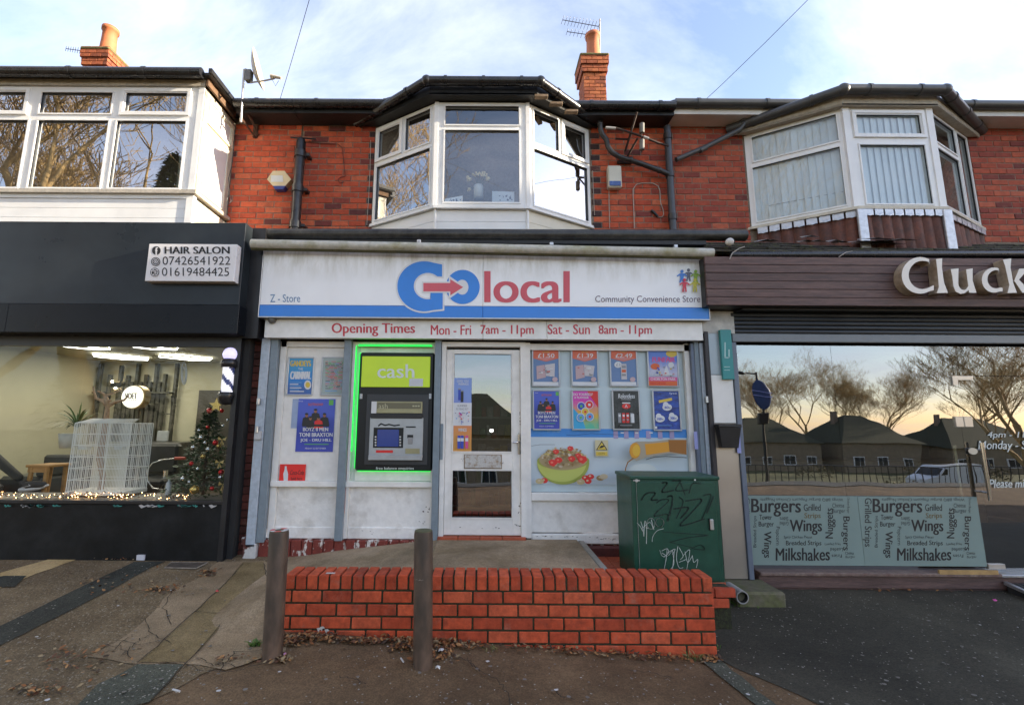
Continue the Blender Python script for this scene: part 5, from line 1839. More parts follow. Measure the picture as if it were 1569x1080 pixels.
for (x, y, m) in ((702, 597, cbl), (706, 600, cbk)):
    mb.fr_(x, y, x+4, y+16, m)
    mb.fr_(x, y-2, x+4, y, cgy)
for _ in range(26):
    x, y = random.uniform(698, 719), random.uniform(631, 649)
    mb.fe(x, y, random.uniform(.5, 1.5), random.uniform(.5, 1.5), random.choice([cr_, cpk, cgy, cbl, clb]), 8)
for (x, m) in ((701, cbl), (706, cbl), (713, cpk)):
    mb.fr_(x, 667, x+4.5, 687, m)
    mb.fr_(x, 671, x+4.5, 676, cw_)
mb.build('print', ST)
# window graphic: blue band, bowl of muesli, honey jar
WG = thing('window_graphic', P(930, 741, 5.13), 'wide window graphic of a green bowl of muesli with strawberries and a tipped honey jar', 'window graphic')
mb = MB(None, 5.1455)
mb.fr_(813, 657, 1052, 742, M('graphic_pale_blue', (.52, .60, .64), .35, .03, 2))
mb.fr_(813, 657, 1052, 670, M('graphic_blue_band', (.05, .24, .62), .35, .05))
for x in (838, 846, 853):
    mb.fr_(x, 660, x+5, 662, clb)
for x in (940, 956, 972, 990, 1008, 1026):
    mb.fr_(x, 660, x+7, 672, col('band_pink_patch', (.35, .30, .48)))
for x in (951, 973, 995):
    mb.fr_(x, 662, x+5, 664, cw_)
bowl = col('bowl_green', (.50, .55, .13))
bowld = col('bowl_green_dark', (.33, .38, .07))
mb.fe(863, 708, 40, 34, bowld, 30, 180, 360)
mb.fe(861, 707, 38, 31, bowl, 30, 180, 360)
mb.fe(863, 706, 40, 13, bowld, 30)
mb.fe(863, 704, 37, 16, col('muesli_base', (.42, .33, .18)), 30)
rg_ = random.Random(5)
mu = [col('muesli_a', (.55, .46, .30)), col('muesli_b', (.48, .38, .20)), col('muesli_c', (.60, .52, .40)), col('muesli_d', (.33, .21, .08)), col('muesli_e', (.62, .50, .16))]
for _ in range(150):
    a, r_ = rg_.uniform(0, 6.28), rg_.uniform(0, 1)**.5
    x, y = 863+34*r_*math.cos(a), 700+15*r_*math.sin(a)-6*(1-r_)
    k = rg_.uniform(1.2, 3.8)
    an_ = rg_.uniform(0, 3.14)
    mb.fp([(x+k*math.cos(an_+t_)*(1 if i % 2 else .6), y+k*.7*math.sin(an_+t_)*(1 if i % 2 else .7)) for i, t_ in enumerate((0, 1, 2, 3.1, 4.2, 5.2))], rg_.choice(mu))
for x, y, r_ in ((874, 687, 5), (852, 692, 5), (847, 709, 7), (856, 705, 6), (876, 703, 6), (892, 704, 8), (886, 698, 5)):
    mb.fp([(x-r_, y-r_*.3), (x-r_*.3, y-r_*.8), (x+r_*.7, y-r_*.6), (x+r_, y+r_*.1), (x+r_*.2, y+r_*.8), (x-r_*.6, y+r_*.5)], cr_)
    mb.fe(x-r_*.2, y-r_*.1, r_*.3, r_*.25, col('berry_pink', (.7, .18, .12)), 10)
for x, y, m in ((834, 736, cr_), (897, 732, cr_), (905, 730, cr_), (901, 737, cr_), (920, 732, mu[3]), (827, 737, mu[1]), (890, 738, mu[1]), (925, 730, mu[0])):
    mb.fe(x, y, 5.5 if m is cr_ else 6.5, 4.2, m, 14)
    mb.fe(x-1, y-1, 2, 1.5, mu[0], 8)
hon = col('honey', (.62, .28, .02))
hond = col('honey_dark', (.28, .11, .015))
mb.fp([(966, 682), (975, 676), (1000, 676), (1025, 673), (1052, 673), (1052, 697), (1025, 694), (992, 700), (975, 706), (967, 702), (964, 692)], col('jar_glass', (.35, .30, .22)))
mb.fp([(988, 680), (1010, 678), (1040, 675), (1040, 690), (1010, 694), (990, 697)], hon)
mb.fp([(1024, 674), (1052, 674), (1052, 696), (1026, 692)], hond)
mb.fe(973, 690, 8.5, 12, hon, 22)
mb.fe(975, 690, 6, 9, col('honey_light', (.68, .40, .04)), 18)
mb.fs_([(970, 702), (962, 708), (959, 716), (957, 726)], 1.6, hond)
mb.fs_([(990, 704), (1003, 700), (1020, 699), (1052, 701)], .9, cbk)
mb.fs_([(868, 666), (880, 667), (905, 664), (950, 666)], .5, cbk)
mb.fs_([(814, 683), (828, 681), (850, 681)], .5, cbk)
mb.fe(985, 722, 22, 12, col('yoghurt', (.55, .60, .58)), 20)
mb.build('print', WG)
CS = thing('camera_warning_sign', P(922, 699, 5.12), 'small yellow security camera warning sign between the bowl and the honey jar', 'sign')
mb = MB(None, 5.118)
mb.fr_(912, 674, 932, 699, col('warning_cream', (.55, .50, .32)))
mb.fp([(922, 675), (931, 689.5), (913, 689.5)], cbk)
mb.fp([(922, 677.5), (929, 688.5), (915, 688.5)], cye)
mb.fp([(917.5, 686.5), (921, 682.5), (926, 682), (926, 684), (922.5, 686), (919.5, 686.5)], cbk)
mb.fr_(913.5, 692, 930.5, 697.5, cye)
mb.ft('CCTV', 917, 693.5, 927, 696, cbk)
mb.build('print', CS)

# ================================================================ salon interior
cr_wall = M('salon_cream_wall', (.42, .40, .29), .85, .05, 1.2)
RMx0, RMx1, RMy = -7.5, -2.66, 9.0
fl_z, ce_z = .35, 2.76
rm = MB(cr_wall)
rm.box(RMx0-.05, RMx0, 5.05, RMy, fl_z, ce_z)
rm.box(RMx0, RMx1, RMy, RMy+.05, fl_z, ce_z)
rm.box(RMx1, RMx1+.04, 5.05, RMy, fl_z, ce_z)
rm.build('room', SALON)
MB(M('salon_ceiling', (.36, .33, .22), .85, .05)).box(RMx0-.3, RMx1+.04, 5.05, RMy+.05, ce_z, ce_z+.05).build('ceiling', SALON)
MB(M('salon_floor', (.10, .08, .06), .4, .2)).box(RMx0, RMx1, 5.05, RMy, fl_z-.05, fl_z).build('floor', SALON)
MB(M('window_shelf', (.25, .23, .2), .5, .2)).box(RMx0, RMx1, 5.02, 5.55, zsill-.05, zsill-.012).build('window_shelf', SALON)
MB(M('dark_door', (.035, .03, .022), .6, .2)).box(P(300, 660, 8.97).x, P(352, 660, 8.97).x, 8.95, 8.99, fl_z, zpx(598, 8.97, 320)).build('inner_door', SALON)
tubem = M('hex_light_tube', (1, .98, .92), .4, 0, emit=3.2)
def hexlight(cx, cy, lab, s=.42):
    o = thing('ceiling_light', (cx, cy, ce_z-.03), lab, 'ceiling light', 'lit geometric tube lights on the salon ceiling')
    z = ce_z-.03
    pp = [(cx-s, cy-.05), (cx-s*.45, cy-.36), (cx+s*.4, cy-.34), (cx+s, cy+.10), (cx+s*.5, cy+.38), (cx-s*.35, cy+.34)]
    mb = MB(tubem)
    for i in range(6):
        mb.tube([(*pp[i], z), (*pp[(i+1) % 6], z)], .007, 6)
    mb.tube([(*pp[1], z), (*pp[4], z)], .007, 6)
    mb.build('tubes', o)
for lab, px, py, D in (('nearest left hex shaped tube light high in the salon window', 115, 535, 6.85), ('near hex shaped tube light right of centre in the salon window top', 223, 535, 6.85),
                       ('hex shaped tube light above the slat screen, farther left', 184, 550, 8.1), ('hex shaped tube light above the hanging ornament, farther right', 283, 550, 8.1)):
    hexlight(P(px, py, D).x, D, lab)
for x, y in ((-6.3, 6.4), (-4.4, 6.4), (-6.2, 8.0), (-4.2, 8.0)):
    l = bpy.data.lights.new('salon_lamp', 'AREA')
    l.energy, l.size, l.color = 6.5, .7, (1, .93, .78)
    lo = bpy.data.objects.new('salon_lamp', l)
    lo.location = (x, y, ce_z-.06)
    C.objects.link(lo)
# slat screen on the back wall
SC = thing('slat_screen', P(208, 680, 8.9), 'screen of dark upright slats of uneven height with small shelves on the salon back wall', 'screen')
slt = M('slat_dark', (.035, .035, .025), .6, .2)
tops = [(152, 557), (168, 574), (184, 560), (189, 585), (196, 575), (203, 585), (210, 557), (217, 585), (224, 574), (231, 585), (239, 557), (246, 585), (253, 573), (270, 557)]
for i, (px, py) in enumerate(tops):
    q = P(px-4, 620, 8.9)
    MB(slt).cbox(q.x-.028, q.x+.028, 8.86, 8.93, P(px, 676, 8.9).z, P(px, py, 8.9).z, .004).build('slat', SC)
for a, b, y in ((152, 176, 602), (222, 268, 602), (218, 246, 619), (215, 262, 676)):
    MB(slt).box(P(a, y, 8.9).x, P(b, y, 8.9).x, 8.72, 8.86, zpx(y+1.5, 8.9, a), zpx(y-1.2, 8.9, a)).build('shelf', SC)
MB(slt).tube([P(250, 634, 8.85), P(262, 634, 8.85), P(263, 606, 8.85)], .012, 6).build('hanging_bracket', SC)
tag(MB(M('picture_grey', (.3, .32, .34), .4, .1)).pbox(240, 660, 257, 676, 8.7, .04, ch=.01).build('canister'), 'pale canister on the lowest shelf of the slat screen', 'canister')
WL_ = thing('wall_light', P(175, 592, 8.85), 'small black wall light glowing up and down on the slat screen', 'wall light')
MB(blackp).pbox(169, 586, 180, 593, 8.78, .08, ch=.004).build('body', WL_)
MB(M('bulb_warm', (1, .75, .45), .4, 0, emit=25)).ball(P(172, 584.5, 8.80), .02, 8).ball(P(177, 594.5, 8.80), .02, 8).build('bulb', WL_)
# round lit sign on its gilt rim
RS = thing('round_sign', P(204, 625, 5.6), 'round cream lit sign with dark lettering hanging above the white bird cage', 'sign')
q = P(204, 608, 5.6)
MB(M('gilt_rim', (.35, .25, .10), .4, .1, metal=.6)).tube([q+Vector((.012, .0, 0)), q+Vector((.018, .09, .0))], .142, 28).build('rim', RS)
MB(M('round_sign_face', (.80, .75, .62), .4, .03, emit=.55)).tube([q+Vector((0, -.012, 0)), q+Vector((.0, .0, 0))], .132, 28).build('face', RS)
t = MB(blk, 5.583)
t.ft('VOET', 191, 602, 210, 611, bold=.04)
for i in range(5):
    t.fr_(194+i*3.2, 612, 195.6+i*3.2, 613)
t.build('lettering', RS)
# bird cage
CG = thing('bird_cage', P(152, 757, 5.35), 'tall white wire bird cage with sloping top standing in the salon window', 'bird cage')
cw1 = M('cage_wire_white', (.72, .74, .74), .4, .05)
q0, q1 = P(101, 757, 5.25), P(195, 757, 5.25)
cx0, cx1, cz0 = q0.x+.02, q1.x-.02, q0.z+.0
cz1, cz2 = P(150, 648, 5.25).z, P(150, 640, 5.25).z
cy0, cy1 = 5.22, 5.56
wv, wh = MB(cw1), MB(cw1)
def wire(mb, a, b, r=.0033):
    mb.tube([a, b], r, 4, caps=False, smooth=False)
nx_ = 38
for i in range(nx_+1):
    x = cx0+(cx1-cx0)*i/nx_
    for y in (cy0, cy1):
        wire(wv, (x, y, cz0), (x, y, cz1))
    wire(wv, (x, cy0, cz1), (cx0+.05+(cx1-cx0-.10)*i/nx_, (cy0+cy1)/2, cz1+.05))
for i in range(13):
    y = cy0+(cy1-cy0)*i/12
    for x in (cx0, cx1):
        wire(wv, (x, y, cz0), (x, y, cz1))
for k in range(7):
    z = cz0+.03+(cz1-cz0-.03)*k/6
    for (a, b) in (((cx0, cy0), (cx1, cy0)), ((cx1, cy0), (cx1, cy1)), ((cx1, cy1), (cx0, cy1)), ((cx0, cy1), (cx0, cy0))):
        wire(wh, (*a, z), (*b, z), .0042)
xm_ = cx0+(cx1-cx0)*.62
wire(wh, (xm_, cy0-.004, cz0), (xm_, cy0-.004, cz1), .005)
for (x, y) in ((cx0, cy0), (cx1, cy0), (cx0, cy1), (cx1, cy1)):
    wire(wh, (x, y, cz0), (x, y, cz1), .006)
tag(wv.build('wires', CG), kind='stuff')
tag(wh.build('frame_wires', CG), kind='stuff')
MB(cw1).cbox(cx0-.01, cx1+.01, cy0-.012, cy1+.012, cz0-.01, cz0+.035, .006).build('tray', CG)
for px in (128, 182):
    q = P(px, 686, 5.24)
    MB(M('feeder_white', (.6, .62, .6), .4, .05)).cbox(q.x-.05, q.x+.05, 5.225, 5.29, q.z-.02, q.z+.02, .005).build('feeder', CG)
# drift wood branch rising out of the cage
DW = thing('driftwood', P(157, 750, 5.4), 'bare orange driftwood branch standing inside the bird cage and forking above it', 'driftwood')
dw = M('driftwood_orange', (.50, .27, .12), .7, .3, 8, bump=.5, stretch=(3, 3, .6), c2=(.34, .22, .14))
def wp(pts, D=5.4):
    return [P(a, b, D) for a, b in pts]
mb = MB(dw)
mb.tube(wp([(154, 756), (157, 730), (153, 700), (158, 670), (163, 640), (165, 622)]), [.034, .03, .036, .03, .028, .022], 10)
mb.tube(wp([(165, 624), (157, 614), (147, 610), (144, 600), (143, 592)]), [.02, .018, .014, .01, .006], 8)
mb.tube(wp([(166, 622), (163, 610), (158, 603), (150, 599)]), [.028, .02, .014, .008], 8)
mb.tube(wp([(165, 622), (176, 616), (190, 613), (197, 606)]), [.026, .018, .012, .008], 8)
mb.tube(wp([(160, 606), (172, 603), (186, 597)]), [.016, .011, .007], 8)
mb.tube(wp([(155, 612), (165, 613), (170, 614)]), [.012, .012, .008], 8)
mb.build('branch', DW)
# plant on a white stand behind the cage
PP = thing('pot_plant', P(106, 690, 5.9), 'spiky spider plant on a white pot behind the bird cage', 'plant')
MB(M('pot_white', (.55, .54, .48), .5, .1)).lathe(P(106, 680, 5.9).x, 5.9, [(.0, P(106, 686, 5.9).z), (.09, P(106, 686, 5.9).z), (.12, P(106, 664, 5.9).z), (.10, P(106, 664, 5.9).z), (0, P(106, 666, 5.9).z)], 16).build('pot', PP)
lf = M('plant_leaf', (.045, .10, .022), .5, .3, 9, rnd=.3)
def spiky(parent, base, n, ln, rr, m, wd=.012):
    for i in range(n):
        a = rr.uniform(0, 6.28)
        l = ln*rr.uniform(.6, 1.15)
        el = rr.uniform(.4, 1.3)
        pts = []
        p = Vector(base)
        d = Vector((math.cos(a)*math.cos(el), math.sin(a)*math.cos(el), math.sin(el)))
        for k in range(6):
            pts.append(p.copy())
            p = p+d*l/5
            d.z -= .26
            d.normalize()
        n_ = d.cross(Vector((0, 0, 1))).normalized()
        mb = MB(m)
        for k in range(5):
            w0, w1 = wd*math.sin(.5+k*.5), wd*math.sin(.5+(k+1)*.45) if k < 4 else .001
            mb.poly([pts[k]-n_*w0, pts[k]+n_*w0, pts[k+1]+n_*w1, pts[k+1]-n_*w1])
        mb.build('leaf', parent)
spiky(PP, P(118, 655, 5.9), 70, .36, random.Random(2), lf, .009)
# counter, bench, armchair, stool
tag(MB(M('black_counter', (.020, .020, .018), .3, .3)).cbox(P(195, 700, 7.6).x, P(272, 700, 7.6).x, 7.6, 8.3, fl_z, P(230, 678, 7.6).z, .01).build('counter'), 'long black counter below the slat screen in the salon', 'counter')
BN = thing('dark_sofa', P(80, 740, 6.6), 'low charcoal leather sofa against the salon wall behind the wooden stool', 'sofa')
sof = M('charcoal_leather', (.04, .042, .045), .35, .3, 4)
a, b = P(42, 720, 6.7).x, P(108, 720, 6.7).x
MB(sof).cbox(a, b, 6.9, 7.1, fl_z, P(70, 697, 6.9).z, .03).build('backrest', BN)
MB(sof).cbox(a, b, 6.3, 6.9, fl_z, P(70, 725, 6.7).z, .04).build('seat', BN)
MB(sof).cbox(b-.12, b, 6.3, 6.9, P(70, 725, 6.7).z, P(70, 708, 6.7).z, .02).build('armrest', BN)
st = M('stool_wood', (.42, .22, .07), .5, .15, 6, stretch=(1, 1, 4))
SQ = thing('wooden_stool', P(60, 762, 5.75), 'light wooden stool with square top standing beside the crossed foot', 'stool')
a, b, zt_ = P(41, 713, 5.7).x, P(78, 713, 5.7).x, P(60, 712, 5.7).z
MB(st).cbox(a, b, 5.68, 6.0, zt_-.03, zt_, .006).build('seat', SQ)
for x in (a+.06, b-.05):
    for y in (5.71, 5.96):
        MB(st).tube([(x, y, zt_-.03), (x+(-.05 if x < (a+b)/2 else .0), y+(0 if y < 5.8 else .03), fl_z)], .024, 8).build('leg', SQ)
MB(st).box(a+.02, b-.02, 5.70, 5.72, zt_-.09, zt_-.03).build('apron', SQ)
# chair with thin chrome frame
CH = thing('salon_chair', P(255, 750, 6.3), 'black salon chair with curved thin chrome armrests behind the christmas tree', 'chair')
bl_ = M('chair_black', (.015, .015, .015), .4, .2)
MB(bl_).cbox(P(228, 700, 6.6).x, P(274, 700, 6.6).x, 6.55, 6.68, P(250, 725, 6.6).z, P(250, 680, 6.6).z, .03).build('backrest', CH)
MB(bl_).cbox(P(228, 700, 6.4).x, P(276, 700, 6.4).x, 6.1, 6.6, P(250, 735, 6.3).z-.05, P(250, 735, 6.3).z+.03, .03).build('seat', CH)
for D in (6.05, 6.6):
    MB(chrome).tube([P(*q, D) for q in ((272, 702), (250, 704), (234, 709), (226, 720), (226, 736), (234, 748), (252, 750), (262, 746))], .010, 8).build('arm', CH)
MB(M('red_armpad', (.45, .06, .04), .5, .1)).tube([P(268, 702, 6.05), P(284, 702, 6.05)], .02, 8).build('arm_pad', CH)
MB(chrome).tube([P(254, 720, 6.3), (P(254, 720, 6.3).x, 6.3, fl_z)], .03, 10).build('pedestal', CH)
tag(MB(M('can_white', (.55, .58, .62), .3, .1)).tube([(P(258, 750, 5.4).x, 5.4, zsill-.01), (P(258, 750, 5.4).x, 5.4, P(258, 740, 5.4).z), (P(258, 750, 5.4).x, 5.4, P(258, 737, 5.4).z), (P(258, 750, 5.4).x, 5.4, P(258, 734, 5.4).z)], [.03, .03, .012, .012], 12).build('spray_can'), 'white spray can standing in the fairy lights by the christmas tree', 'spray can')
# fairy lights and tinsel along the sill
rr = random.Random(11)
fl = MB(M('fairy_light_bulb', (1, .55, .22), .4, 0, emit=7))
ti = MB(M('tinsel_brown', (.10, .045, .02), .4, .4, 30, metal=.5))
x0_, x1_ = -7.2, P(290, 760, 5.1).x
for i in range(520):
    x = rr.uniform(x0_, x1_)
    dens = .4+.6*abs(math.sin(x*2.1+.6))
    if rr.random() > dens:
        continue
    y, z = rr.uniform(5.04, 5.2), zsill+rr.uniform(-.005, .045*dens+.01)
    if rr.random() < .45:
        fl.ball((x, y, z), rr.uniform(.0035, .0062), 4)
    for _ in range(3):
        a = Vector((x+rr.uniform(-.03, .03), y, z-.005))
        d_ = Vector((rr.uniform(-1, 1), rr.uniform(-1, 1), rr.uniform(-.2, 1)))*.03
        ti.poly([a, a+d_, a+d_*.5+Vector((.006, 0, .006))])
FLG = thing('fairy_lights', ((x0_+x1_)/2, 5.12, zsill), 'string of warm fairy lights in brown tinsel along the foot of the salon window', 'fairy lights')
tag(fl.build('bulbs', FLG), kind='stuff')
tag(ti.build('tinsel', FLG), kind='stuff')
# christmas tree
XT = thing('christmas_tree', P(310, 765, 5.45), 'decorated green christmas tree with red and gold baubles and a star in the salon window', 'christmas tree')
tx, ty = P(316, 700, 5.45).x, 5.45
tz0, tz1 = P(316, 760, 5.45).z, P(316, 618, 5.45).z
nd = MB(M('tree_needles', (.012, .055, .022), .6, .4, 9, c2=(.025, .085, .02)))
for i in range(2600):
    h_ = rr.random()**1.3
    R_ = (.42*(1-h_)+.03)*(.86+.14*math.sin(h_*42))
    a, r_ = rr.uniform(0, 6.28), rr.random()**.5
    c_ = Vector((tx+R_*r_*math.cos(a), ty+R_*.8*r_*math.sin(a), tz0+.08+(tz1-tz0-.08)*h_-.05*r_))
    d_ = Vector((math.cos(a), math.sin(a), rr.uniform(-.5, .5)))*rr.uniform(.03, .06)
    s_ = Vector((-math.sin(a), math.cos(a), rr.uniform(-.6, .6)))*.016
    nd.poly([c_-s_, c_+d_, c_+s_])
tag(nd.build('needles', XT), kind='stuff')
MB(M('tree_trunk_brown', (.06, .035, .02), .8, .2)).tube([(tx, ty, tz0-.2), (tx, ty, tz1-.05)], [.018, .006], 6).build('trunk', XT)
bm_ = {'red': M('bauble_red', (.5, .01, .012), .12, 0, metal=.5), 'gold': M('bauble_gold', (.55, .38, .12), .2, 0, metal=.8), 'silver': M('bauble_silver', (.6, .62, .66), .15, 0, metal=.9)}
for px, py, c_, s_ in ((321, 629, 'red', 5), (340, 629, 'red', 4), (318, 654, 'red', 3), (330, 678, 'red', 5), (293, 710, 'red', 4), (339, 723, 'red', 5), (325, 748, 'red', 4), (298, 750, 'gold', 8), (311, 699, 'gold', 4), (335, 683, 'gold', 4),
                      (308, 670, 'silver', 4), (314, 678, 'silver', 3), (319, 688, 'silver', 4), (296, 685, 'silver', 4), (305, 659, 'silver', 3), (303, 718, 'silver', 3), (280, 733, 'silver', 4), (338, 731, 'silver', 4), (349, 703, 'silver', 3), (342, 652, 'silver', 3), (290, 738, 'silver', 3), (349, 643, 'silver', 3)):
    MB(bm_[c_]).ball(P(px, py, 5.12), s_/165, 10).build('bauble', XT)
for px, py in ((340, 673), (336, 708), (341, 742)):
    q = P(px, py, 5.13)
    MB(M('gold_ribbon', (.45, .32, .12), .35, .2, metal=.4)).poly([q, q+Vector((-.04, 0, .03)), q+Vector((-.045, 0, -.01))]).poly([q, q+Vector((.045, .01, .025)), q+Vector((.04, 0, -.015))]).poly([q, q+Vector((-.02, .0, -.06)), q+Vector((0, 0, -.065))]).poly([q, q+Vector((.03, 0, -.055)), q+Vector((.01, 0, -.06))]).build('bow', XT)
q = P(331, 621, 5.3)
s_ = []
for k in range(10):
    r_ = .085 if k % 2 == 0 else .035
    s_.append(q+Vector((r_*math.sin(k*math.pi/5), 0, r_*math.cos(k*math.pi/5))))
MB(bm_['gold']).prism(s_, (0, .02, 0)).build('star', XT)
# barber pole
BP = thing('barber_pole', P(350, 612, 4.9), 'lit barber pole with globe top and diagonal stripes at the salon window edge', 'barber pole')
bx = P(350, 575, 4.93).x
by = 4.93
zA, zB, zC, zD = P(350, 612, by).z, P(350, 601, by).z, P(350, 563, by).z, P(350, 553, by).z
MB(M('globe_lilac', (.45, .42, .75), .3, 0, emit=.45)).ball((bx, by, P(350, 543, by).z), .075, 16).build('globe', BP)
MB(blackpl).lathe(bx, by, [(.0, zD+.03), (.05, zD+.03), (.085, zD-.01), (.08, zC), (.0, zC)], 18).build('top_cap', BP)
MB(blackpl).lathe(bx, by, [(.0, zB), (.075, zB), (.085, zB-.03), (.06, zA-.05), (.0, zA-.06)], 18).build('bottom_cap', BP)
sw_ = M('stripe_white', (.68, .68, .74), .35, 0, emit=.25)
sb_ = M('stripe_blue', (.05, .07, .22), .35, 0)
mb = MB(sw_)
n_, kz = 24, 14
for i in range(n_):
    for k in range(kz):
        a0_, a1_ = 2*math.pi*i/n_, 2*math.pi*(i+1)/n_
        za, zb = zB+(zC-zB)*k/kz, zB+(zC-zB)*(k+1)/kz
        ph = (i+k*1.3) % 12
        mb.add([(bx+.06*math.cos(a0_), by+.06*math.sin(a0_), za), (bx+.06*math.cos(a1_), by+.06*math.sin(a1_), za), (bx+.06*math.cos(a1_), by+.06*math.sin(a1_), zb), (bx+.06*math.cos(a0_), by+.06*math.sin(a0_), zb)], [(0, 1, 2, 3)], sb_ if ph < 4 else sw_, True)
mb.build('striped_cylinder', BP)
HO = thing('hanging_ornament', P(280, 590, 5.3), 'clear oval ornament hanging from the salon ceiling', 'ornament')
mb = MB(M('clear_plastic', (.55, .58, .62), .15, .1))
mb.tube([P(282+4*math.sin(k*.52), 572-17*math.cos(k*.52), 5.3) for k in range(13)], .006, 6)
mb.tube([P(282+2*math.sin(k*.52), 574-12*math.cos(k*.52), 5.3) for k in range(13)], .004, 6)
mb.tube([P(283, 556, 5.3), P(284, 535, 5.3)], .001, 4)
mb.build('loops', HO)

# ================================================================ seated person (mostly outside the frame)
def skin_figure(name, joints, edges, mat_, parent=None, sub=2):
    me = bpy.data.meshes.new(name)
    me.from_pydata([j[0] for j in joints], edges, [])
    o = bpy.data.objects.new(name, me)
    C.objects.link(o)
    md = o.modifiers.new('skin', 'SKIN')
    for i, j in enumerate(joints):
        me.skin_vertices[0].data[i].radius = j[1] if isinstance(j[1], tuple) else (j[1], j[1])
        me.skin_vertices[0].data[i].use_root = i == 0
    md.use_smooth_shade = True
    s2 = o.modifiers.new('sub', 'SUBSURF')
    s2.levels = s2.render_levels = sub
    dg = bpy.context.evaluated_depsgraph_get()
    m2 = bpy.data.meshes.new_from_object(o.evaluated_get(dg))
    bpy.data.objects.remove(o)
    m2.materials.clear()
    m2.materials.append(mat_)
    for p in m2.polygons:
        p.use_smooth = True
        p.material_index = 0
    o = bpy.data.objects.new(name, m2)
    C.objects.link(o)
    if parent:
        o.parent = parent
        o.location = -wloc(parent)
    return o
ank = P(33, 735, 5.62)
kne = P(-38, 676, 5.72)
PV = Vector((kne.x-.42, 5.95, .92))
PE = thing('person', (PV.x, PV.y, fl_z), 'seated person with crossed leg in black trousers and white soled trainer behind the salon window', 'person')
dn = M('black_trousers', (.014, .014, .016), .8, .2)
j = [((PV.x, PV.y, PV.z), (.16, .15)), ((PV.x-.03, PV.y, PV.z+.25), (.13, .15)), ((PV.x-.03, PV.y, PV.z+.48), (.12, .19)), ((PV.x-.01, PV.y, PV.z+.6), .065), ((PV.x+.02, PV.y-.01, PV.z+.70), .085), ((PV.x+.02, PV.y-.01, PV.z+.80), .08),
     (tuple(kne), .07), (tuple(kne.lerp(ank, .4)), .062), (tuple(ank), .045),
     ((kne.x-.02, 6.05, .86), .072), ((kne.x-.05, 6.05, .48), .05), ((kne.x+.12, 6.05, .40), .04),
     ((PV.x-.02, PV.y-.2, PV.z+.48), .06), ((PV.x+.1, PV.y-.26, PV.z+.22), .045), ((PV.x+.3, PV.y-.2, PV.z+.2), .035),
     ((PV.x-.02, PV.y+.2, PV.z+.48), .06), ((PV.x+.1, PV.y+.26, PV.z+.22), .045), ((PV.x+.3, PV.y+.2, PV.z+.2), .035)]
e = [(0, 1), (1, 2), (2, 3), (3, 4), (4, 5), (0, 6), (6, 7), (7, 8), (0, 9), (9, 10), (10, 11), (2, 12), (12, 13), (13, 14), (2, 15), (15, 16), (16, 17)]
skin_figure('body', j, e, dn, PE)
hd_ = MB(M('skin_tone', (.45, .26, .18), .5, .05))
hp = Vector((PV.x+.04, PV.y-.01, PV.z+.76))
hd_.ball(hp, .1, 16, sx=.85, sy=.78, sz=1.12)
hd_.ball(hp+Vector((.088, 0, -.01)), .02, 8, sz=1.4)
for s_ in (-1, 1):
    hd_.ball(hp+Vector((0, s_*.08, 0)), .022, 8, sy=.4)
hd_.build('head', PE)
MB(M('hair_dark', (.02, .014, .01), .8, .2)).ball(hp+Vector((-.018, 0, .022)), .108, 14, sx=.85, sy=.82, sz=1.05).build('hair', PE)
toe = P(73, 741, 5.60)
heel = P(33, 748, 5.62)
shoe = skin_figure('shoe', [(tuple(heel+Vector((.02, 0, .03))), (.042, .045)), (tuple(heel.lerp(toe, .4)+Vector((0, 0, .025))), (.042, .045)), (tuple(heel.lerp(toe, .8)+Vector((0, 0, .0))), (.032, .045)), (tuple(toe+Vector((-.01, 0, -.004))), (.018, .028)), (tuple(ank+Vector((.01, 0, -.01))), .042)],
            [(0, 1), (1, 2), (2, 3), (0, 4)], M('trainer_black', (.012, .012, .014), .6, .1), PE)
k = MB(M('trainer_white', (.62, .62, .64), .5, .03))
k.tube([heel+Vector((-.02, -.0, -.018)), heel.lerp(toe, .35)+Vector((0, 0, -.028)), heel.lerp(toe, .75)+Vector((0, 0, -.032)), toe+Vector((.01, 0, -.012))], [.022, .024, .02, .012], 8)
k.build('shoe_sole', PE)
k = MB(M('trainer_white', (.62, .62, .64)))
k.fs_
k.tube([heel.lerp(toe, .15)+Vector((0, -.052, .008)), heel.lerp(toe, .5)+Vector((0, -.055, .012)), heel.lerp(toe, .42)+Vector((0, -.053, .03))], [.003, .007, .002], 6)
k.build('shoe_stripe', PE)
BE = thing('bench_seat', (PV.x, 6.0, fl_z), 'dark bench under the seated person at the left edge of the salon window', 'bench')
MB(sof).cbox(PV.x-.35, PV.x+.3, 5.75, 6.3, fl_z+.3, PV.z-.14, .03).build('seat', BE)
for x in (PV.x-.3, PV.x+.25):
    MB(st).box(x-.02, x+.02, 5.8, 5.84, fl_z, fl_z+.3).build('leg', BE)
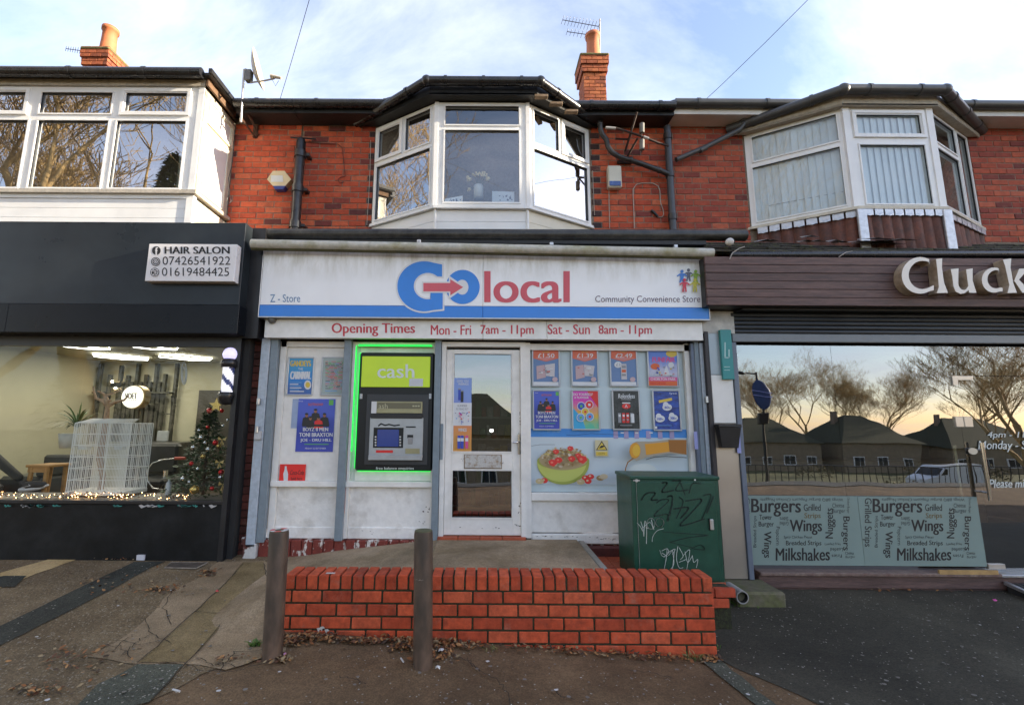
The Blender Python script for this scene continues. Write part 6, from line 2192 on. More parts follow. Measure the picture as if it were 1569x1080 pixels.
# ================================================================ low garden wall
WY0, WX0, WX1 = 3.77, -1.515, 1.775
GWL = thing('garden_wall', (.13, 3.88, -.1), 'low orange red brick wall with brick on edge coping behind the bollards', 'wall')
bed = MB(mortar_d).box(WX0+.008, WX1-.008, WY0+.010, WY0+.205, -.3, .430).build('mortar_core', GWL)
CH_, HB, LB = .0928, .079, .231
gm = [brick_mesh(LB-.014, HB, .10, brick_g, i, .005) for i in range(5)]
cm = [brick_mesh(.073, .103, .215, brick_g, 20+i, .005) for i in range(5)]
x = WX1-.0365
rr = random.Random(3)
while x > WX0:
    inst(rr.choice(cm), 'brick', GWL, (x, WY0+.1075+rr.uniform(-.003, .003), .3935+rr.uniform(-.002, .002)), (1, 1, 1), (0, rr.uniform(-.012, .012), rr.uniform(-.01, .01)))
    x -= .0868
for k in range(6):
    z = .328-k*CH_-HB/2
    for y in (WY0+.05, WY0+.165):
        x1 = WX1-(LB/2 if k % 2 else 0)
        if k % 2:
            inst(rr.choice(gm), 'brick', GWL, (WX1-.0505, y, z), (.101/(LB-.014), 1, 1))
        while x1 > WX0+.02:
            x0 = max(x1-LB+.014, WX0)
            if x1-x0 > .03:
                inst(rr.choice(gm), 'brick', GWL, ((x0+x1)/2, y+rr.uniform(-.002, .002), z+rr.uniform(-.001, .001)), ((x1-x0)/(LB-.014), 1, 1), (0, rr.uniform(-.004, .004), 0))
            x1 = x0-.014
# soft wear: white paint splash
sp_ = MB(M('white_splash', (.5, .47, .43), .7, .1), WY0-.0035)
for (a, b) in ((490, 960), (497, 964), (485, 962)):
    sp_.fp([(a, b), (a+5, b-1), (a+8, b+2), (a+4, b+3), (a+3, b+7), (a+1.5, b+3)])
sp_.build('paint_splash', GWL)
MB(M('white_splash', (.5, .47, .43), .7, .1)).box(-1.21, -1.14, 3.80, 3.83, .4462, .4470).build('paint_splash', GWL)

# ---- raised step, ramp, paved corner (setting)
def zr_(x, y):
    top = .205+(x+2.2)*.115
    top = min(.405, top)
    t = sm((x+2.25)/.75)*sm((y-3.7)/.35) if x < -1.5 else 1
    return gz(x, y)+.004+(max(top-gz(x, y), 0))*t
mb = MB(conc_s)
xs_ = [-2.3+i*.08 for i in range(24)]
ys_ = [3.72+i*.0695 for i in range(21)]
vs = [(x, max(y, 3.975) if x > -1.5 else y, zr_(x, y)) for y in ys_ for x in xs_]
n_ = len(xs_)
mb.add(vs, [(j_*n_+i, j_*n_+i+1, (j_+1)*n_+i+1, (j_+1)*n_+i) for j_ in range(len(ys_)-1) for i in range(n_-1)])
mb.build('ramp', kind='structure')
MB(conc_s).cbox(-.462, 1.0, 3.985, 5.08, .1, .412, .01).build('doorstep', kind='structure')
MB(M('kerb_grey', (.26, .24, .20), .8, .15, 9, bump=.4)).cbox(1.003, 1.075, 3.985, 5.08, .1, .402, .012).build('step_kerb', kind='structure')
MB(mortar_d).box(1.078, 1.77, 3.985, 4.20, -.15, .236).box(1.078, 2.12, 4.205, 5.10, -.15, .236).build('paved_corner_base', kind='structure')
pv = brick_mesh(.208, .045, .098, red_tile, 8, .004)
PC = tag(bpy.data.objects.new('paved_corner', None), kind='structure')
C.objects.link(PC)
for i in range(6):
    for j_ in range(11):
        x, y = 1.185+i*.213, 4.04+j_*.102
        if x < 1.70 or (x < 2.05 and y > 4.25):
            inst(pv, 'paver', PC, (x, y, .222+rr.uniform(-.002, .003)))
# brick edging under the cabinet
ed = MB(mortar_d).box(1.78, 2.10, 4.196, 4.25, -.2, .222).build('edging_wall', kind='structure')
for k in range(2):
    for i in range(2):
        inst(random.choice(up), 'brick', ed, (1.885+i*.18-(.06 if k % 2 else 0), 4.190, .20-k*.082), (.8, 1, 1))
# concrete block with the drain pipe
bk = MB(M('mossy_block', (.17, .15, .10), .9, .2, 5, bump=.6, bsc=25, c2=(.10, .11, .035)))
bm = bmesh.new()
g0, g1 = G(1118, 925), G(1196, 928)
bk.cbox(2.40, 2.86, 4.62, 5.02, -.25, .055, .02)
DB = tag(bk.build('concrete_block'), 'mossy concrete block at the foot of the steel pillar', 'concrete block')
pp_ = G(1138, 926)
dpc = P(1138, 915, 4.57)
DP = thing('drain_pipe', dpc, 'open end of a grey drain pipe poking out of the mossy concrete block', 'pipe')
MB(M('grey_pipe', (.30, .29, .28), .5, .2, 9)).tube([dpc+Vector((0, 0, 0)), dpc+Vector((0, .25, .0))], .058, 20, caps=False).lathe(0, 0, [(0, 0)], 3).build('pipe', DP)
mb = MB(M('grey_pipe', (.30, .29, .28)))
A_ = [dpc+Vector((.058*math.cos(k*.314), -.001, .058*math.sin(k*.314))) for k in range(20)]
B_ = [dpc+Vector((.048*math.cos(k*.314), -.001, .048*math.sin(k*.314))) for k in range(20)]
mb.add(A_+B_, [(k, (k+1) % 20, 20+(k+1) % 20, 20+k) for k in range(20)])
mb.add(B_+[p+Vector((0, .2, 0)) for p in B_], [(k, (k+1) % 20, 20+(k+1) % 20, 20+k) for k in range(20)], M('pipe_inside', (.03, .028, .025), .8, .2))
mb.add([p+Vector((0, .2, 0)) for p in B_], [tuple(range(20))], M('pipe_inside', (.03, .028, .025)))
mb.build('pipe_rim', DP)

MB(M('pillar_foot_concrete', (.26, .23, .18), .85, .2, 8, bump=.4)).box(2.10, 2.78, 5.0, 5.34, -.25, .30).box(1.45, 2.45, 5.15, 5.34, -.25, .48).build('wall_foot', STORE)
# ---- bollards
blm = M('rusty_brown_bollard', (.068, .050, .036), .55, .3, 3.5, bump=.25, bsc=60, c2=(.13, .082, .055), stretch=(1, 1, .5))
def bollard(px, pb, py, lab, tilt):
    g = G(px, pb)
    zt2 = P(py[0], py[1], g.y).z
    xt = P(py[0], py[1], g.y).x
    o = thing('bollard', g, lab, 'bollard', 'rusty metal bollards in front of the low brick wall')
    r_ = .0665
    b_ = Vector((g.x, g.y, g.z-.05))
    t_ = Vector((xt, g.y, zt2))
    MB(blm).tube([b_, b_.lerp(t_, .98), t_], [r_, r_, r_-.003], 28).build('post', o)
    MB(M('bollard_cap_lichen', (.10, .10, .05), .8, .3, 30, bump=.5)).tube([t_+Vector((0, 0, -.004)), t_+Vector((0, 0, .005))], r_-.006, 28).build('cap', o)
    return o, t_, r_
o, t_, r_ = bollard(417, 1008, (428, 813), 'left of the two rusty bollards, with red and white tape remains on its cap', 0)
tp = MB(M('tape_red', (.55, .03, .03), .4, .1))
tpw = M('tape_white', (.6, .58, .55), .4, .1)
for k in range(7):
    a0_, a1_ = k*.9, k*.9+.85
    pts = [t_+Vector((r_*.96*math.cos(a0_+(a1_-a0_)*i/4), r_*.96*math.sin(a0_+(a1_-a0_)*i/4), .0065)) for i in range(5)]
    pti = [t_+Vector((r_*.45*math.cos(a0_+(a1_-a0_)*i/4), r_*.45*math.sin(a0_+(a1_-a0_)*i/4), .0065)) for i in range(5)]
    tp.add(pts+pti, [(i, i+1, i+6, i+5) for i in range(4)], None if k % 2 else tpw)
tp.build('tape', o)
o, t_, r_ = bollard(648, 1020, (649, 813), 'right of the two rusty bollards, plain lichen capped post before the middle of the wall', 0)
mb = MB(M('grey_scuff', (.28, .25, .22), .7, .3))
for k in range(9):
    a = -2.3+k*.17
    q = Vector((t_.x, t_.y, P(649, 884, t_.y).z))
    p0 = q+Vector(((r_+.0008)*math.cos(a), (r_+.0008)*math.sin(a), rr.uniform(-.004, .004)))
    p1 = q+Vector(((r_+.0008)*math.cos(a+.15), (r_+.0008)*math.sin(a+.15), rr.uniform(-.004, .004)))
    h_ = rr.uniform(.001, .004)
    mb.poly([p0, p1, p1+Vector((0, 0, h_)), p0+Vector((0, 0, h_))])
mb.build('scuff_mark', o)

# ---- green street cabinet
CB = thing('street_cabinet', (1.74, 4.5, .236), 'dark green metal street cabinet covered in white and black graffiti tags', 'street cabinet')
cg = M('cabinet_green', (.010, .070, .042), .38, .12, 3, bump=.06, c2=(.012, .062, .038))
bx0, bx1, by0, by1, bz0, bz1 = 1.345, 2.135, 4.30, 4.76, .238, 1.145
MB(cg).cbox(bx0, bx1, by0, by1, bz0, bz1-.03, .004).build('body', CB)
MB(cg).cbox(bx0-.012, bx1+.010, by0-.014, by1+.01, bz1-.03, bz1, .006).build('roof', CB)
MB(cg).cbox(bx0+.045, bx1-.04, by0-.014, by0-.001, bz0+.02, bz1-.05, .004).build('door', CB)
MB(cg).cbox(bx0, bx0+.040, by0-.010, by0-.001, bz0+.0, bz1-.035, .003).build('door_post', CB)
MB(M('chipped_edge', (.38, .42, .38), .6, .2)).box(bx0+.0415, bx0+.0435, by0-.0155, by0-.014, bz0+.1, bz1-.05).build('worn_edge', CB)
q = P(1090, 803, 4.28)
MB(M('cabinet_handle_steel', (.5, .5, .48), .3, .1, metal=.6)).cbox(q.x-.016, q.x+.016, 4.262, 4.286, q.z-.045, q.z+.045, .005).build('handle', CB)
MB(blackp).box(q.x-.020, q.x-.0165, 4.27, 4.286, q.z-.05, q.z+.05).build('handle_recess', CB)
q = P(975.5, 736, 4.28)
MB(alu).tube([q+Vector((0, .005, 0)), q+Vector((0, -.003, 0))], .014, 12).cbox(q.x-.03, q.x+.03, 4.280, 4.286, q.z-.005, q.z+.005, .001).build('lock', CB)
MB(alu).tube([P(1065, 735, 4.286), P(1065, 735, 4.282)], .007, 10).build('rivet', CB)
def gc(x, y):
    return (900+x/4.908, 700+y/4.908)
wg = M('graffiti_white', (.58, .62, .58), .5, .15, 20)
bgm = M('graffiti_black', (.006, .022, .016), .5, .2, 20)
def tagline(mb, strokes, w, jit=0):
    for s_ in strokes:
        q_ = []
        c4_ = [gc(*v) for v in [s_[0]]+list(s_)+[s_[-1]]]
        for i in range(len(s_)-1):
            p0_, p1_, p2_, p3_ = c4_[i:i+4]
            for k in range(6):
                u = k/6
                q_.append(tuple(.5*(2*p1_[j]+(p2_[j]-p0_[j])*u+(2*p0_[j]-5*p1_[j]+4*p2_[j]-p3_[j])*u*u+(3*p1_[j]-p0_[j]-3*p2_[j]+p3_[j])*u**3)+rr.uniform(-jit, jit)*.5 for j in (0, 1)))
        q_.append(gc(*s_[-1]))
        mb.fs_(q_, w*rr.uniform(.8, 1.2))
def circ(x, y, rx, ry, a0=0, a1=360, n=10):
    return [(x+rx*math.cos(rad(a0+(a1-a0)*i/n)), y-ry*math.sin(rad(a0+(a1-a0)*i/n))) for i in range(n+1)]
GY = by0-.0145
mb = MB(wg, GY)
mb.step = .0001
tagline(mb, [[(375, 495), (400, 525), (415, 555)], [(402, 485), (418, 540), (425, 595)], [(425, 590), (432, 480), (445, 530), (444, 650)], [(420, 530), (470, 490), (490, 540), (440, 530)],
             circ(478, 500, 30, 42, 100, 440), circ(545, 492, 30, 34, 80, 440), [(572, 538), (530, 550), (505, 575), (490, 605), (487, 635)], [(480, 470), (500, 545)]], .85)
tagline(mb, [[(545, 700), (560, 740), (585, 750)], [(560, 705), (600, 688), (610, 720), (575, 750)], [(600, 690), (590, 780), (575, 850)], [(610, 740), (640, 700), (650, 690)],
             [(640, 700), (650, 800), (620, 850)], [(655, 700), (640, 850)], [(680, 672), (670, 760), (690, 830), (720, 830)], [(690, 680), (720, 740), (700, 770)], [(720, 740), (770, 700), (745, 855)],
             [(735, 710), (755, 790), (790, 740)], [(790, 740), (800, 790), (830, 770), (820, 830)], [(600, 720), (660, 690), (640, 730)], [(690, 790), (740, 770)], [(560, 720), (600, 745)]], .75, .25)
mb.build('white_graffiti', CB)
mb = MB(bgm, GY)
mb.step = .0001
tagline(mb, [[(560, 195), (600, 195), (560, 262), (650, 250)], [(640, 180), (700, 175), (665, 250), (760, 245)], [(700, 190), (735, 285)], [(765, 270), (790, 200), (850, 200)],
             [(405, 325), (440, 275), (510, 270), (480, 320), (530, 320)], [(520, 345), (560, 320), (610, 330), (500, 440), (600, 430), (610, 480)], [(600, 300), (640, 300), (620, 440)], [(650, 390), (760, 380), (700, 460)],
             [(690, 300), (720, 340), (670, 460)], [(740, 330), (860, 320), (780, 420), (700, 515), (880, 465)], [(870, 290), (930, 285), (890, 400), (860, 470)], [(950, 295), (900, 420)], [(640, 350), (600, 480)]], 1.9, .2)
tagline(mb, [[(560, 560), (700, 572), (910, 585)], [(620, 640), (760, 605), (900, 590)], [(620, 640), (790, 680)], [(780, 690), (850, 660), (880, 695), (800, 690)]], 1.2, .15)
mb.build('black_graffiti', CB)

# ---- leaves, litter, weeds, moss
lfm = [M('leaf_%d' % i, c_, .7, .3, 30) for i, c_ in enumerate(((.22, .085, .025), (.12, .05, .022), (.34, .17, .06), (.06, .035, .02), (.26, .19, .10)))]
mb = MB(lfm[0])
def leaf(x, y, s_):
    z = gz(x, y)+.012+rr.uniform(0, .02)
    a, t1, t2 = rr.uniform(0, 6.28), rr.uniform(-.5, .5), rr.uniform(-.5, .5)
    c_, s2 = math.cos(a), math.sin(a)
    pts = []
    for u, v in ((-1, 0), (-.3, .5), (.4, .42), (1, 0), (.4, -.42), (-.3, -.5)):
        px_, py_ = u*s_, v*s_
        pts.append((x+px_*c_-py_*s2, y+px_*s2+py_*c_, z+px_*t1+py_*t2))
    mb.poly(pts, rr.choice(lfm))
for (cx, cy, sx, sy, n_) in ((440, 985, 24, 8, 140), (475, 978, 40, 6, 110), (560, 984, 60, 5, 100), (625, 990, 22, 10, 130), (672, 996, 22, 14, 150), (648, 1018, 14, 4, 40), (700, 984, 30, 4, 40), (425, 1012, 16, 5, 50), (1085, 1008, 14, 6, 40), (850, 993, 90, 3, 50), (990, 1000, 80, 3, 50), (250, 905, 22, 5, 30), (180, 858, 30, 2, 24), (320, 880, 14, 6, 30), (180, 900, 90, 20, 30), (120, 1010, 60, 22, 45), (60, 1060, 50, 8, 25), (360, 1015, 40, 6, 14), (1395, 905, 90, 3, 30)):
    for _ in range(int(n_*2.2)):
        px, py = rr.gauss(cx, sx*.6), rr.gauss(cy, sy*.6)
        g = G(px, py)
        if WY0-.01 < g.y < 4.2 and -1.55 < g.x < 1.8:
            g.y = WY0-rr.uniform(.01, .1)
        leaf(g.x, g.y, rr.uniform(.008, .024))
mb.build('fallen_leaves', kind='stuff', label='brown dead leaves gathered at the foot of the bollards and the low wall')
mb = MB(M('chewing_gum', (.16, .145, .125), .7, .3))
lw = M('litter_white', (.55, .54, .52), .6, .1)
for i in range(430):
    px, py = rr.uniform(-10, 1580), rr.uniform(870, 1085)
    g = G(px, py)
    if g.y > 3.7 and -1.5 < g.x < 2.3:
        continue
    s_ = rr.choice((.004, .006, .008, .013)) * rr.uniform(.7, 1.3)
    k = 7
    mb.poly([(g.x+s_*rr.uniform(.7, 1.2)*math.cos(2*math.pi*j_/k), g.y+s_*rr.uniform(.6, 1.1)*math.sin(2*math.pi*j_/k), g.z+.0205) for j_ in range(k)], lw if rr.random() < .10 else None)
mb.build('gum_and_litter_specks', kind='stuff', label='pale chewing gum spots and tiny bits of litter dotted over the tarmac')
def scrap(px, py, s_, m, lab, nm='litter'):
    g = G(px, py)
    mb = MB(m)
    pts = []
    for k in range(7):
        a = 2*math.pi*k/7
        pts.append(Vector((g.x+s_*rr.uniform(.6, 1.2)*math.cos(a), g.y+s_*rr.uniform(.5, 1)*math.sin(a), g.z+.03+rr.uniform(-.006, .012))))
    c_ = Vector((g.x, g.y, g.z+.045))
    mb.add([c_]+pts, [(0, k+1, (k+1) % 7+1) for k in range(7)])
    tag(mb.build(nm), lab, 'litter')
scrap(676, 1003, .022, lw, 'small white paper scrap in the leaves right of the second bollard')
scrap(671, 1030, .026, lw, 'crumpled white scrap on the tarmac in front of the second bollard')
scrap(436, 1010, .014, M('scrap_pink', (.45, .2, .35), .5, .1), 'tiny pink scrap in the leaves at the foot of the left bollard')
scrap(1200, 922, .028, lw, 'white scrap on the asphalt beside the mossy concrete block')
scrap(1526, 925, .022, M('scrap_magenta', (.6, .08, .3), .5, .1), 'bright pink scrap beside the rubber doorstep ramp')
scrap(332, 911, .018, M('scrap_red', (.6, .05, .06), .5, .1), 'small red scrap on the concrete path left of the bollards')
for a, b, nm, lab in (((614, 1014), (618, 1020), 'cigarette_end', 'white cigarette end on the tarmac left of the second bollard'), ((264, 1063), (275, 1066), 'cigarette_end', 'pale cigarette end on the tarmac at the bottom left, below the greenish patch')):
    p0, p1 = G(*a)+Vector((0, 0, .026)), G(*b)+Vector((0, 0, .026))
    tag(MB(lw).tube([p0, p1], .006, 6).build(nm), lab, 'cigarette end')
grn = M('weed_green', (.09, .17, .03), .6, .3, 20, rnd=.2)
gry = M('dry_grass', (.26, .22, .08), .7, .3, 20)
def weed(px, py, n_, h_, lab, broad=False, dry=False, sp=.05):
    g = G(px, py)
    t = thing('weed', g, lab, 'weed')
    for i in range(n_):
        a = rr.uniform(0, 6.28)
        b_ = Vector((g.x+rr.uniform(-sp, sp), g.y+rr.uniform(-sp*.3, sp*.3), g.z))
        d_ = Vector((math.cos(a)*.5, math.sin(a)*.3, rr.uniform(.6, 1))).normalized()*h_*rr.uniform(.5, 1)
        w2 = Vector((-math.sin(a), math.cos(a), 0))*(.010 if broad else .003)
        m = b_+d_*.6
        e_ = b_+d_+Vector((d_.x*.4, d_.y*.4, -.2*h_))
        k = MB(gry if dry and i % 2 else grn)
        k.add([b_-w2*.3, b_+w2*.3, m+w2, m-w2, e_], [(0, 1, 2, 3), (3, 2, 4)])
        k.build('leaf', t)
weed(391, 992, 22, .09, 'small green leafy weed at the left foot of the left bollard', broad=True, sp=.03)
weed(755, 998, 14, .07, 'thin dry tuft of grass against the wall right of the second bollard', dry=True, sp=.05)
weed(1064, 1012, 20, .10, 'yellow green weed tuft at the right end of the low wall', dry=True, sp=.05)
weed(1100, 995, 10, .07, 'small green sprout at the right corner of the low wall', sp=.02)
mb = MB(M('moss_green', (.07, .13, .02), .9, .4, 30))
for _ in range(900):
    px, py = rr.uniform(1098, 1192), 921+rr.gauss(0, 4)
    g = G(px, py)
    s_ = rr.uniform(.004, .011)
    a = rr.uniform(0, 6.28)
    mb.poly([(g.x-s_, g.y, g.z+.008), (g.x+s_, g.y+s_*.3, g.z+.008), (g.x+s_*math.cos(a), g.y+s_*math.sin(a), g.z+.012+s_*1.5)])
mb.build('moss', kind='stuff', label='bright green moss along the ground by the drain pipe')
IC = thing('inspection_cover', G(282, 870), 'square inspection cover in the tarmac below the salon window', 'inspection cover')
c4 = [G(252, 872), G(300, 873), G(318, 864), G(262, 864)]
MB(M('cover_brown', (.07, .055, .04), .8, .3, 20, bump=.4)).prism([c_+Vector((0, 0, .012)) for c_ in c4], (0, 0, .006)).build('cover', IC)
mb = MB(M('cover_frame', (.20, .17, .13), .7, .3, 20))
for i in range(4):
    mb.tube([c4[i]+Vector((0, 0, .014)), c4[(i+1) % 4]+Vector((0, 0, .014))], .008, 4)
mb.build('rim', IC)
tag(MB(M('white_marker', (.6, .6, .65), .5, .1)).pbox(209, 850, 221, 858, 4.94, .02).build('white_scrap'), 'small white triangular scrap at the foot of the black salon front', 'litter')

# ================================================================ pipes, wires and fittings on the upper walls
pipe_b = M('black_pipe', (.020, .021, .023), .32, .3, 6, c2=(.045, .04, .04))
dp = thing('downpipe', P(452, 350, 5.7), 'thick black cast iron downpipe on the brick wall left of the centre bay', 'downpipe')
x = P(457, 280, 5.7).x
zt_, zb_ = P(460, 218, 5.7).z, 3.7
MB(pipe_b).tube([(x, 5.70, zb_), (x, 5.70, zt_), (x-.0, 5.70, zt_+.05)], [.062, .062, .045], 16).build('pipe', dp)
for py in (237, 290, 345):
    z = P(457, py, 5.7).z
    MB(pipe_b).tube([(x, 5.70, z-.045), (x, 5.70, z+.045)], .075, 16).build('collar', dp)
    MB(pipe_b).cbox(x+.06, x+.12, 5.70, 5.83, z-.02, z+.02, .004).build('pipe_lug', dp)
MB(pipe_b).tube([P(445, 211, 5.72), P(484, 213, 5.76)], .012, 6).build('top_stay', dp)
dp = thing('downpipe', P(925, 200, 5.5), 'black plastic downpipe running from the centre bay gutter diagonally across the wall', 'downpipe')
MB(pipe_b).tube([P(*q) for q in ((920, 186, 5.66), (920, 198, 5.66), (923, 207, 5.68), (929, 214, 5.70), (932, 226, 5.70), (938, 234, 5.70), (950, 241, 5.70), (985, 252, 5.70), (1015, 263, 5.70), (1026, 268, 5.70))], .034, 12).build('pipe', dp)
for a in ((919, 190, 5.66), (966, 245, 5.70), (1010, 261, 5.70)):
    q = P(*a)
    MB(pipe_b).ball(q, .042, 10).build('collar', dp)
dp = thing('downpipe', P(1030, 350, 5.7), 'upright grey black soil pipe between the centre shop wall and the right hand shop wall', 'downpipe')
x = P(1026, 260, 5.72).x
MB(M('weathered_pipe', (.05, .055, .065), .4, .2, 8)).tube([(x, 5.72, 3.7), (x, 5.72, 5.60)], .046, 14).build('pipe', dp)
for z in (4.3, 4.9, 5.45):
    MB(pipe_b).tube([(x, 5.72, z-.04), (x, 5.72, z+.04)], .057, 14).build('collar', dp)
dp = thing('downpipe', P(1090, 220, 5.7), 'grey plastic downpipe sloping down from the right bay gutter to the soil pipe', 'downpipe')
MB(gutg).tube([P(*q) for q in ((1139, 180, 5.66), (1139, 192, 5.66), (1133, 199, 5.68), (1085, 224, 5.70), (1036, 245, 5.70))], .034, 12).build('pipe', dp)
MB(gutg).ball(P(1139, 184, 5.66), .05, 12).build('gutter_outlet', dp)
MB(gutg).tube([P(1082, 226, 5.70), P(1072, 231, 5.70)], .040, 12).build('collar', dp)
# rusty aerial bracket with insulators
AB = thing('wall_bracket', P(970, 240, 5.6), 'rusty crossed iron bracket with insulators on the wall beside the centre bay', 'bracket')
ri = M('dark_rust_iron', (.035, .020, .016), .8, .4, 20)
for a, b in (((976, 172, 5.45), (958, 232, 5.78)), ((977, 212, 5.5), (960, 243, 5.78)), ((943, 213, 5.7), (964, 214, 5.7))):
    p0, p1 = P(*a), P(*b)
    MB(ri).tube([p0, p1], .016, 4, smooth=False).build('bracket_arm', AB)
MB(ri).tube([P(930, 196, 5.5), P(945, 197, 5.5), P(965, 203, 5.5), P(985, 210, 5.5), P(1008, 219, 5.55), P(1024, 224, 5.6)], .014, 8).build('rod', AB)
MB(M('insulator_white', (.4, .38, .36), .4, .1)).tube([P(928, 196, 5.49), P(943, 197, 5.49)], .018, 10).build('insulator', AB)
MB(M('insulator_white', (.4, .38, .36))).tube([P(986, 210, 5.48), P(994, 213, 5.48)], .018, 10).build('insulator', AB)
gi = M('insulator_grey', (.16, .15, .13), .6, .2)
for a, b in ((190, 204), (215, 230)):
    MB(gi).tube([P(983.5, a, 5.48), P(983.5, b, 5.48)], .032, 12).build('insulator', AB)
MB(ri).tube([P(983, 188, 5.48), P(983, 234, 5.48)], .007, 6).build('spindle', AB)
MB(ri).cbox(P(945, 250, 5.8).x, P(968, 250, 5.8).x, 5.77, 5.80, P(955, 250, 5.8).z-.02, P(955, 250, 5.8).z+.02, .004).build('wall_plate', AB)
# alarms
al = thing('alarm_box', P(421, 275, 5.7), 'cream hexagonal burglar alarm box with blue base on the wall near the salon window', 'alarm')
hx_ = [(409, 275), (418, 262), (436, 262), (446, 275), (437, 285), (418, 285)]
MB(M('alarm_cream', (.62, .50, .30), .4, .08, 5)).prism([P(a, b, 5.72) for a, b in hx_], (0, .09, 0)).build('box', al)
MB(M('alarm_label', (.62, .62, .60), .4, .05)).prism([P(a, b, 5.718) for a, b in ((415, 269), (433, 269), (434, 279), (415, 279))], (0, .002, 0)).build('label_plate', al)
MB(M('alarm_blue', (.03, .05, .22), .3, .1)).prism([P(a, b, 5.715) for a, b in ((418, 285), (437, 285), (434, 290), (421, 290))], (0, .08, 0)).build('blue_base', al)
al = thing('alarm_box', P(942, 270, 5.7), 'white rectangular burglar alarm box with blue lower lens right of the centre bay', 'alarm')
MB(M('alarm_white', (.56, .54, .45), .4, .06, 5)).pbox(932, 253, 953, 287, 5.70, .10, ch=.016).build('box', al)
MB(M('alarm_lens_blue', (.05, .10, .30), .25, .1)).pbox(934, 277, 951.5, 284.5, 5.692, .03, ch=.006).build('lens', al)
wm = M('white_cable', (.42, .38, .33), .6, .1)
tag(MB(wm).tube([P(*q, 5.795) for q in ((933, 287), (933, 310), (934, 350))], .005, 5).build('alarm_cable'), 'thin pale cable hanging straight down from the white alarm box', 'cable')
tag(MB(wm).tube([P(*q, 5.795) for q in ((972, 350), (971, 320), (970, 300), (970, 290), (975, 283), (984, 281), (1000, 281), (1008, 285), (1011, 292), (1012, 310), (1016, 322), (1017, 329), (1014, 333), (1008, 333))], .006, 6).build('looped_cable'), 'thin white cable looping over the bricks near the soil pipe', 'cable')
tag(MB(blackpl).tube([P(998, 322, 5.79), P(1008, 332, 5.79)], .018, 8).build('cable_connector'), 'black connector hanging at the end of the white looped cable', 'connector')
tag(MB(M('brown_cable', (.12, .03, .02), .6, .1)).tube([P(*q, 5.795) for q in ((470, 218), (495, 220), (518, 221), (524, 226), (526, 240), (528, 262), (529, 270), (522, 272), (518, 275), (521, 281), (527, 279))], .005, 5).build('brown_cable'), 'brown cable running over the bricks left of the centre bay and ending in a loop', 'cable')
tag(MB(wm).tube([P(*q, 5.795) for q in ((568, 215), (567, 260), (565, 300), (562, 345))], .004, 5).build('bay_cable'), 'thin pale cable down the wall at the left edge of the centre bay', 'cable')
tag(MB(wm).tube([P(*q, 5.795) for q in ((908, 262), (909, 290), (911, 330))], .004, 5).build('bay_cable'), 'thin pale cable down the wall at the right edge of the centre bay', 'cable')
tag(MB(blackpl).tube([P(a+8*math.sin(k*1.05)*.4, b+7*math.cos(k*1.05), 5.6) for k, (a, b) in enumerate([(351, 306)]*14)], .005, 5).tube([P(*q, 5.6) for q in ((352, 298), (350, 275), (356, 250), (358, 225))], .004, 5).build('coiled_cable'), 'black coiled cable at the rear corner of the salon bay side', 'cable')
# satellite dish
SDh = thing('satellite_dish', P(372, 190, 5.5), 'pale satellite dish on a mast with rusty brackets beside the salon bay', 'satellite dish')
D_ = 5.45
mast0, mast1 = P(369, 188, D_), P(374, 108, D_)
MB(alu).tube([mast0, mast1, P(378, 107, D_)], .016, 8).build('mast', SDh)
for a, b in (((372, 156, 5.47), (396, 208, 5.80)), ((369, 180, 5.47), (392, 212, 5.80)), ((372, 154, 5.47), (392, 190, 5.8))):
    MB(rust).tube([P(*a), P(*b)], .016, 4, smooth=False).build('bracket', SDh)
MB(rust).cbox(P(392, 200, 5.8).x-.03, P(392, 200, 5.8).x+.03, 5.78, 5.82, P(392, 212, 5.8).z, P(392, 188, 5.8).z, .004).build('wall_plate', SDh)
dc = P(388, 107, D_)
n_ = Vector((.95, .18, .22)).normalized()
u_ = n_.cross(Vector((0, 1, 0))).normalized()
v_ = n_.cross(u_)
mb = MB(M('dish_pale', (.50, .45, .37), .5, .12, 6))
RR_, K_ = 6, 24
vs = []
for side in (0, .008):
    for i in range(RR_+1):
        r_ = .255*i/RR_
        for k in range(K_):
            a = 2*math.pi*k/K_
            vs.append(dc+u_*(r_*1.0*math.cos(a))+v_*(r_*math.sin(a)*.92)+n_*(r_*r_*1.1-side))
o_ = (RR_+1)*K_
fs = []
for i in range(RR_):
    for k in range(K_):
        fs.append((i*K_+k, i*K_+(k+1) % K_, (i+1)*K_+(k+1) % K_, (i+1)*K_+k))
        fs.append((o_+i*K_+k, o_+(i+1)*K_+k, o_+(i+1)*K_+(k+1) % K_, o_+i*K_+(k+1) % K_))
for k in range(K_):
    fs.append((RR_*K_+k, RR_*K_+(k+1) % K_, o_+RR_*K_+(k+1) % K_, o_+RR_*K_+k))
mb.add(vs, fs, None, True)
mb.build('dish', SDh)
MB(M('dish_arm_grey', (.25, .25, .25), .5, .1)).tube([P(384, 127, 5.40), P(405, 124, 5.3), P(420, 121, 5.2)], .010, 6).build('arm', SDh)
MB(M('lnb_beige', (.42, .38, .30), .5, .1)).tube([P(415, 117, 5.2), P(431, 120, 5.2)], [.026, .016], 10).build('receiver', SDh)
MB(blackpl).tube([P(417, 122, 5.2), P(422, 132, 5.2), P(427, 124, 5.2)], .003, 5).build('cable_loop', SDh)
MB(M('dish_mount_grey', (.2, .2, .2), .5, .2)).cbox(P(380, 115, 5.45).x-.03, P(380, 115, 5.45).x+.05, 5.42, 5.50, P(380, 125, 5.45).z, P(380, 108, 5.45).z, .01).build('mount', SDh)
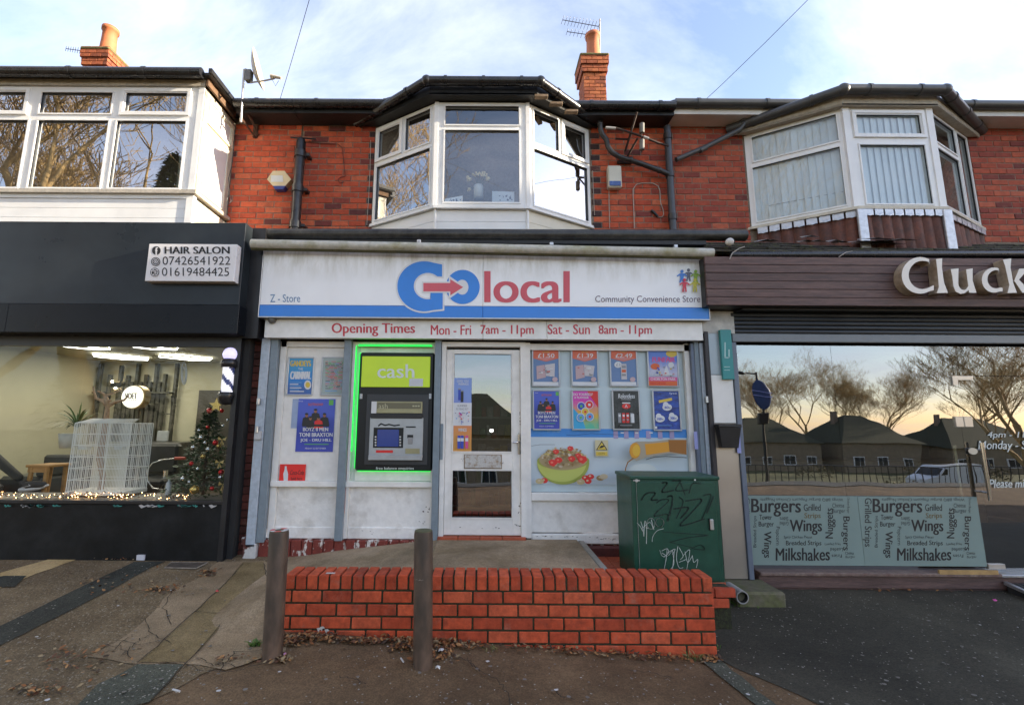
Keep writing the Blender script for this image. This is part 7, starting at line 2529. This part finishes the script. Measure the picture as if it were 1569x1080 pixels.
# aerials
def yagi(o, a, b, D, n_, el, lean, m):
    p0, p1 = P(*a, D), P(*b, D)
    MB(m).tube([p0, p1], .008, 6).build('boom', o)
    for i in range(n_):
        q = p0.lerp(p1, i/(n_-1))
        h_ = el*(1+.35*i/(n_-1))
        MB(m).tube([q+Vector((lean*.35*h_, -.3*h_, h_)), q-Vector((lean*.35*h_, -.3*h_, h_))], .005, 5).build('element', o)
am = M('aerial_metal', (.12, .12, .14), .4, .1, metal=.5)
YA = thing('tv_aerial', P(918, 78, 9.0), 'pair of thin television aerials on a white mast behind the right chimney', 'aerial')
MB(M('mast_pale', (.5, .45, .4), .4, .1)).tube([P(919, 90, 9.0), P(919, 30, 9.0)], .018, 8).build('mast', YA)
yagi(YA, (862, 31), (917, 41), 9.0, 12, .085, 1, am)
yagi(YA, (869, 49), (903, 54), 9.0, 7, .065, 1, am)
YB = thing('tv_aerial', P(128, 80, 9.2), 'small thin television aerial pointing left from the left chimney', 'aerial')
MB(am).tube([P(130, 79, 9.2), P(140, 80, 9.2)], .012, 6).build('mast', YB)
yagi(YB, (101, 75), (130, 79), 9.2, 9, .05, 1, am)
# overhead wires
owm = M('overhead_wire', (.03, .03, .035), .5, .1)
for a, b, lab in (((428, 156, 5.5), (478, -14, 4.2), 'overhead telephone wire rising from the eaves left of the centre bay'), ((1050, 182, 5.7), (1250, -12, 4.4), 'overhead telephone wire rising to the upper right from the right hand eaves')):
    p0, p1 = P(*a), P(*b)
    d_ = p1-p0
    tag(MB(owm).tube([p0, p0.lerp(p1, .33)-Vector((0, 0, .02)), p0.lerp(p1, .66)-Vector((0, 0, .02)), p1, p1+d_*3], .0034, 5).build('telephone_wire'), lab, 'wire')
tag(MB(wm).tube([P(*q, 4.72) for q in ((1118, 397), (1122, 388), (1132, 381), (1141, 378))], .005, 5).tube([P(*q, 4.72) for q in ((1285, 394), (1296, 387), (1306, 385))], .004, 5).build('fascia_cable'), 'thin white cable looped over the black gutter above the brown boards', 'cable')
SLp = thing('security_lamp', P(1117, 371, 4.7), 'small round white lamp under the gutter at the left end of the brown fascia', 'lamp')
MB(M('lamp_white', (.6, .58, .54), .3, .05)).ball(P(1118, 371, 4.78), .045, 14).build('globe', SLp)
MB(blackpl).tube([P(1118, 371, 4.80), P(1118, 371, 4.95)], .05, 12).build('mount', SLp)
# things standing behind the upstairs panes
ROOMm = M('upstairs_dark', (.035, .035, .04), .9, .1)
ROOMb = M('upstairs_wall_sky_reflection', (.13, .22, .60), .9, .1)  # blue of the sky mirrored in the centre pane, put into the wall colour
MB(ROOMb).box(-1.45, 1.40, 8.4, 8.45, 3.7, 5.7).box(-1.45, 1.40, 5.95, 8.4, 5.62, 5.66).box(-1.45, -1.40, 6.06, 8.4, 3.7, 5.6).box(1.35, 1.40, 6.06, 8.4, 3.7, 5.6).build('upstairs_room', STORE)
MB(M('bay_floor', (.35, .34, .32), .7, .1)).prism([Vector((-1.4, 5.82, 4.17)), Vector((-.56, 5.33, 4.17)), Vector((.50, 5.33, 4.17)), Vector((1.35, 5.82, 4.17)), Vector((1.35, 8.4, 4.17)), Vector((-1.4, 8.4, 4.17))], (0, 0, .02)).build('upstairs_floor', STORE)
FW = thing('flower_vase', P(733, 305, 5.55), 'white vase of cream flowers on a round table behind the centre bay pane', 'vase')
q = P(733, 304, 5.55)
MB(M('vase_white', (.85, .83, .78), .35, .05)).lathe(q.x, q.y, [(0, q.z), (.06, q.z), (.065, q.z+.14), (.06, q.z+.17), (.055, q.z+.17), (.05, q.z+.1)], 16).build('vase', FW)
stm = M('flower_stem', (.05, .10, .03), .6, .2)
flm = M('flower_cream', (.85, .70, .38), .6, .15, 20)
for px, py, s_ in ((718, 274, 7), (719, 290, 4), (730, 266, 4), (735, 267, 4), (740, 268, 5), (745, 269, 4), (748, 275, 6), (726, 268, 3), (741, 265, 4)):
    p1 = P(px, py, 5.5)
    MB(stm).tube([q+Vector((0, 0, .15)), (q+p1)/2+Vector((0, 0, .08)), p1], .004, 5).build('stem', FW)
    k = MB(flm)
    for _ in range(7):
        k.ball(p1+Vector((rr.uniform(-1, 1), rr.uniform(-1, 1), rr.uniform(-1, 1)))*.018, s_*.0035, 6)
    k.build('flower_head', FW)
TB = thing('round_table', (q.x, 5.6, 4.19), 'small round table top under the vase in the centre bay', 'table')
MB(M('table_grey', (.30, .30, .32), .4, .1)).lathe(q.x, 5.62, [(0, 4.285), (.26, 4.285), (.27, 4.27), (.26, 4.25), (0, 4.25)], 24).tube([(q.x, 5.62, 4.19), (q.x, 5.62, 4.25)], .04, 8).build('table_top', TB)
cdm = M('card_white', (.85, .87, .9), .5, .05)
cdp = M('card_print', (.08, .10, .18), .5, .05)
for a, b, c_, d_, tl, lab in ((681, 300, 709, 311, 5, 'tilted pale card with dark print standing left of the vase'), (754, 294, 788, 310, -1, 'upright pale card with dark print standing right of the vase')):
    o = thing('card', P((a+c_)/2, d_, 5.40), lab, 'card')
    k = MB(cdm, 5.40)
    k.fp([(a, b+tl), (c_, b), (c_, d_), (a, d_)])
    for _ in range(14):
        x, y = rr.uniform(a+8, c_-3), rr.uniform(b+5, d_-3)
        k.fe(x, y, rr.uniform(.5, 2), rr.uniform(.4, 1.2), cdp, 7)
    k.build('sheet', o)
for i, (a, b, c_, d_) in enumerate(((606, 311, 624, 329), (632, 299, 652, 322))):
    o = thing('picture_frame', P((a+c_)/2, d_, 5.75), 'small white picture frame behind the left pane of the centre bay, %s' % ('nearer the wall' if i == 0 else 'nearer the corner post'), 'picture frame')
    mb = MB(M('pframe_white', (.62, .60, .55), .4, .05))
    q4 = [P(a, b+5, 5.72), P(c_, b, 5.72), P(c_+1, d_-5, 5.72), P(a+1, d_, 5.72)]
    for k in range(4):
        mb.tube([q4[k], q4[(k+1) % 4]], .010, 4, smooth=False)
    mb.build('frame', o)
CU = thing('curtain', P(588, 330, 5.9), 'thin cream curtain hanging at the wall side of the centre bay', 'curtain')
mb = MB(M('net_curtain', (.55, .52, .42), .8, .1))
pts = [Vector((-1.38+.014*i, 5.86-.012*math.sin(i*1.3)-.0*i, 0)) for i in range(22)]
mb.add([p+Vector((0, 0, z)) for z in (4.19, 5.5) for p in pts], [(i, i+1, 23+i, 22+i) for i in range(21)], None, True)
mb.build('fabric', CU)
# vertical blinds in the right bay, each louvre its own piece
bl = M('blind_pale_blue', (.82, .88, .90), .8, .06, 3, rnd=.06)
def blinds(parent, A, B, za, zb, n_, ins=.05):
    A, B = Vector((*A, 0)), Vector((*B, 0))
    u = (B-A).normalized()
    d_ = Vector((-u.y, u.x, 0))
    L = (B-A).length
    for i in range(n_):
        c_ = A+u*(L*(i+.5)/n_)+d_*ins
        w_ = u*(L/n_*.63)+d_*(.006+.008*rr.random())
        MB(bl).add([c_-w_+Vector((0, 0, za)), c_+w_+Vector((0, 0, za)), c_+w_+Vector((0, 0, zb)), c_-w_+Vector((0, 0, zb))], [(0, 1, 2, 3)]).build('louvre', parent)
BLD = thing('vertical_blinds', (5.05, 5.4, 4.2), 'pale blue vertical blinds drawn behind the panes of the right hand bay', 'blinds')
blinds(BLD, (RW0-.02, 5.80), (RF0-.0, RFY+.03), 4.22, 5.5, 14)
blinds(BLD, (RF0+.0, RFY), (RF1, RFY), 4.22, 5.5, 12)
blinds(BLD, (RF1, RFY+.03), (RW1-.5, 5.68), 4.22, 5.5, 7)
MB(M('blind_chain', (.35, .38, .42), .6, 0)).tube([(RW0+.2, 5.72, 4.47), (RF0-.05, RFY+.12, 4.47)], .003, 4).tube([(RF0, RFY+.12, 4.47), (RF1, RFY+.12, 4.47)], .003, 4).build('chain', BLD)
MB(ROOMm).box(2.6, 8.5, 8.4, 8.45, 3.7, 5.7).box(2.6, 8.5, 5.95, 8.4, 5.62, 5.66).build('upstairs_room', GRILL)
MB(M('catch_black', (.02, .02, .02), .4, .1)).ball(P(1299, 317, 5.3), .022, 8, sz=.5).build('window_catch', rbay)
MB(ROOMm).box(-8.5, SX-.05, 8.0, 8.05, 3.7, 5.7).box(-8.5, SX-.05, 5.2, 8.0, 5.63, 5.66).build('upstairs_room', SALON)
nc = thing('curtain', (SX-.15, 5.4, zs0), 'pale curtain gathered at the corner behind the salon upstairs window', 'curtain')
cm_ = M('net_curtain_pale', (.50, .48, .38), .8, .1)
mb = MB(cm_)
pts = [Vector((SX-.10-.018*i, 5.26-.012*math.sin(i*1.4), 0)) for i in range(14)]
mb.add([p+Vector((0, 0, z)) for z in (zs0, zs1) for p in pts], [(i, i+1, 15+i, 14+i) for i in range(13)], None, True)
pts = [Vector((SX-.12+.01*math.sin(i*1.4), 5.22+.024*i, 0)) for i in range(24)]
mb.add([p+Vector((0, 0, z)) for z in (zs0, zs1) for p in pts], [(i, i+1, 25+i, 24+i) for i in range(23)], None, True)
mb.build('fabric', nc)
# inside of the grill: counter and poles of dark timber
tag(MB(M('grill_counter', (.10, .06, .04), .5, .3)).cbox(4.2, 8.0, 7.6, 8.2, -.1, 1.05, .01).build('counter'), 'dark timber serving counter deep inside the glass fronted grill', 'counter')

# ================================================================ across the road: what the windows mirror
def tree_mesh(seed, H_, spread=.50, r0=.24, depth=7, name='trunk'):
    r = random.Random(seed)
    mb = MB(bark)
    def br(p, d, l, rad_, k):
        pts, rs = [p], [rad_]
        n_ = 3
        for i in range(n_):
            d = (d+Vector((r.uniform(-.16, .16), r.uniform(-.16, .16), r.uniform(-.04, .12)))).normalized()
            p = p+d*l/n_
            pts.append(p)
            rs.append(max(.007, rad_*(1-.35*(i+1)/n_)))
        mb.tube(pts, rs, 6 if k < 2 else (4 if k < 4 else 3), caps=False)
        if k >= depth:
            return
        m = r.choice((3, 3, 4)) if k < depth-2 else 3
        for j_ in range(m):
            a = r.uniform(0, 6.28)
            t = Vector((math.cos(a), math.sin(a), r.uniform(.0, .75)))
            nd_ = (d*(1-spread)+t*spread*r.uniform(.6, 1.1)).normalized()
            q = pts[-1] if j_ < 2 else pts[2 if j_ == 2 else 1]
            br(q, nd_, l*r.uniform(.62, .84), rs[-1]*r.uniform(.55, .75), k+1)
    br(Vector((0, 0, 0)), Vector((0, 0, 1)), H_*.24, r0, 0)
    return mb
bark = M('winter_bark', (.36, .25, .11), .85, .25, 4)
protos = []
def bare_tree(x, y, s_, rz, k, lab):
    global protos
    t = thing('bare_tree', (x, y, gz(x, y)-.1), lab, 'tree', 'bare winter trees across the road')
    if len(protos) <= k:
        o = tree_mesh(40+k, 15).build('branches', t)
        o.data.transform(Matrix.Translation(t.location))
        protos.append(o.data)
        o.data.update()
    else:
        o = bpy.data.objects.new('branches', protos[k])
        C.objects.link(o)
        o.parent = t
    t.rotation_euler.z = rz
    t.scale = (s_,)*3
    return t
for i, (x, y, s_, k) in enumerate(((-13, -5.5, 1.75, 0), (-7.5, -8.5, 1.6, 1), (-16, 0.2, 1.9, 2), (-22, -9, 1.6, 0), (27, -13, 1.0, 1), (37, -74, 1.3, 2), (44, -76, 1.2, 0), (50, -72, 1.5, 1), (56, -78, 1.4, 2), (62, -72, 1.5, 0), (69, -70, 1.5, 1), (30, -78, 1.2, 1), (41, -82, 1.4, 1), (66, -84, 1.7, 2), (7.5, -24, .75, 0), (76, -62, 1.6, 1), (24, -80, 1.3, 0), (48, -80, 1.6, 2), (57, -64, 1.3, 0))):
    bare_tree(x, y, s_, i*1.3, k, 'bare branching winter tree on the far side of the road, seen only in window reflections')
EG = thing('evergreen_tree', (-13.6, -8.5, gz(-11, -8.5)), 'dark green conifer across the road, mirrored in the salon upstairs window', 'tree')
mb = MB(M('conifer_green', (.05, .085, .02), .7, .4, 3, c2=(.10, .12, .03)))
r = random.Random(4)
for i in range(6500):
    h_ = r.random()**1.2
    R_ = 3.4*(1-h_)+.1
    a, q_ = r.uniform(0, 6.28), r.random()**.4
    c_ = Vector((-13.6+R_*q_*math.cos(a), -8.5+R_*q_*math.sin(a), gz(-11, -8.5)+1+13.2*h_-.4*q_))
    d_ = Vector((math.cos(a), math.sin(a), r.uniform(-.6, .2)))*r.uniform(.15, .35)
    s_ = Vector((-math.sin(a), math.cos(a), r.uniform(-.5, .5)))*.09
    mb.poly([c_-s_, c_+d_, c_+s_])
tag(mb.build('crown', EG), kind='stuff')
MB(bark).tube([(-13.6, -8.5, gz(-11, -8.5)-.1), (-13.6, -8.5, gz(-11, -8.5)+12)], [.2, .04], 8).build('trunk', EG)
def house(x0, x1, y0, y1, zr, ze, lab, wc=(.26, .20, .13)):
    zb = gz((x0+x1)/2, y1)-.3
    o = thing('bungalow', ((x0+x1)/2, y1, zb), lab, 'house', 'houses across the road')
    MB(M('house_wall', wc, .85, .15, 2)).box(x0, x1, y0, y1, zb, ze).build('wall', o)
    ym, i_ = (y0+y1)/2, (y1-y0)*.45
    rm_ = MB(slate)
    e_ = .4
    A = [(x0-e_, y0-e_, ze), (x1+e_, y0-e_, ze), (x1+e_, y1+e_, ze), (x0-e_, y1+e_, ze), (x0+i_, ym, zr), (x1-i_, ym, zr)]
    rm_.add(A, [(0, 1, 5, 4), (2, 3, 4, 5), (1, 2, 5), (3, 0, 4), (0, 3, 2, 1)])
    rf = rm_.build('roof', o)
    MB(mortar).box(x0+2.4, x0+3.0, ym-.3, ym+.3, ze+.5, zr+.5).build('chimney', rf)
    n_ = int((x1-x0)/2.6)
    for i in range(n_):
        cx = x0+(i+.5)*(x1-x0)/n_
        w_ = MB(white).box(cx-.7, cx+.7, y1+.0, y1+.06, zb+1.1, zb+2.2).build('window', o)
        MB(M('far_window_glass', (.02, .025, .03), .1, 0)).box(cx-.6, cx-.03, y1+.061, y1+.07, zb+1.2, zb+2.1).box(cx+.03, cx+.6, y1+.061, y1+.07, zb+1.2, zb+2.1).build('pane', w_)
house(33, 45, -62, -52, 2.9, -.6, 'pale bungalow with dark hipped roof across the road')
house(47, 57, -60, -51, 3.2, -.5, 'second bungalow across the road, right of the first', (.16, .12, .10))
house(60, 72, -58, -50, 2.6, -.8, 'third bungalow across the road beside the white van', (.14, .11, .09))
house(-6, 4.5, -42, -33, 4.6, .6, 'house mirrored in the shop door with a dark roof', (.10, .09, .08))
house(-30, -18, -44, -35, 4.0, .4, 'house across the road at the far left', (.20, .16, .12))
house(10, 22, -48, -38, 3.6, .2, 'house across the road behind the street lamp', (.18, .14, .10))
# railing and shrubs along the far pavement
RL = thing('railing', (20, -11.0, gz(20, -11)), 'dark metal railing along the far side of the road, mirrored in the grill glass', 'railing')
rk = MB(blackp)
for i in range(90):
    x = 8+i*.3
    z = gz(x, -11)
    rk.box(x-.012, x+.012, -11.01, -10.99, z, z+1.05)
for h_ in (.15, 1.05):
    rk.tube([(8, -11, gz(8, -11)+h_), (35, -11, gz(35, -11)+h_)], .025, 5)
tag(rk.build('railing_bars', RL), kind='stuff')
shm = M('winter_shrub', (.10, .095, .03), .8, .4, 3, c2=(.16, .12, .05))
for i, (x, y, s_) in enumerate(((13, -16, 1.0), (19, -20, 1.3), (24, -18, 1.1), (33, -27, 1.5), (52, -45, 1.6), (58, -44, 1.3), (38, -44, 1.4))):
    t = thing('shrub', (x, y, gz(x, y)), 'low olive winter shrub beyond the far railing, seen only in window reflections', 'shrub', 'shrubs beyond the railing')
    mb = MB(shm)
    for _ in range(500):
        a, q_ = r.uniform(0, 6.28), r.random()**.4
        c_ = Vector((x+1.6*s_*q_*math.cos(a), y+1.0*s_*q_*math.sin(a), gz(x, y)+r.random()**.7*1.3*s_*(1.1-q_*.6)))
        d_ = Vector((r.uniform(-1, 1), r.uniform(-1, 1), r.uniform(-.2, 1)))*.22
        s2 = Vector((r.uniform(-1, 1), r.uniform(-1, 1), r.uniform(-1, 1)))*.09
        mb.poly([c_-s2, c_+d_, c_+s2])
    tag(mb.build('foliage', t), kind='stuff')
# white van
VN = thing('van', (44, -35, gz(44, -35)), 'white panel van parked across the road, mirrored in the grill glass', 'van')
vx, vy, vz = 44, -35, gz(44, -35)
prof = [(-2.8, .45), (-2.8, 1.0), (-2.55, 1.2), (-1.75, 1.45), (-1.1, 2.15), (-.8, 2.35), (2.7, 2.4), (2.8, 2.2), (2.8, .45)]
vw = M('van_white', (.70, .72, .74), .3, .03, coat=.5)
MB(vw).prism([Vector((vx+a, vy-1, vz+b)) for a, b in prof], (0, 2, 0)).build('body', VN)
vg = M('van_glass', (.01, .012, .015), .08, 0)
for y in (vy-1.005, vy+1.005):
    MB(vg).tess([(vx-1.55, y, vz+1.5), (vx-.7, y, vz+1.5), (vx-.7, y, vz+2.05), (vx-1.0, y, vz+2.1)]).build('side_window', VN)
MB(vg).tess([(vx-1.78, vy-.85, vz+1.47), (vx-1.78, vy+.85, vz+1.47), (vx-1.13, vy+.8, vz+2.15), (vx-1.13, vy-.8, vz+2.15)]).build('windscreen', VN)
for x in (-1.9, 1.9):
    for y in (-1.0, .82):
        w_ = MB(M('tyre', (.015, .015, .015), .8, .1)).tube([(vx+x, vy+y, vz+.36), (vx+x, vy+y+.2, vz+.36)], .36, 20).build('wheel', VN)
        MB(alu).tube([(vx+x, vy+y-.01, vz+.36), (vx+x, vy+y+.21, vz+.36)], .2, 14).build('hub_cap', w_)
for y in (-.75, .75):
    MB(M('headlight', (.6, .6, .6), .2, 0)).cbox(vx-2.83, vx-2.7, vy+y-.18, vy+y+.18, vz+.85, vz+1.1, .03).build('headlight', VN)
MB(blackp).cbox(vx-2.86, vx-2.7, vy-.98, vy+.98, vz+.4, vz+.62, .03).build('bumper', VN)
# street lamp with oval sign
LX, LY = 15.4, -15.5
lz = gz(LX, LY)
SLm = thing('street_lamp', (LX, LY, lz), 'dark street lamp with an oval blue sign across the road, mirrored in the grill glass', 'street lamp')
MB(blackp).tube([(LX, LY, lz), (LX, LY, 4.6)], [.09, .06], 10).tube([(LX, LY, 4.5), (LX-.9, LY, 4.55)], .04, 8).build('pole', SLm)
MB(blackp).ball((LX-1.0, LY, 4.5), .3, 10, sx=1.4, sy=.6, sz=.4).build('lamp_head', SLm)
MB(M('oval_sign_blue', (.03, .07, .2), .4, .1)).ball((LX, LY+.12, 3.3), .8, 18, sx=.62, sy=.08, sz=1.05).build('oval_sign', SLm)
MB(M('sign_stripe', (.3, .35, .7), .4, 0)).box(LX-.5, LX+.5, LY+.19, LY+.2, 3.25, 3.30).box(LX-.5, LX+.5, LY+.19, LY+.2, 3.5, 3.55).build('sign_stripe', SLm)
MB(blackp).cbox(LX-.3, LX+.3, LY-.12, LY+.12, 1.7, 2.3, .04).build('control_box', SLm)
# added unseen building that keeps the low sun off the shop fronts
EB = thing('sun_blocker_building', (30, 0, -.2), 'added unseen three storey brick building that shades the shop fronts from the low sun', 'building')
MB(M('sun_blocker_brick', (.28, .10, .06), .85, .15, 3)).box(25, 36, -2.5, 12, -.3, 10.9).build('wall', EB)
MB(slate).add([(24.7, -2.8, 10.9), (36.3, -2.8, 10.9), (36.3, 12.3, 10.9), (24.7, 12.3, 10.9), (30.5, 2, 12.6), (30.5, 6, 12.6)], [(0, 1, 4), (1, 2, 5, 4), (2, 3, 5), (3, 0, 4, 5), (0, 3, 2, 1)]).build('roof', EB)
for i in range(3):
    for j_ in range(4):
        y, z = -1.0+j_*3.2, 1.2+i*2.8
        w_ = MB(white).box(24.94, 25.0, y-.6, y+.6, z, z+1.5).build('window', EB)
        MB(M('far_window_glass', (.02, .025, .03))).box(24.92, 24.938, y-.5, y+.5, z+.1, z+1.4).build('pane', w_)
